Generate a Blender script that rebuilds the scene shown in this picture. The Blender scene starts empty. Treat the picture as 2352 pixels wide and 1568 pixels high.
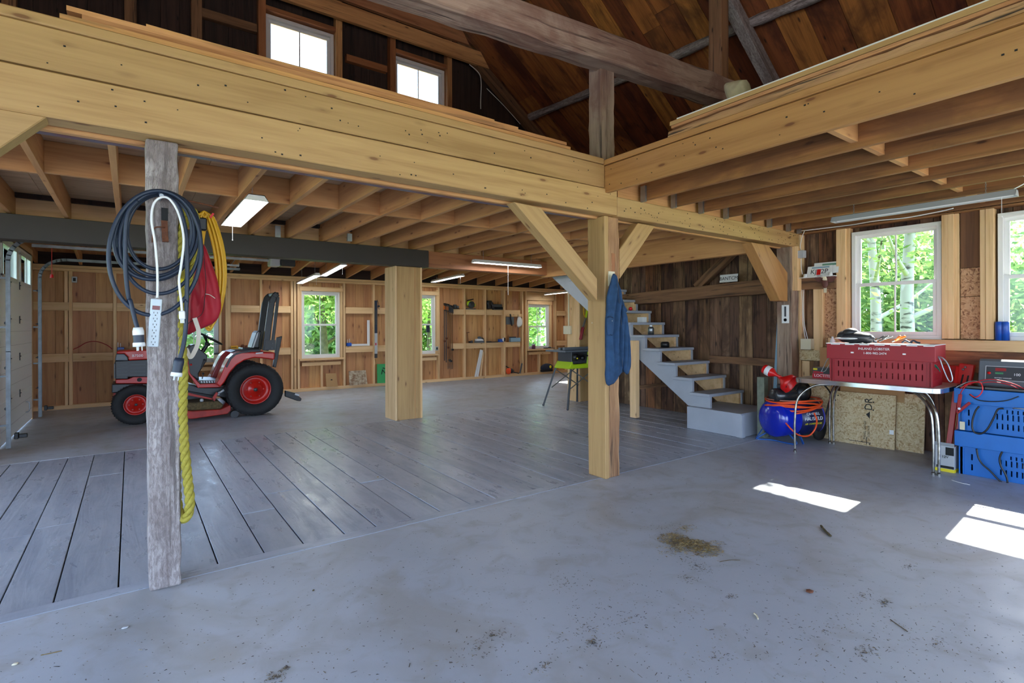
import bpy, math, random
from mathutils import Vector, Matrix
R = random.Random(7)
C = bpy.context.scene
# ------------------------------------------------------------------ camera, light, exposure
IW, IH, FPX, HOR = 2352, 1568, 1211.0, 747.0
CAM_H = 1.5
YAW, ROLL = math.radians(-35.9), math.radians(-0.2)
cd = bpy.data.cameras.new('camera')
cam = bpy.data.objects.new('camera', cd)
C.collection.objects.link(cam)
cd.sensor_width = 36.0
cd.lens = FPX / IW * 36.0
cd.shift_y = -(IH / 2 - HOR) / IW
cd.clip_start = 0.05
cd.clip_end = 400
CM = Matrix.Rotation(YAW, 4, 'Z') @ Matrix.Rotation(math.pi / 2, 4, 'X') @ Matrix.Rotation(ROLL, 4, 'Z')
cam.matrix_world = Matrix.Translation((0, 0, CAM_H)) @ CM
C.camera = cam
C.view_settings.view_transform = 'Standard'
C.view_settings.look = 'None'
C.view_settings.gamma = 1.0
C.view_settings.use_curve_mapping = False
C.view_settings.exposure = 0.14
C.cycles.max_bounces = 8
C.cycles.diffuse_bounces = 4
C.cycles.use_adaptive_sampling = True
C.cycles.adaptive_threshold = 0.02
C.cycles.glossy_bounces = 3
C.cycles.transparent_max_bounces = 12
C.cycles.transmission_bounces = 4
C.cycles.caustics_reflective = False
C.cycles.caustics_refractive = False
C.cycles.sample_clamp_indirect = 6.0
C.cycles.use_denoising = True
# sky
W = bpy.data.worlds.new('sky'); C.world = W; W.use_nodes = True
wn = W.node_tree; wn.nodes.clear()
wo = wn.nodes.new('ShaderNodeOutputWorld'); wb = wn.nodes.new('ShaderNodeBackground')
sk = wn.nodes.new('ShaderNodeTexSky'); sk.sky_type = 'NISHITA'; sk.sun_disc = False
sk.sun_elevation = math.radians(41); sk.sun_rotation = math.radians(85); sk.air_density = 1.0; sk.dust_density = 2.5
mx = wn.nodes.new('ShaderNodeMix'); mx.data_type = 'RGBA'; mx.inputs[0].default_value = 0.55
mx.inputs[7].default_value = (5.6, 7.4, 10.8, 1)
wn.links.new(sk.outputs[0], mx.inputs[6]); wn.links.new(mx.outputs[2], wb.inputs[0])
wb.inputs[1].default_value = 1.0
wn.links.new(wb.outputs[0], wo.inputs[0])
# sun
SUN_TO = Vector((1.0, 0.079, 0.865)).normalized()
sd = bpy.data.lights.new('sun', 'SUN'); sd.energy = 42.0; sd.angle = math.radians(0.6); sd.color = (1.0, 0.95, 0.87)
so = bpy.data.objects.new('sun', sd); C.collection.objects.link(so)
so.rotation_euler = SUN_TO.to_track_quat('Z', 'Y').to_euler()
so.location = (20, 2, 20)
LAMP = 34.0   # emission of the fluorescent tubes

# ------------------------------------------------------------------ pixel -> point on a real plane
CR = CM.to_3x3()
def ray(px, py):
    return CR @ Vector(((px - IW / 2) / FPX, (HOR - py) / FPX, -1.0))
def ZP(px, py, z=0.0):
    d = ray(px, py); t = (z - CAM_H) / d.z
    return Vector((d.x * t, d.y * t, z))
def YP(px, py, y):
    d = ray(px, py); t = y / d.y
    return Vector((d.x * t, y, CAM_H + d.z * t))
def XP(px, py, x):
    d = ray(px, py); t = x / d.x
    return Vector((x, d.y * t, CAM_H + d.z * t))
EZ, EX, TS = 4.45, 7.55, 0.7265    # roof plane: z = EZ + TS*(EX-x)
def RP(px, py, off=0.0):
    d = ray(px, py); e = EZ - off
    t = (e + TS * EX - CAM_H) / (d.z + TS * d.x)
    return Vector((d.x * t, d.y * t, CAM_H + d.z * t))

# ------------------------------------------------------------------ mesh builder
class MB:
    def __init__(s):
        s.v = []; s.f = []; s.mi = []; s.g = []; s.r = []; s.sm = []
    def add(s, vs, fs, mat=0, g=None, smooth=False, rnd=None):
        n = len(s.v); r = R.random() if rnd is None else rnd
        if g is None: g = [tuple(p) for p in vs]
        o = (R.random() * 40, R.random() * 40, R.random() * 40)
        s.v += [tuple(p) for p in vs]
        s.g += [(a[0] + o[0], a[1] + o[1], a[2] + o[2]) for a in g]
        s.r += [r] * len(vs)
        for f in fs:
            s.f.append([n + i for i in f]); s.mi.append(mat); s.sm.append(smooth)
        return s
    def box(s, x0, x1, y0, y1, z0, z1, mat=0, rnd=None):
        x0, x1 = min(x0, x1), max(x0, x1); y0, y1 = min(y0, y1), max(y0, y1); z0, z1 = min(z0, z1), max(z0, z1)
        vs = [(x, y, z) for x in (x0, x1) for y in (y0, y1) for z in (z0, z1)]
        L = (x1 - x0, y1 - y0, z1 - z0); k = L.index(max(L)); o = [k] + [i for i in range(3) if i != k]
        g = [tuple(p[i] for i in o) for p in vs]
        fs = [(0, 1, 3, 2), (4, 6, 7, 5), (0, 4, 5, 1), (2, 3, 7, 6), (0, 2, 6, 4), (1, 5, 7, 3)]
        return s.add(vs, fs, mat, g, False, rnd)
    def beam(s, p0, p1, w, h, up=(0, 0, 1), mat=0, segs=1, jit=0.0, rnd=None, cut0=0, cut1=0):
        """box from p0 to p1; w across, h along up; cut0/cut1 slant the ends (offset along the length per half h)"""
        p0 = Vector(p0); p1 = Vector(p1); d = (p1 - p0); L = d.length; d.normalize()
        side = d.cross(Vector(up)).normalized(); u = side.cross(d).normalized()
        vs = []; g = []; fs = []
        for i in range(segs + 1):
            t = i / segs
            for a, b in ((-1, -1), (1, -1), (1, 1), (-1, 1)):
                ja, jb = (R.uniform(-jit, jit), R.uniform(-jit, jit)) if jit else (0, 0)
                sl = (cut0 * b if i == 0 else 0) + (cut1 * b if i == segs else 0)
                vs.append(p0 + d * (L * t + sl) + side * (a * w / 2 + ja) + u * (b * h / 2 + jb))
                g.append((L * t, a * w / 2, b * h / 2))
        for i in range(segs):
            o = i * 4
            for k in range(4):
                fs.append((o + k, o + (k + 1) % 4, o + 4 + (k + 1) % 4, o + 4 + k))
        fs.append((3, 2, 1, 0)); o = segs * 4; fs.append((o, o + 1, o + 2, o + 3))
        return s.add(vs, fs, mat, g, False, rnd)
    def tube(s, pts, r, n=8, closed=False, mat=0, cap=True, rnd=None):
        pts = [Vector(p) for p in pts]; m = len(pts)
        rs = r if isinstance(r, (list, tuple)) else [r] * m
        vs = []; g = []; fs = []; nrm = None; L = 0
        for i, p in enumerate(pts):
            if closed: t = pts[(i + 1) % m] - pts[i - 1]
            else: t = pts[min(i + 1, m - 1)] - pts[max(i - 1, 0)]
            if t.length < 1e-9: t = Vector((0, 0, 1))
            t.normalize()
            if nrm is None:
                nrm = t.cross(Vector((0, 0, 1)))
                if nrm.length < 1e-3: nrm = t.cross(Vector((1, 0, 0)))
            nrm = nrm - t * nrm.dot(t)
            if nrm.length < 1e-6: nrm = t.orthogonal()
            nrm.normalize(); b = t.cross(nrm)
            if i: L += (p - pts[i - 1]).length
            for k in range(n):
                a = 2 * math.pi * k / n
                vs.append(p + (nrm * math.cos(a) + b * math.sin(a)) * rs[i])
                g.append((L, math.cos(a) * rs[i], math.sin(a) * rs[i]))
        q = m if closed else m - 1
        for i in range(q):
            o = i * n; o2 = ((i + 1) % m) * n
            for k in range(n):
                fs.append((o + k, o + (k + 1) % n, o2 + (k + 1) % n, o2 + k))
        if cap and not closed:
            fs.append(tuple(range(n - 1, -1, -1))); fs.append(tuple((m - 1) * n + k for k in range(n)))
        return s.add(vs, fs, mat, g, True, rnd)
    def cyl(s, p0, p1, r, n=24, mat=0, r2=None, rnd=None):
        p0 = Vector(p0); p1 = Vector(p1); d = (p1 - p0).normalized(); a = d.orthogonal().normalized(); b = d.cross(a)
        r2 = r if r2 is None else r2; L = (p1 - p0).length
        vs = []; g = []
        for p, q, l in ((p0, r, 0), (p1, r2, L)):
            for k in range(n):
                an = 2 * math.pi * k / n; vs.append(p + (a * math.cos(an) + b * math.sin(an)) * q); g.append((l, math.cos(an) * q, math.sin(an) * q))
        s.add(vs, [(k, (k + 1) % n, n + (k + 1) % n, n + k) for k in range(n)], mat, g, True, rnd)
        s.add(vs[:n], [tuple(range(n - 1, -1, -1))], mat, g[:n], False, rnd)
        s.add(vs[n:], [tuple(range(n))], mat, g[n:], False, rnd)
        return s
    def lathe(s, prof, c, axis, n=32, mat=0, smooth=True, rnd=None):
        """prof = [(r, h)] turned about axis through c"""
        c = Vector(c); d = Vector(axis).normalized(); a = d.orthogonal().normalized(); b = d.cross(a)
        vs = []; fs = []
        for r, h in prof:
            for k in range(n):
                an = 2 * math.pi * k / n
                vs.append(c + d * h + (a * math.cos(an) + b * math.sin(an)) * r)
        for i in range(len(prof) - 1):
            for k in range(n):
                fs.append((i * n + k, i * n + (k + 1) % n, (i + 1) * n + (k + 1) % n, (i + 1) * n + k))
        return s.add(vs, fs, mat, None, smooth, rnd)
    def prism(s, pts, off, mat=0, rnd=None, g=None):
        """polygon pts (3-D, planar) swept by off"""
        pts = [Vector(p) for p in pts]; off = Vector(off); n = len(pts)
        vs = pts + [p + off for p in pts]
        fs = [tuple(range(n)), tuple(range(2 * n - 1, n - 1, -1))] + [(i, n + i, n + (i + 1) % n, (i + 1) % n) for i in range(n)]
        return s.add(vs, fs, mat, g, False, rnd)
    def ball(s, c, r, sx=1, sy=1, sz=1, n=16, m=10, mat=0, rnd=None):
        c = Vector(c); vs = []; fs = []
        for i in range(m + 1):
            th = math.pi * i / m
            for k in range(n):
                a = 2 * math.pi * k / n
                vs.append(c + Vector((math.sin(th) * math.cos(a) * r * sx, math.sin(th) * math.sin(a) * r * sy, math.cos(th) * r * sz)))
        for i in range(m):
            for k in range(n):
                fs.append((i * n + k, (i + 1) * n + k, (i + 1) * n + (k + 1) % n, i * n + (k + 1) % n))
        return s.add(vs, fs, mat, None, True, rnd)
    def puff(s, outline, nrm, thick, mat=0, rings=6, fold=0.0, ff=60.0, rnd=None):
        """closed outline (3-D, nearly planar) inflated to both sides of its plane: cushions, bags, cloth"""
        o = [Vector(p) for p in outline]; n = len(o); c = sum(o, Vector()) / n; nrm = Vector(nrm).normalized()
        vs = []; fs = []; 
        def ring(t, sgn):
            for p in o:
                q = c + (p - c) * t
                dz = thick * math.sqrt(max(0, 1 - t ** 2.6))
                dz += fold * (1 - t ** 4) * math.sin(ff * q.x + 7 * math.sin(3 * q.z + q.x)) if t < 1 else 0
                vs.append(q + nrm * sgn * dz)
        tt = [1 - (i / rings) ** 1.3 for i in range(rings)] 
        ring(1, 1)
        base = [0]
        for sgn in (1, -1):
            prev = 0
            for t in tt[1:]:
                st = len(vs); ring(t, sgn)
                for k in range(n):
                    a, b, d, e = prev + k, prev + (k + 1) % n, st + (k + 1) % n, st + k
                    fs.append((a, b, d, e) if sgn > 0 else (e, d, b, a))
                prev = st
            ci = len(vs); vs.append(c + nrm * sgn * thick)
            for k in range(n):
                fs.append((prev + k, prev + (k + 1) % n, ci) if sgn > 0 else (ci, prev + (k + 1) % n, prev + k))
        return s.add(vs, fs, mat, None, True, rnd)
    def xf(s, m, start=0):
        for i in range(start, len(s.v)): s.v[i] = tuple(m @ Vector(s.v[i]))
        return s
    def build(s, name, mats, parent=None, bevel=0.0, bseg=1, auto=False, subd=0):
        me = bpy.data.meshes.new(name)
        if parent is not None: off = Vector(parent.get('_o', (0, 0, 0)))
        else:
            xs = [p[0] for p in s.v]; ys = [p[1] for p in s.v]; zs = [p[2] for p in s.v]
            off = Vector(((min(xs) + max(xs)) / 2, (min(ys) + max(ys)) / 2, min(zs)))
        me.from_pydata([(p[0] - off.x, p[1] - off.y, p[2] - off.z) for p in s.v], [], s.f)
        me.polygons.foreach_set('material_index', s.mi)
        me.polygons.foreach_set('use_smooth', s.sm)
        a = me.attributes.new('gc', 'FLOAT_VECTOR', 'POINT'); a.data.foreach_set('vector', [c for q in s.g for c in q])
        a = me.attributes.new('rnd', 'FLOAT', 'POINT'); a.data.foreach_set('value', s.r)
        for m in (mats if isinstance(mats, (list, tuple)) else [mats]): me.materials.append(m)
        me.update()
        o = bpy.data.objects.new(name, me); C.collection.objects.link(o)
        if parent is None: o.location = off; o['_o'] = tuple(off)
        else: o.parent = parent; o['_o'] = tuple(off)
        if bevel:
            b = o.modifiers.new('bevel', 'BEVEL'); b.width = bevel; b.segments = bseg; b.limit_method = 'ANGLE'; b.angle_limit = math.radians(50)
        if subd:
            b = o.modifiers.new('subdivision', 'SUBSURF'); b.levels = subd; b.render_levels = subd
        return o

def tag(o, label=None, cat=None, group=None, kind=None):
    if label: o['label'] = label
    if cat: o['category'] = cat
    if group: o['group'] = group
    if kind: o['kind'] = kind
    return o
def thing(name, label, cat, loc, group=None, kind=None):
    o = bpy.data.objects.new(name, None); C.collection.objects.link(o)
    o.location = loc; o['_o'] = tuple(loc); o.empty_display_size = 0.1
    return tag(o, label, cat, group, kind)
def copy_tree(o, parent=None):
    c = o.copy(); C.collection.objects.link(c); c.parent = parent
    for ch in [k for k in C.collection.objects if k.parent == o]: copy_tree(ch, c)
    return c
def spline(pts, n=8, closed=False):
    pts = [Vector(p) for p in pts]; m = len(pts); out = []
    for i in range(m if closed else m - 1):
        if closed: a, b, c, d = pts[i - 1], pts[i], pts[(i + 1) % m], pts[(i + 2) % m]
        else: a, b, c, d = pts[max(i - 1, 0)], pts[i], pts[i + 1], pts[min(i + 2, m - 1)]
        for k in range(n):
            t = k / n
            out.append(0.5 * ((2 * b) + (c - a) * t + (2 * a - 5 * b + 4 * c - d) * t * t + (3 * b - a - 3 * c + d) * t ** 3))
    if not closed: out.append(pts[-1])
    return out
def text(s, size, origin, xdir, updir, mat, parent, name='lettering', depth=0.0008, align='CENTER', yscale=1.0):
    cu = bpy.data.curves.new(name, 'FONT'); cu.body = s; cu.size = size; cu.extrude = depth; cu.align_x = align; cu.align_y = 'CENTER'
    cu.resolution_u = 3
    cu.materials.append(mat)
    tmp = bpy.data.objects.new(name, cu); C.collection.objects.link(tmp)
    me = bpy.data.meshes.new_from_object(tmp.evaluated_get(bpy.context.evaluated_depsgraph_get()))
    bpy.data.objects.remove(tmp); bpy.data.curves.remove(cu)
    o = bpy.data.objects.new(name, me); C.collection.objects.link(o)
    x = Vector(xdir).normalized(); u = Vector(updir); z = x.cross(u).normalized(); u = z.cross(x)
    off = Vector(parent['_o'])
    M = Matrix((x, u * yscale, z)).transposed().to_4x4(); M.translation = Vector(origin) - off
    o.parent = parent; o.matrix_local = M; o['_o'] = tuple(off)
    return o

# ------------------------------------------------------------------ materials
def nt(name):
    m = bpy.data.materials.new(name); m.use_nodes = True; t = m.node_tree
    return m, t, t.nodes['Principled BSDF']
def lin(c):
    return tuple((x / 12.92 if x <= 0.04045 else ((x + 0.055) / 1.055) ** 2.4) for x in [k / 255 for k in c]) + (1,)
def mathn(t, op, a, b=None, c=None, clamp=False):
    n = t.nodes.new('ShaderNodeMath'); n.operation = op; n.use_clamp = clamp
    for i, x in enumerate((a, b, c)):
        if x is None: continue
        if isinstance(x, (int, float)): n.inputs[i].default_value = x
        else: t.links.new(x, n.inputs[i])
    return n.outputs[0]
def ramp(t, fac, stops):
    n = t.nodes.new('ShaderNodeValToRGB'); e = n.color_ramp.elements
    while len(e) < len(stops): e.new(0.5)
    for i, (p, c) in enumerate(stops): e[i].position = p; e[i].color = c
    t.links.new(fac, n.inputs[0]); return n.outputs[0]
def mixc(t, fac, a, b, mode='MIX'):
    n = t.nodes.new('ShaderNodeMix'); n.data_type = 'RGBA'; n.blend_type = mode
    if isinstance(fac, (int, float)): n.inputs[0].default_value = fac
    else: t.links.new(fac, n.inputs[0])
    for i, x in ((6, a), (7, b)):
        if isinstance(x, tuple): n.inputs[i].default_value = x
        else: t.links.new(x, n.inputs[i])
    return n.outputs[2]
def vscale(t, v, s):
    n = t.nodes.new('ShaderNodeMapping'); n.inputs['Scale'].default_value = s; t.links.new(v, n.inputs[0]); return n.outputs[0]
def noise(t, v, scale=1.0, detail=3.0, dist=0.0, rough=0.5):
    n = t.nodes.new('ShaderNodeTexNoise'); n.inputs['Scale'].default_value = scale; n.inputs['Detail'].default_value = detail
    n.inputs['Distortion'].default_value = dist; n.inputs['Roughness'].default_value = rough
    t.links.new(v, n.inputs['Vector']); return n.outputs[0]
def attr(t, nm):
    n = t.nodes.new('ShaderNodeAttribute'); n.attribute_name = nm; return n
def bump(t, p, h, strength, dist=0.01):
    b = t.nodes.new('ShaderNodeBump'); b.inputs['Strength'].default_value = strength; b.inputs['Distance'].default_value = dist
    t.links.new(h, b.inputs['Height']); t.links.new(b.outputs[0], p.inputs['Normal'])
def wood(name, light, dark, knot=(110, 60, 30), knots=0.11, var=0.25, rough=0.6, crack=0.0, bmp=0.15, grain=1.0, hue=0.0, dirt=None, tints=None):
    m, t, p = nt(name)
    g = attr(t, 'gc').outputs['Vector']; r = attr(t, 'rnd').outputs['Fac']
    n1 = noise(t, vscale(t, g, (0.7, 11, 11)), 1.0, 3, 0.8)
    n2 = noise(t, vscale(t, g, (3.5, 75, 75)), 1.0, 2, 0.2)
    f = mathn(t, 'ADD', mathn(t, 'MULTIPLY', n1, 0.72), mathn(t, 'MULTIPLY', n2, 0.28 * grain))
    L, D = lin(light), lin(dark)
    mid = tuple((L[i] * 0.62 + D[i] * 0.38) for i in range(3)) + (1,)
    c = ramp(t, f, [(0.33, D), (0.47, mid), (0.62, L)])
    if knots:
        v = t.nodes.new('ShaderNodeTexVoronoi'); v.inputs['Scale'].default_value = 1.0; v.inputs['Randomness'].default_value = 1.0
        t.links.new(vscale(t, g, (2.6, 8.5, 8.5)), v.inputs['Vector'])
        k = ramp(t, v.outputs['Distance'], [(knots * 0.7, (1, 1, 1, 1)), (knots * 1.1, (0.3, 0.3, 0.3, 1)), (knots * 2.0, (0, 0, 0, 1))])
        c = mixc(t, mathn(t, 'MULTIPLY', k, 0.85), c, lin(knot))
    if crack:
        cr = noise(t, vscale(t, g, (1.2, 32, 32)), 1.0, 4, 0.4, 0.6)
        k = ramp(t, cr, [(0.36, (1, 1, 1, 1)), (0.43, (0, 0, 0, 1))])
        c = mixc(t, mathn(t, 'MULTIPLY', k, crack), c, (0.02, 0.015, 0.012, 1))
    if dirt:
        dn = noise(t, vscale(t, g, (1.6, 3, 3)), 1.0, 5, 0.5, 0.6)
        k = ramp(t, dn, [(0.48, (0, 0, 0, 1)), (0.62, (1, 1, 1, 1))])
        c = mixc(t, mathn(t, 'MULTIPLY', k, 0.75), c, lin(dirt))
    if tints:
        w_ = t.nodes.new('ShaderNodeTexWhiteNoise'); w_.noise_dimensions = '1D'; t.links.new(mathn(t, 'MULTIPLY', r, 91.7), w_.inputs['W'])
        c = mixc(t, 1.0, c, ramp(t, w_.outputs['Value'], [(i / (len(tints) - 1), tuple(x for x in q) + (1,)) for i, q in enumerate(tints)]), 'MULTIPLY')
    if name.startswith('old weathered'):
        fn_ = noise(t, vscale(t, g, (22, 60, 60)), 1.0, 3, 0.5, 0.7); c = mixc(t, ramp(t, fn_, [(0.42, (0.55, 0.55, 0.55, 1)), (0.56, (0, 0, 0, 1))]), c, lin((104, 92, 90)))
        cr = mathn(t, 'ADD', cr, fn_)
    h = t.nodes.new('ShaderNodeHueSaturation')
    t.links.new(mathn(t, 'ADD', mathn(t, 'MULTIPLY', r, var), 1 - var / 2), h.inputs['Value'])
    if hue: t.links.new(mathn(t, 'ADD', mathn(t, 'MULTIPLY', r, hue), 0.5 - hue / 2), h.inputs['Hue'])
    t.links.new(c, h.inputs['Color']); t.links.new(h.outputs[0], p.inputs['Base Color'])
    p.inputs['Roughness'].default_value = rough
    bump(t, p, f if not crack else mathn(t, 'ADD', f, cr), bmp, 0.01)
    return m
def paint(name, col, rough=0.45, metal=0.0, var=0.0, vs=6.0, coat=0.0, bmp=0.0, col2=None):
    m, t, p = nt(name)
    p.inputs['Roughness'].default_value = rough; p.inputs['Metallic'].default_value = metal
    p.inputs['Coat Weight'].default_value = coat
    g = t.nodes.new('ShaderNodeTexCoord').outputs['Object']
    if var or col2 or bmp:
        n = noise(t, g, vs, 4, 0.3)
        A = lin(col); B = lin(col2) if col2 else tuple(x * (1 - var) for x in A[:3]) + (1,)
        t.links.new(ramp(t, n, [(0.35, B), (0.65, A)]), p.inputs['Base Color'])
        if bmp: bump(t, p, n, bmp, 0.01)
    else: p.inputs['Base Color'].default_value = lin(col)
    return m
def emis(name, col, s):
    m, t, p = nt(name); p.inputs['Base Color'].default_value = (0.8, 0.8, 0.8, 1)
    p.inputs['Emission Color'].default_value = col; p.inputs['Emission Strength'].default_value = s; return m
def glass_mat():
    m = bpy.data.materials.new('window glass'); m.use_nodes = True; t = m.node_tree; t.nodes.clear()
    o = t.nodes.new('ShaderNodeOutputMaterial'); a = t.nodes.new('ShaderNodeBsdfTransparent'); b = t.nodes.new('ShaderNodeBsdfGlossy')
    b.inputs['Roughness'].default_value = 0.03; a.inputs[0].default_value = (0.93, 0.96, 0.95, 1)
    f = t.nodes.new('ShaderNodeFresnel'); f.inputs[0].default_value = 1.35
    x = t.nodes.new('ShaderNodeMixShader'); t.links.new(f.outputs[0], x.inputs[0]); t.links.new(a.outputs[0], x.inputs[1]); t.links.new(b.outputs[0], x.inputs[2])
    t.links.new(x.outputs[0], o.inputs[0]); return m
def osb_mat(name='osb', c1=(196, 170, 126), c2=(166, 132, 88), c3=(214, 194, 154)):
    m, t, p = nt(name); g = attr(t, 'gc').outputs['Vector']
    nz = t.nodes.new('ShaderNodeTexNoise'); nz.inputs['Scale'].default_value = 9; t.links.new(g, nz.inputs['Vector'])
    ad = t.nodes.new('ShaderNodeVectorMath'); ad.operation = 'MULTIPLY_ADD'; ad.inputs[1].default_value = (.12, .12, .12)
    t.links.new(nz.outputs[1], ad.inputs[0]); t.links.new(g, ad.inputs[2])
    v = t.nodes.new('ShaderNodeTexVoronoi'); v.inputs['Scale'].default_value = 62; t.links.new(ad.outputs[0], v.inputs['Vector'])
    s = t.nodes.new('ShaderNodeSeparateColor'); t.links.new(v.outputs['Color'], s.inputs[0])
    c = ramp(t, s.outputs[0], [(0.0, lin(c2)), (0.3, lin(c1)), (0.7, lin(c3)), (1.0, lin(c1))])
    fl = noise(t, g, 60, 3, 1.5); c = mixc(t, ramp(t, fl, [(0.28, (1, 1, 1, 1)), (0.36, (0, 0, 0, 1))]), c, lin((95, 62, 35)))
    t.links.new(c, p.inputs['Base Color']); p.inputs['Roughness'].default_value = 0.7; bump(t, p, s.outputs[1], 0.15, 0.004)
    return m
def bark_white():
    m, t, p = nt('birch bark'); g = attr(t, 'gc').outputs['Vector']
    n = noise(t, vscale(t, g, (9, 3, 3)), 1.0, 4, 0.3)
    t.links.new(ramp(t, n, [(0.36, lin((70, 66, 62))), (0.44, lin((170, 168, 164)))]), p.inputs['Base Color']); p.inputs['Roughness'].default_value = 0.8
    return m
def leaf_mat(name, c1, c2):
    m = bpy.data.materials.new(name); m.use_nodes = True; t = m.node_tree; t.nodes.clear()
    o = t.nodes.new('ShaderNodeOutputMaterial'); a = t.nodes.new('ShaderNodeBsdfDiffuse'); b = t.nodes.new('ShaderNodeBsdfTranslucent')
    r = attr(t, 'rnd').outputs['Fac']; c = ramp(t, r, [(0, lin(c1)), (1, lin(c2))])
    t.links.new(c, a.inputs[0]); t.links.new(c, b.inputs[0])
    x = t.nodes.new('ShaderNodeMixShader'); x.inputs[0].default_value = 0.5; t.links.new(a.outputs[0], x.inputs[1]); t.links.new(b.outputs[0], x.inputs[2])
    t.links.new(x.outputs[0], o.inputs[0]); return m
M = {}
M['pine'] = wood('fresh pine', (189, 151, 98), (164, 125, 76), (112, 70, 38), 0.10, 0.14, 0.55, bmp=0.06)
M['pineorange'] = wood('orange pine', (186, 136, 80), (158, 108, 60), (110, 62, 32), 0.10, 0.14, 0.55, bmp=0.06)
M['joist'] = wood('joist lumber', (204, 152, 98), (176, 122, 74), (120, 66, 36), 0.09, 0.22, 0.65, bmp=0.08)
M['wallpine'] = wood('wall boards', (202, 150, 100), (168, 114, 70), (105, 55, 30), 0.12, 0.3, 0.6, bmp=0.06, hue=0.02)
M['stud'] = wood('stud lumber', (234, 196, 146), (208, 164, 112), (120, 70, 38), 0.07, 0.18, 0.6, bmp=0.06)
M['old'] = wood('old weathered timber', (184, 174, 170), (122, 110, 106), (80, 62, 54), 0.06, 0.2, 0.85, crack=0.65, bmp=1.0, dirt=(124, 110, 106))
M['oldred'] = wood('red brown weathered timber', (176, 152, 130), (118, 94, 78), (60, 40, 32), 0.06, 0.2, 0.85, crack=0.8, bmp=0.7, dirt=(126, 92, 76))
M['oldbrown'] = wood('old brown timber', (140, 102, 70), (82, 56, 38), (50, 32, 22), 0.08, 0.3, 0.85, crack=0.6, bmp=0.5)
M['barn'] = wood('barn wall boards', (124, 100, 80), (50, 36, 28), (30, 20, 15), 0.1, 0.95, 0.9, crack=0.75, bmp=0.5, hue=0.03, dirt=(52, 36, 28), tints=[(.55, .5, .5), (1.5, 1.35, 1.2), (.8, .62, .5), (1.9, 1.8, 1.65), (1.2, .75, .5), (.6, .55, .55)])
M['roof'] = wood('roof boards', (172, 104, 54), (112, 62, 32), (40, 20, 12), 0.10, 1.0, 0.75, crack=0.2, bmp=0.2, hue=0.03, dirt=(84, 46, 28))
M['dark'] = wood('dark loft boards', (62, 44, 36), (30, 22, 20), (20, 14, 12), 0.08, 0.5, 0.9, crack=0.5, bmp=0.3)
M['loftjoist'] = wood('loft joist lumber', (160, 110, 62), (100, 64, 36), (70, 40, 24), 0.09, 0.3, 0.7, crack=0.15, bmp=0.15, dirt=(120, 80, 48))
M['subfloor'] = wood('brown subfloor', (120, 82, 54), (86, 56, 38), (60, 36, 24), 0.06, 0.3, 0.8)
M['ply'] = wood('plywood', (196, 168, 130), (150, 122, 90), (60, 45, 35), 0.05, 0.15, 0.75, grain=1.6, bmp=0.1)
M['lumber'] = wood('rough stacked lumber', (206, 150, 98), (150, 96, 58), (80, 48, 30), 0.08, 0.4, 0.7, crack=0.35, bmp=0.3, hue=0.02)
M['osb'] = osb_mat()
M['osbred'] = osb_mat('wall osb', (176, 130, 92), (120, 76, 50), (198, 156, 118))
M['beampaint'] = paint('brown grey paint', (52, 45, 38), 0.6, var=0.08)
M['oldtan'] = wood('tan old timber', (184, 142, 100), (128, 90, 60), (84, 54, 36), 0.08, 0.2, 0.85, crack=0.7, bmp=0.7, dirt=(140, 100, 70))
M['redwood'] = wood('brown beam', (168, 108, 66), (130, 78, 46), (80, 44, 26), 0.04, 0.1, 0.6, bmp=0.05)
M['stairgrey'] = paint('grey stair paint', (168, 172, 180), 0.5, var=0.12, vs=3)
M['white'] = paint('white plastic', (235, 235, 232), 0.4)
M['vinyl'] = paint('white vinyl', (232, 230, 226), 0.35)
M['doorwhite'] = paint('white door panel', (250, 251, 248), 0.35)
M['black'] = paint('black plastic', (22, 22, 24), 0.4)
M['rubber'] = paint('tyre rubber', (24, 24, 25), 0.75, var=0.3, vs=20)
M['steel'] = paint('galvanised steel', (170, 176, 180), 0.35, 0.9, var=0.2, vs=12)
M['chrome'] = paint('chrome', (215, 215, 215), 0.12, 1.0)
M['oldchrome'] = paint('worn chrome', (200, 195, 185), 0.22, 1.0, var=0.5, vs=14)
M['tred'] = paint('tractor red', (178, 22, 8), 0.35, coat=0.15)
M['tdred'] = paint('dull deck red', (164, 34, 18), 0.5, var=0.35, vs=10)
M['cred'] = paint('crate red', (150, 10, 26), 0.5, var=0.08)
M['fred'] = paint('bright red plastic', (214, 24, 24), 0.3)
M['sred'] = paint('red tool paint', (206, 18, 12), 0.35)
M['bagred'] = paint('red nylon', (170, 16, 38), 0.65, var=0.15, vs=8)
M['blue'] = paint('crate blue', (8, 102, 184), 0.42, var=0.08)
M['cblue'] = paint('compressor blue', (6, 34, 168), 0.18, coat=0.5)
M['canblue'] = paint('blue canister', (24, 78, 170), 0.35)
M['navy'] = paint('blue grey cable', (30, 42, 60), 0.45)
M['rail'] = paint('dull galvanised rail', (128, 134, 138), 0.4, 0.85, var=0.3, vs=10)
M['denim'] = paint('blue denim', (40, 72, 108), 0.9, var=0.3, vs=14, bmp=0.15)
M['yel'] = paint('yellow cord', (214, 160, 22), 0.4)
M['rope'] = paint('yellow rope', (172, 158, 58), 0.8, var=0.25, vs=60, bmp=0.4)
M['orange'] = paint('orange hose', (232, 78, 24), 0.4)
M['orangep'] = paint('orange plastic', (240, 120, 20), 0.4)
M['lime'] = paint('lime green plastic', (178, 208, 30), 0.4)
M['greenp'] = paint('green board', (50, 150, 84), 0.5)
M['green2'] = paint('green glass gasket', (60, 110, 84), 0.5)
M['grey'] = paint('grey plastic', (92, 98, 104), 0.4)
M['lgrey'] = paint('light grey plastic', (178, 180, 182), 0.4)
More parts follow.
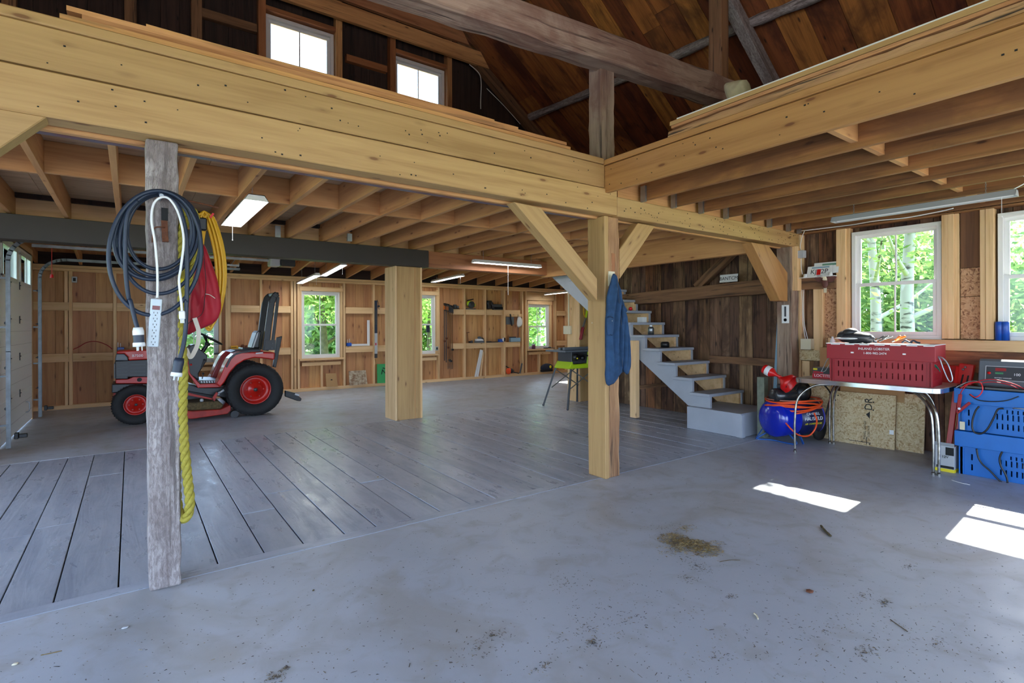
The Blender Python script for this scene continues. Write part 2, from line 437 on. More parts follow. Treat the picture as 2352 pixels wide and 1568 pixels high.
M['dgrey'] = paint('dark grey paint', (54, 56, 60), 0.4)
M['card'] = paint('cardboard', (176, 138, 92), 0.8, var=0.1)
M['cream'] = paint('cream plastic', (216, 206, 176), 0.5)
M['rust'] = paint('rusty iron', (120, 70, 44), 0.8, var=0.4, vs=40, bmp=0.3)
M['tan'] = paint('tan canvas', (176, 166, 138), 0.85, var=0.2, vs=14)
M['strap'] = paint('white webbing', (214, 204, 190), 0.8)
M['teal'] = paint('pale blue board', (134, 166, 184), 0.6)
M['_s'] = paint('straw', (150, 128, 84), 0.9, col2=(96, 78, 48), vs=40)
M['_d'] = paint('floor debris', (110, 94, 72), 0.9, col2=(60, 50, 40), vs=9)
M['ink'] = paint('black ink', (20, 20, 20), 0.7)
M['wtext'] = paint('white lettering', (240, 240, 240), 0.6)
M['ytext'] = paint('yellow lettering', (230, 210, 40), 0.6)
M['redtext'] = paint('red print', (190, 20, 40), 0.5)
M['brick'] = paint('brown grass clippings', (100, 84, 52), 0.9, var=0.5, vs=30, bmp=0.5)
M['glass'] = glass_mat()
def rndmat(name, stops):
    m, t, p = nt(name); r = attr(t, 'rnd').outputs['Fac']; t.links.new(ramp(t, r, [(q, lin(c)) for q, c in stops]), p.inputs['Base Color']); p.inputs['Roughness'].default_value = 0.9; return m
M['straw'] = rndmat('straw bits', [(0, (70, 56, 32)), (.5, (128, 106, 64)), (1, (176, 152, 100))])
M['debris'] = rndmat('floor debris', [(0, (40, 32, 26)), (.6, (92, 76, 54)), (1, (160, 146, 118))])
M['screen'] = paint('dark display', (20, 16, 18), 0.15)
M['tube'] = emis('fluorescent tube', (0.93, 0.97, 1.0, 1), LAMP)
M['leaf'] = leaf_mat('tree leaves', (100, 130, 66), (176, 198, 118))
M['leaf2'] = leaf_mat('bush leaves', (86, 122, 72), (156, 182, 116))
M['lawn'] = paint('lawn grass', (122, 160, 70), 0.9, col2=(92, 132, 54), vs=0.8)
M['gravel'] = paint('pale gravel yard', (170, 165, 155), 0.9, col2=(140, 134, 124), vs=2)
M['bark'] = paint('grey bark', (104, 92, 80), 0.9, var=0.4, vs=10, bmp=0.4)
M['birch'] = bark_white()
# ------------------------------------------------------------------ floor
def floor_mat():
    m, t, p = nt('painted concrete'); g = t.nodes.new('ShaderNodeTexCoord').outputs['Object']
    n = noise(t, g, 0.7, 5, 0.4); n2 = noise(t, g, 5.0, 5, 0.6, 0.6); n3 = noise(t, g, 55, 3, 0.5)
    c = ramp(t, n, [(0.3, lin((166, 172, 181))), (0.7, lin((180, 184, 190)))])
    c = mixc(t, ramp(t, n2, [(0.52, (0, 0, 0, 1)), (0.72, (0.5, 0.5, 0.5, 1))]), c, lin((154, 150, 142)))
    n4 = noise(t, g, 0.9, 4, 1.2, 0.6); c = mixc(t, ramp(t, n4, [(0.5, (0, 0, 0, 1)), (0.68, (0.5, 0.5, 0.5, 1))]), c, lin((148, 142, 130)))
    c = mixc(t, ramp(t, n3, [(0.27, (1, 1, 1, 1)), (0.31, (0, 0, 0, 1))]), c, lin((84, 76, 66)))
    t.links.new(c, p.inputs['Base Color'])
    t.links.new(ramp(t, n2, [(0.3, (0.34, 0.34, 0.34, 1)), (0.7, (0.55, 0.55, 0.55, 1))]), p.inputs['Roughness'])
    bump(t, p, mathn(t, 'ADD', n2, mathn(t, 'MULTIPLY', n3, 0.3)), 0.12, 0.01); return m
def plank_mat():
    m, t, p = nt('painted floor planks'); g = attr(t, 'gc').outputs['Vector']; r = attr(t, 'rnd').outputs['Fac']
    n = noise(t, vscale(t, g, (1.2, 9, 9)), 1.0, 4, 0.6); n2 = noise(t, vscale(t, g, (3.0, 8, 8)), 1.0, 6, 0.3, 0.7); n3 = noise(t, vscale(t, g, (9, 2.5, 2.5)), 1.0, 3, 0.7)
    c = ramp(t, n, [(0.3, lin((146, 153, 166))), (0.62, lin((166, 172, 182)))])
    c = mixc(t, ramp(t, n2, [(0.52, (0, 0, 0, 1)), (0.74, (0.5, 0.5, 0.5, 1))]), c, lin((116, 122, 138)))
    h = t.nodes.new('ShaderNodeHueSaturation'); t.links.new(mathn(t, 'ADD', mathn(t, 'MULTIPLY', r, 0.18), 0.9), h.inputs['Value'])
    t.links.new(c, h.inputs['Color']); t.links.new(h.outputs[0], p.inputs['Base Color'])
    t.links.new(ramp(t, n2, [(0.35, (0.24, 0.24, 0.24, 1)), (0.6, (0.42, 0.42, 0.42, 1))]), p.inputs['Roughness'])
    bump(t, p, mathn(t, 'ADD', mathn(t, 'MULTIPLY', n3, 0.7), n), 0.35, 0.012); return m
M['conc'] = floor_mat(); M['plank'] = plank_mat()
b = MB(); b.box(-3.7, 7.7, -5.2, 3.68, -0.2, 0)
tag(b.build('floor', M['conc']), 'grey painted concrete floor of the barn', kind='structure')
b = MB(); b.box(-1.45, 11.9, 7.9, 12.9, -0.2, 0.0)
tag(b.build('floor', M['conc']), 'grey painted floor of the garage bay', kind='structure')
b = MB(); b.box(-3.7, 7.7, 3.68, 7.9, -0.2, -0.035)
b2 = MB(); x = -3.7
fl = thing('floor', 'grey painted wide plank floor', None, (2, 5.8, 0), kind='structure'); fl['category'] = ''
del fl['category']
b.build('subfloor', M['ink'], fl)
edges = []
while x < 7.7:
    w = R.choice([0.235, 0.25, 0.255, 0.27, 0.285]); edges.append((x, min(x + w, 7.7))); x += w
for x0, x1 in edges:
    cut = [3.79] + ([R.uniform(4.6, 7.2)] if R.random() < 0.45 else []) + [7.9]
    for a, c in zip(cut, cut[1:]):
        zz = R.uniform(-0.003, 0.001)
        b2.box(x0 + 0.0042, x1 - 0.0042, a + 0.002, c - 0.002, -0.03, zz)
b2.build('plank', M['plank'], fl, bevel=0.002)
b2 = MB(); b2.box(-3.7, 7.7, 3.685, 3.787, -0.03, 0.002); b2.build('border_board', M['plank'], fl)

# ------------------------------------------------------------------ outdoors
b = MB(); b.box(-60, 90, -60, 90, -0.4, -0.22)
tag(b.build('lawn', M['lawn']), 'green lawn around the barn', kind='structure')
b = MB(); b.box(-26, -3.75, -30, 7.8, -0.22, -0.18)
tag(b.build('gravel_yard', M['gravel']), 'pale gravel yard by the barn doors', kind='structure')
b = MB(); b.box(-3.75, 14, -30, -5.25, -0.22, -0.18)
tag(b.build('gravel_yard', M['gravel']), 'pale gravel yard before the barn', kind='structure')

# ------------------------------------------------------------------ board walls and windows
def boards(mb, ax, pos, th, a0, a1, z0, z1, holes, widths, ztop=None, gap=0.004):
    """vertical boards on plane ax=pos, along the other axis from a0 to a1, leaving rectangular holes (h0,h1,hz0,hz1)"""
    es = []; a = a0
    while a < a1 - 0.02:
        w = R.choice(widths); es.append(a); a += w
    es.append(a1)
    for h in holes:
        for k in (h[0], h[1]):
            if a0 < k < a1: es.append(k)
    es = sorted(set(round(e, 4) for e in es))
    for e0, e1 in zip(es, es[1:]):
        if e1 - e0 < 0.006: continue
        mid = (e0 + e1) / 2; segs = [(z0, z1 if ztop is None else ztop(mid))]
        for h in holes:
            if h[0] - 1e-3 <= mid <= h[1] + 1e-3:
                ns = []
                for s0, s1 in segs:
                    if h[2] > s0: ns.append((s0, min(s1, h[2])))
                    if h[3] < s1: ns.append((max(s0, h[3]), s1))
                segs = ns
        j = R.uniform(0, 0.006); r = R.random()
        for s0, s1 in segs:
            if s1 - s0 < 0.01: continue
            if ax == 'y': mb.box(e0 + gap / 2, e1 - gap / 2, pos + j, pos + th, s0, s1, 0, r)
            else: mb.box(pos + j, pos + th, e0 + gap / 2, e1 - gap / 2, s0, s1, 0, r)
    # weather skin behind the gaps
WN = [0]
def window(ax, pos, a0, a1, z0, z1, out=1, muntin=True, deep=0.1, name=None):
    WN[0] += 1
    w = thing('window_%d' % WN[0], name or 'white double hung window', None, ((a0 + a1) / 2, pos, z0) if ax == 'y' else (pos, (a0 + a1) / 2, z0), kind='structure')
    if 'category' in w: del w['category']
    def bx(m, u0, u1, d0, d1, s0, s1):
        d0, d1 = pos + out * d0, pos + out * d1
        if ax == 'y': m.box(u0, u1, d0, d1, s0, s1)
        else: m.box(d0, d1, u0, u1, s0, s1)
    f = MB(); t = 0.045
    bx(f, a0, a1, 0, deep, z0, z0 + t); bx(f, a0, a1, 0, deep, z1 - t, z1)
    bx(f, a0, a0 + t, 0, deep, z0 + t, z1 - t); bx(f, a1 - t, a1, 0, deep, z0 + t, z1 - t)
    f.build('window_frame', M['vinyl'], w, bevel=0.003)
    zm = (z0 + z1) / 2
    for nm, s0, s1, d in (('lower_sash', z0 + t, zm + 0.02, 0.02), ('upper_sash', zm - 0.02, z1 - t, 0.055)):
        s = MB(); q = 0.042
        bx(s, a0 + t, a1 - t, d, d + 0.03, s0, s0 + q); bx(s, a0 + t, a1 - t, d, d + 0.03, s1 - q, s1)
        bx(s, a0 + t, a0 + t + q, d, d + 0.03, s0 + q, s1 - q); bx(s, a1 - t - q, a1 - t, d, d + 0.03, s0 + q, s1 - q)
        if muntin:
            c = (a0 + a1) / 2; bx(s, c - 0.009, c + 0.009, d + 0.008, d + 0.022, s0 + q, s1 - q)
        so_ = s.build(nm, M['vinyl'], w, bevel=0.002)
        g = MB(); bx(g, a0 + t + q, a1 - t - q, d + 0.013, d + 0.017, s0 + q, s1 - q); g.build('pane', M['glass'], so_)
    return w

# ---- far wall of the garage bay (y = 12.7)
WF = 12.7
farwin = [(0.62, 1.51, 0.75, 2.31), (3.18, 4.07, 0.75, 2.31), (5.74, 6.63, 0.75, 2.31), (9.74, 10.60, 0.78, 2.14)]
wf = thing('wall_far', 'bare pine board wall with studs in the garage bay', None, (5, WF, 0), kind='structure')
b = MB(); boards(b, 'y', WF, 0.03, -1.45, 11.9, 0.0, 2.95, farwin, [0.24, 0.27, 0.3, 0.34, 0.2]); b.build('wall_board', M['wallpine'], wf)
b = MB()
for h0, h1 in ((-1.6, 0.62), (1.51, 3.18), (4.07, 5.74), (6.63, 9.74), (10.6, 12.0)): b.box(h0, h1, WF + 0.031, WF + 0.09, -0.2, 2.95)
for h in farwin: b.box(h[0], h[1], WF + 0.031, WF + 0.09, -0.2, h[2]); b.box(h[0], h[1], WF + 0.031, WF + 0.09, h[3], 2.95)
b.build('outer_skin', M['barn'], wf)
for i, h in enumerate(farwin):
    window('y', WF - 0.03, *h, out=1, deep=0.12, name='white double hung window, %s in the garage bay wall' % ['behind the tractor', 'right of the tractor', 'half behind the boxed column', 'far end'][i])
SD = 0.11
def fstud(x, z0=0.06, z1=2.57, w=0.05, d=SD, nm='stud'):
    b = MB(); b.box(x - w / 2, x + w / 2, WF - d, WF - 0.001, z0, z1); b.build(nm, M['stud'], wf, bevel=0.002)
def fx(px, y=WF - SD): return YP(px, 750, y).x
studx = [fx(162), fx(264), fx(521), fx(600), fx(671), fx(688) - 0.02, fx(791), fx(859), fx(1008), fx(1068), fx(1115), fx(1201), fx(1209), fx(1277)]
for x in studx: fstud(x)
fstud(fx(527)); fstud(fx(1157), d=0.16, w=0.06)
fstud(fx(678)); 
for x in (-0.95, 0.5, 5.55, 11.3): fstud(x)
for h in farwin:
    fstud(h[0] - 0.025, h[2] - 0.02, 2.45 if h[0] < 9 else 2.2, 0.045, 0.1); fstud(h[1] + 0.025, h[2] - 0.02, 2.45 if h[0] < 9 else 2.2, 0.045, 0.1)
    b = MB(); b.box(h[0] - 0.05, h[1] + 0.05, WF - 0.12, WF - 0.001, h[3], h[3] + 0.1); b.build('header', M['stud'], wf, bevel=0.002)
    b = MB(); b.box(h[0] - 0.06, h[1] + 0.06, WF - 0.15, WF - 0.001, h[2] - 0.045, h[2]); b.build('sill_board', M['stud'], wf, bevel=0.002)
    b = MB(); b.box(h[0], h[1], WF - 0.1, WF - 0.001, h[2] - 0.17, h[2] - 0.09); b.build('sill_support', M['stud'], wf, bevel=0.002)
    fstud((h[0] + h[1]) / 2, 0.06, h[2] - 0.171, 0.05, 0.098)
b = MB(); b.box(9.64, 10.75, WF - 0.1, WF - 0.001, 2.26, 2.5); b.build('header', M['stud'], wf, bevel=0.002)
for z0, z1, d, nm in ((0, 0.07, 0.12, 'bottom_plate'), (2.52, 2.57, 0.12, 'top_plate'), (2.575, 2.63, 0.12, 'top_plate')):
    b = MB(); b.box(-1.45, 11.9, WF - d, WF - 0.001, z0, z1); b.build(nm, M['stud'], wf, bevel=0.002)
allx = sorted(studx + [-0.95, -1.4, 0.5])
def fblock(x0, x1, z0, z1, d=0.115): 
    b = MB(); b.box(x0, x1, WF - d, WF - 0.03, z0, z1); b.build('blocking', M['stud'], wf, bevel=0.002)
F = fx
for a, c in ((-1.4, F(162) - .02), (F(162) + .03, F(264) - .03), (F(264) + .03, 0.5), (F(527) + .03, F(600) - .03), (F(600) + .03, F(671) - .03), (F(791) + .03, F(859) - .03), (F(859) + .03, F(905)), (F(1008) + .35, F(1068) - .03), (F(1068) + .03, F(1115) - .03), (F(1115) + .03, F(1157) - .03), (F(1157) + .04, F(1201) - .1), (F(1277) + .03, F(1300))):
    fblock(a, c, 1.80, 1.95); fblock(a, c, 0.86, 1.0)
    b = MB(); b.box(a, c, WF - 0.125, WF - 0.03, 1.0, 1.012); b.build('ledge_board', M['stud'], wf)

# ---- garage side wall with the overhead door (x = -1.3), the other walls of the bay
wl = thing('wall_left', 'board side wall beside the garage door', None, (-1.4, 10, 0), kind='structure')
b = MB(); boards(b, 'x', -1.45, 0.03, 7.9, 12.7, 0, 3.3, [(8.95, 11.55, -0.1, 2.66)], [0.24, 0.28, 0.3]); b.build('wall_board', M['wallpine'], wl)
b = MB(); b.box(-1.41, -1.3, 11.56, 11.66, 0, 2.76); b.box(-1.41, -1.3, 8.84, 8.94, 0, 2.76); b.box(-1.41, -1.3, 8.94, 11.56, 2.66, 2.76)
b.build('door_jamb', M['stud'], wl)
wr = thing('wall_right_far', 'board end wall of the garage bay', None, (11.8, 10, 0), kind='structure')
b = MB(); boards(b, 'x', 11.75, 0.05, 7.9, 12.7, 0, 3.4, [(9.9, 10.9, 1.2, 2.45)], [0.24, 0.28, 0.3]); b.build('wall_board', M['wallpine'], wr)
window('x', 11.74, 9.9, 10.9, 1.2, 2.45, name='white window in the far end wall')
wb2_ = thing('wall_bay_side', 'board wall between the barn and the garage bay, left of the opening', None, (-2.6, 7.9, 0), kind='structure')
b = MB(); boards(b, 'y', 7.9, 0.05, -3.6, -1.46, 0, 3.3, [], [0.24, 0.28, 0.3]); b.build('wall_board', M['wallpine'], wb2_)
wb_ = thing('wall_bay_front', 'board wall between the barn and the garage bay', None, (9.6, 7.9, 0), kind='structure')
b = MB(); boards(b, 'y', 7.9, 0.05, 7.62, 11.8, 0, 3.3, [], [0.24, 0.28, 0.3]); b.build('wall_board', M['wallpine'], wb_)

# ---- right wall of the barn (x = 7.55), old boards, windows
XW = 7.56
rwin = [(0.60, 1.526, 1.32, 2.68), (2.01, 2.94, 1.32, 2.68), (-1.2, -0.27, 1.32, 2.68)]
w = thing('wall_right', 'old dark vertical board wall of the barn', None, (XW, 2, 0), kind='structure')
b = MB(); boards(b, 'x', XW + 0.07, 0.03, -5, 8.0, 0.0, 4.55, rwin + [(-4.7, -2.3, -.1, 2.6)], [0.13, 0.16, 0.19, 0.22, 0.25], gap=0.006); b.build('wall_board', M['barn'], w)  # last hole: unseen doorway added behind the camera so sun bounces inside
b = MB()
b.box(XW + 0.101, XW + 0.16, -4.7, -2.3, 2.6, 4.55)
for y0, y1 in ((-5, -4.7), (-2.3, -1.2), (-0.27, 0.6), (1.526, 2.01), (2.94, 8.0)): b.box(XW + 0.101, XW + 0.16, y0, y1, -0.2, 4.55)
for h in rwin: b.box(XW + 0.101, XW + 0.16, h[0], h[1], -0.2, h[2]); b.box(XW + 0.101, XW + 0.16, h[0], h[1], h[3], 4.55)
b.build('outer_skin', M['dark'], w)
for h, nm in zip(rwin, ('white double hung window over the blue crates', 'white double hung window behind the red crate', 'white double hung window beyond the blue crates')):
    window('x', XW - 0.02, *h, deep=0.13, name=nm)
XS = XW - 0.06    # front of the studs
def rstud(px0, px1, z0=1.33, z1=2.74, nm='stud', m='stud', d=0.0):
    y1, y0 = XP(px0, 760, XS - d).y, XP(px1, 760, XS - d).y
    b = MB(); b.box(XS - d, XW + 0.06, y0, y1, z0, z1); b.build(nm, M[m], w, bevel=0.003)
rstud(1823, 1839, 0.0, 1.98); rstud(1823, 1839, 2.1, 2.74); rstud(1868, 1890, 1.12, 1.98); rstud(1921, 1931, 1.12, 2.74)
rstud(1931, 1943); rstud(1943, 1952, d=-0.02); rstud(2163, 2177); rstud(2177, 2191); rstud(2192, 2203, d=-0.03); rstud(2251, 2264); rstud(2264, 2283, d=0.01)
y0, y1 = XP(2250, 760, XS).y, XP(2203, 760, XS).y
b = MB(); b.box(XW - 0.005, XW + 0.06, y0, y1, 1.33, 1.80); b.box(XW - 0.004, XW + 0.06, y0, y1, 1.806, 2.12); b.build('osb_infill', M['osbred'], w)
b = MB(); b.box(XW - 0.005, XW + 0.06, y0, y1, 2.125, 2.75); b.build('board_infill', M['subfloor'], w)
y0, y1 = XP(1921, 760, XS).y, XP(1890, 760, XS).y
b = MB(); b.box(XW + 0.0, XW + 0.06, y0, y1, 1.2, 1.98); b.build('osb_infill', M['osbred'], w)
# ledge under the windows, the dark timber below it
b = MB(); b.box(XS - 0.04, XW + 0.06, -2.3, XP(1905, 780, XS).y, 1.20, 1.32); b.build('window_ledge', M['stud'], w, bevel=0.004)
b = MB(); b.box(XS - 0.03, XW + 0.06, -2.3, XP(1905, 780, XS).y, 0.96, 1.198); b.build('ledge_timber', wood('red brown ledge timber', (176, 112, 72), (112, 66, 42), (60, 36, 24), .1, .1, .7, crack=.3, dirt=(84, 52, 38)), w, bevel=0.006)
b = MB(); b.beam((XS + 0.03, XP(1921, 640, XS).y, 2.05), (XS + 0.03, 3.62, 2.05), 0.16, 0.15, segs=6, jit=0.004); b.build('shelf_girt', M['oldbrown'], w)
b = MB(); b.box(XS - 0.02, XW + 0.06, XP(1910, 820, XS).y, XP(1838, 820, XS).y, 1.01, 1.15); b.build('rail', M['osb'], w)
for px in (1842, 1890): 
    y = XP(px, 850, XS).y; b = MB(); b.box(XS, XW + 0.06, y - 0.1, y, 0.0, 1.0); b.build('stud', M['stud'], w, bevel=0.003)
# long weathered girt along the stair side and low rail
p0, p1 = XP(1432, 691, 7.42), XP(1785, 655, 7.42)
b = MB(); b.beam((7.45, 7.95, p0.z - .02), (7.45, 3.75, p1.z), 0.18, 0.2, segs=12, jit=0.006); b.build('girt', M['oldbrown'], w)
b = MB(); b.beam((7.5, XP(1632, 838, 7.5).y, 0.95), (7.5, 3.8, 0.95), 0.08, 0.11, segs=5, jit=0.003); b.build('rail', M['oldbrown'], w)
a, c = XP(1597, 660, 7.47), XP(1680, 585, 7.47)
b = MB(); b.beam((7.52, a.y, a.z), (7.52, c.y, c.z + .05), 0.1, 0.13); b.build('wall_brace', M['oldbrown'], w)
b = MB(); b.box(7.40, 7.55, -5, 7.9, 4.2, 4.42); b.build('wall_plate', M['oldbrown'], w)
b = MB(); b.box(XS + 0.004, XW + 0.06, -5, 3.6, 2.742, 2.76); b.build('wall_plate', M['loftjoist'], w)

# ---- left wall and front wall with their big open barn doors
w = thing('wall_left_barn', 'old board wall with a wide open barn doorway', None, (-3.65, 1, 0), kind='structure')
b = MB(); boards(b, 'x', -3.7, 0.04, -5, 8.0, 0, 4.45, [(-4.2, 6.6, -0.1, 2.9)], [0.2, 0.25]); b.build('wall_board', M['barn'], w)
w = thing('wall_front', 'old board gable wall with a wide open barn doorway', None, (2, -5, 0), kind='structure')
def gz(x): return EZ + TS * (EX - x) if x > 2 else EZ + TS * (x + 3.55)
b = MB(); boards(b, 'y', -5.05, 0.04, -3.6, 7.6, 0, 4.5, [(-3.2, 7.0, -0.1, 2.9)], [0.2, 0.25], ztop=gz); b.build('wall_board', M['barn'], w)

# ---- loft gable wall with two windows (y = 8.0)
YG = 7.98
lw = [(1.53, 2.48, 4.2, 5.86), (3.435, 4.35, 4.2, 5.84)]
w = thing('wall_loft', 'dark board gable wall of the loft', None, (2, YG, 3), kind='structure')
b = MB(); boards(b, 'y', YG, 0.03, -3.6, 7.6, 2.95, 4.5, lw, [0.2, 0.24, 0.28], ztop=gz); b.build('wall_board', M['dark'], w)
b = MB()
for h0, h1 in ((-3.6, 1.53), (2.48, 3.435), (4.35, 7.6)):
    n = 12
    for i in range(n):
        q0, q1 = h0 + (h1 - h0) * i / n, h0 + (h1 - h0) * (i + 1) / n; b.box(q0, q1, YG + 0.031, YG + 0.07, 2.95, gz((q0 + q1) / 2) - .02)
for h in lw: b.box(h[0], h[1], YG + 0.031, YG + 0.07, 2.95, h[2]); b.box(h[0], h[1], YG + 0.031, YG + 0.07, h[3], gz(h[1] if h[1] > 2 else 2) - 0.2)
b.build('outer_skin', M['dark'], w)
for h, nm in zip(lw, ('white window high in the loft wall, the bigger looking one', 'white window high in the loft wall beside the roof slope')):
    window('y', YG - 0.03, *h, deep=0.1, name=nm)
for h in lw:
    for x in (h[0] - 0.05, h[1] + 0.055):
        b = MB(); b.box(x - 0.05, x + 0.045, YG - 0.12, YG - 0.001, 3.05, min(6.5, gz(x) - .3)); b.build('stud', M['redwood'] if x < h[0] else M['lumber'], w, bevel=0.003)
    b = MB(); b.box(h[0] - 0.004, h[1] + 0.004, YG - 0.12, YG - 0.001, h[3] + 0.01, h[3] + 0.07); b.build('header', M['redwood'], w, bevel=0.003)
    b = MB(); b.box(h[0] - 0.1, h[0] - 0.1, YG - 0.1, YG, 3.05, 6.0)
for px in (20, 452, 300):
    x = YP(px, 100, YG - .1).x; b = MB(); b.box(x - 0.06, x + 0.06, YG - 0.1, YG - 0.001, 3.05, 6.4); b.build('stud', M['oldbrown'], w, bevel=0.003)
x0, x1 = YP(462, 60, YG - .06).x, YP(590, 60, YG - .06).x
b = MB(); b.box(x0, x1, YG - 0.08, YG - 0.001, YP(520, 50, YG).z - .06, YP(520, 50, YG).z + .05); b.build('blocking', M['oldbrown'], w)
x0, x1 = YP(1040, 150, YG - .06).x, YP(1110, 150, YG - .06).x
x0, x1 = YP(795, 60, YG - .06).x, YP(888, 60, YG - .06).x; zb = YP(840, 150, YG).z
b = MB(); b.box(x0, x1, YG - 0.08, YG - 0.001, zb - .05, zb + .05); b.build('blocking', M['redwood'], w)
# collar ties near the gable
for nm, pl, pr, h in (('a', (500, -50), (1112, 140), 0.24), ('b', (500, -160), (1066, 84), 0.26)):
    c = YP(pr[0], pr[1], 7.78)
    b = MB(); b.beam((-1.5, 7.78, c.z), (c.x, 7.78, c.z), 0.06, h, cut1=-0.09); 
    o = b.build('collar_tie', M['lumber']); tag(o, 'long collar tie board above the loft windows, %s one' % ('lower' if nm == 'a' else 'upper'), 'collar tie', 'collar ties above the loft windows')
# ---- roof
for sgn, nm in ((1, 'right'), (-1, 'left')):
    rf = thing('roof', 'brown board %s roof slope' % nm, None, (2, 1.5, 6), kind='structure')
    b = MB(); y = -5.1
    ux = Vector((sgn, 0, -TS)).normalized(); un = Vector((sgn * TS, 0, 1)).normalized()
    top = Vector((2, 0, EZ + TS * (EX - 2))); L = 5.75 / ux.x * sgn
    while y < 8.1:
        wd = R.choice([0.26, 0.3, 0.34, 0.38, 0.42]); y2 = min(y + wd, 8.1); j = R.uniform(0, .004)
        p = top + Vector((0, (y + y2) / 2, 0)) + un * (0.015 + j)
        cut = R.uniform(1.5, 5.0) if R.random() < 0.5 else None
        for s0, s1 in ([(0, L)] if cut is None else [(0, cut - .002), (cut + .002, L)]):
            b.beam(p + ux * s0, p + ux * s1, y2 - y - 0.006, 0.025, up=un)
        y = y2
    b.build('roof_board', M['roof'], rf)
    b = MB(); p = top + Vector((0, 1.5, 0)) + un * 0.06; b.beam(p - ux * .05, p + ux * (L + .2), 13.4, 0.04, up=un); b.build('roofing', M['dgrey'], rf)
    for yy in (3.62, 7.85, -0.6, -4.8) :
        b = MB(); p = top + Vector((0, yy, 0)) - un * 0.20; b.beam(p, p + ux * L, 0.13, 0.16, up=un, segs=10, jit=.004); b.build('rafter', M['old'] if yy < 7 else M['oldbrown'], rf)
# gable rake trim seen at the loft wall
# pole purlins
pp = [RP(x, y, 0.12) for x, y in ((1203, 275), (1370, 206), (1520, 142), (1660, 78), (1770, 34), (1900, -18), (2060, -80))]
b = MB(); b.tube(spline(pp, 5), [0.065 + 0.008 * math.sin(i * 1.7) for i in range(31)], 9)
tag(b.build('pole_purlin', M['old']), 'round weathered pole running under the right roof slope', 'purlin')
pp = [RP(x, y, 0.12) for x, y in ((1030, 62), (1082, 36), (1300, -60))]
b = MB(); b.beam(pp[0], pp[2], 0.14, 0.14, segs=4, jit=.006)
tag(b.build('purlin', M['oldbrown']), 'short dark purlin end near the gable, above the collar ties', 'purlin')

# ------------------------------------------------------------------ main timbers
ZB, ZM, ZT = 2.565, 2.805, 3.085
YB = 3.55
def timber(name, p0, p1, w, h, mat, label, cat, group=None, segs=1, jit=0.0, up=(0, 0, 1), bevel=0.006, cut0=0, cut1=0, parent=None):
    b = MB(); b.beam(p0, p1, w, h, up=up, segs=segs, jit=jit, cut0=cut0, cut1=cut1)
    o = b.build(name, M[mat] if isinstance(mat, str) else mat, parent, bevel=bevel)
    if parent is None: tag(o, label, cat, group)
    return o
timber('loft_beam', (-3.6, YB + .075, (ZB + ZM) / 2), (3.84, YB + .075, (ZB + ZM) / 2), 0.15, ZM - ZB - .006, 'pine', 'thick pale pine beam carrying the left loft, resting on both posts', 'beam', segs=14, jit=.002)
t_ = thing('fascia_board', 'wide pale pine board facing the left loft edge, above the beam seam', 'board', (0, YB, ZM))
timber('face_board', (-3.6, YB + .03, (ZM + 3.025) / 2 + .004), (3.67, YB + .03, (ZM + 3.025) / 2 + .004), 0.05, 3.025 - ZM - .004, 'pine', None, None, parent=t_, segs=14, jit=.0015)
timber('top_strip', (-3.6, YB + .018, 3.057), (3.655, YB + .018, 3.057), 0.05, 0.055, 'pine', None, None, parent=t_, segs=14, jit=.0015)
timber('loft_beam', (-3.6, YB + .2, 2.67), (7.4, YB + .2, 2.67), 0.05, 0.24, 'joist', 'plain joist header board behind the thick left loft beam', 'beam')
timber('steel_channel', (-3.6, YB + .29, 2.66), (3.7, YB + .29, 2.66), 0.06, 0.20, paint('grey blue channel', (110, 106, 116), 0.5, var=.25, vs=5, col2=(120, 74, 76)), 'long grey blue channel with reddish chalk marks under the left loft edge', 'beam')
t_ = thing('fascia_board', 'wide orange pine board facing the right loft edge above the sunny floor', 'board', (3.7, 0, 2.76))
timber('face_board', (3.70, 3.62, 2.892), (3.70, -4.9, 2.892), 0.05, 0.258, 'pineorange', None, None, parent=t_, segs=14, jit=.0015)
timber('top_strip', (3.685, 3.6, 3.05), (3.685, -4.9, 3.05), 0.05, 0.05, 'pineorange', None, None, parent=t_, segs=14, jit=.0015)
timber('cross_beam', (3.845, YB + .08, 2.655), (7.45, YB + .08, 2.655), 0.15, 0.19, 'pine', 'pale nail-pocked beam from the centre post to the old wall post', 'beam', segs=8, jit=.003)
timber('tie_beam', YP(-200, -420, 3.6), YP(1668, 214, 3.6) + Vector((.35, 0, .0)), 0.22, 0.28, 'oldred', 'heavy reddish weathered tie beam crossing high above the centre post', 'beam', segs=26, jit=.008, bevel=.012)
q = YP(1650, 195, 3.62)
timber('queen_post', (q.x, 3.62, q.z - .05), (q.x + .02, 3.62, 6.4), 0.15, 0.17, 'oldbrown', 'brown upright post standing on the far end of the tie beam', 'post', up=(0, 1, 0), segs=6, jit=.004)
# posts
b = MB(); b.beam((0.158, 3.70, 0), (0.150, 3.70, ZB), 0.17, 0.155, up=(1, 0, 0), segs=26, jit=.005)
lp = b.build('old_post', M['old'], bevel=0.012, bseg=2); tag(lp, 'grey weathered post hung with cables, left of the plank floor edge', 'post')
a = YP(378, 492, 3.615)
b = MB(); b.box(a.x - .016, a.x + .016, 3.605, 3.616, a.z - .035, a.z + .035); 
b.build('peg_hole', M['ink'], lp)
b = MB(); b.beam((a.x - .002, 3.60, a.z - .04), (a.x + .002, 3.60, a.z - .16), .02, .03, segs=5, jit=.002); b.tube(spline([(a.x - .06, 3.59, a.z - .17), (a.x - .05, 3.58, a.z - .09), (a.x, 3.585, a.z - .08)], 4), .004); b.build('rusty_latch', M['rust'], lp)
cp = thing('centre_post', 'post of pale new timber joined to old brown timber, with the blue jacket on it', 'post', (3.87, 3.7, 0))
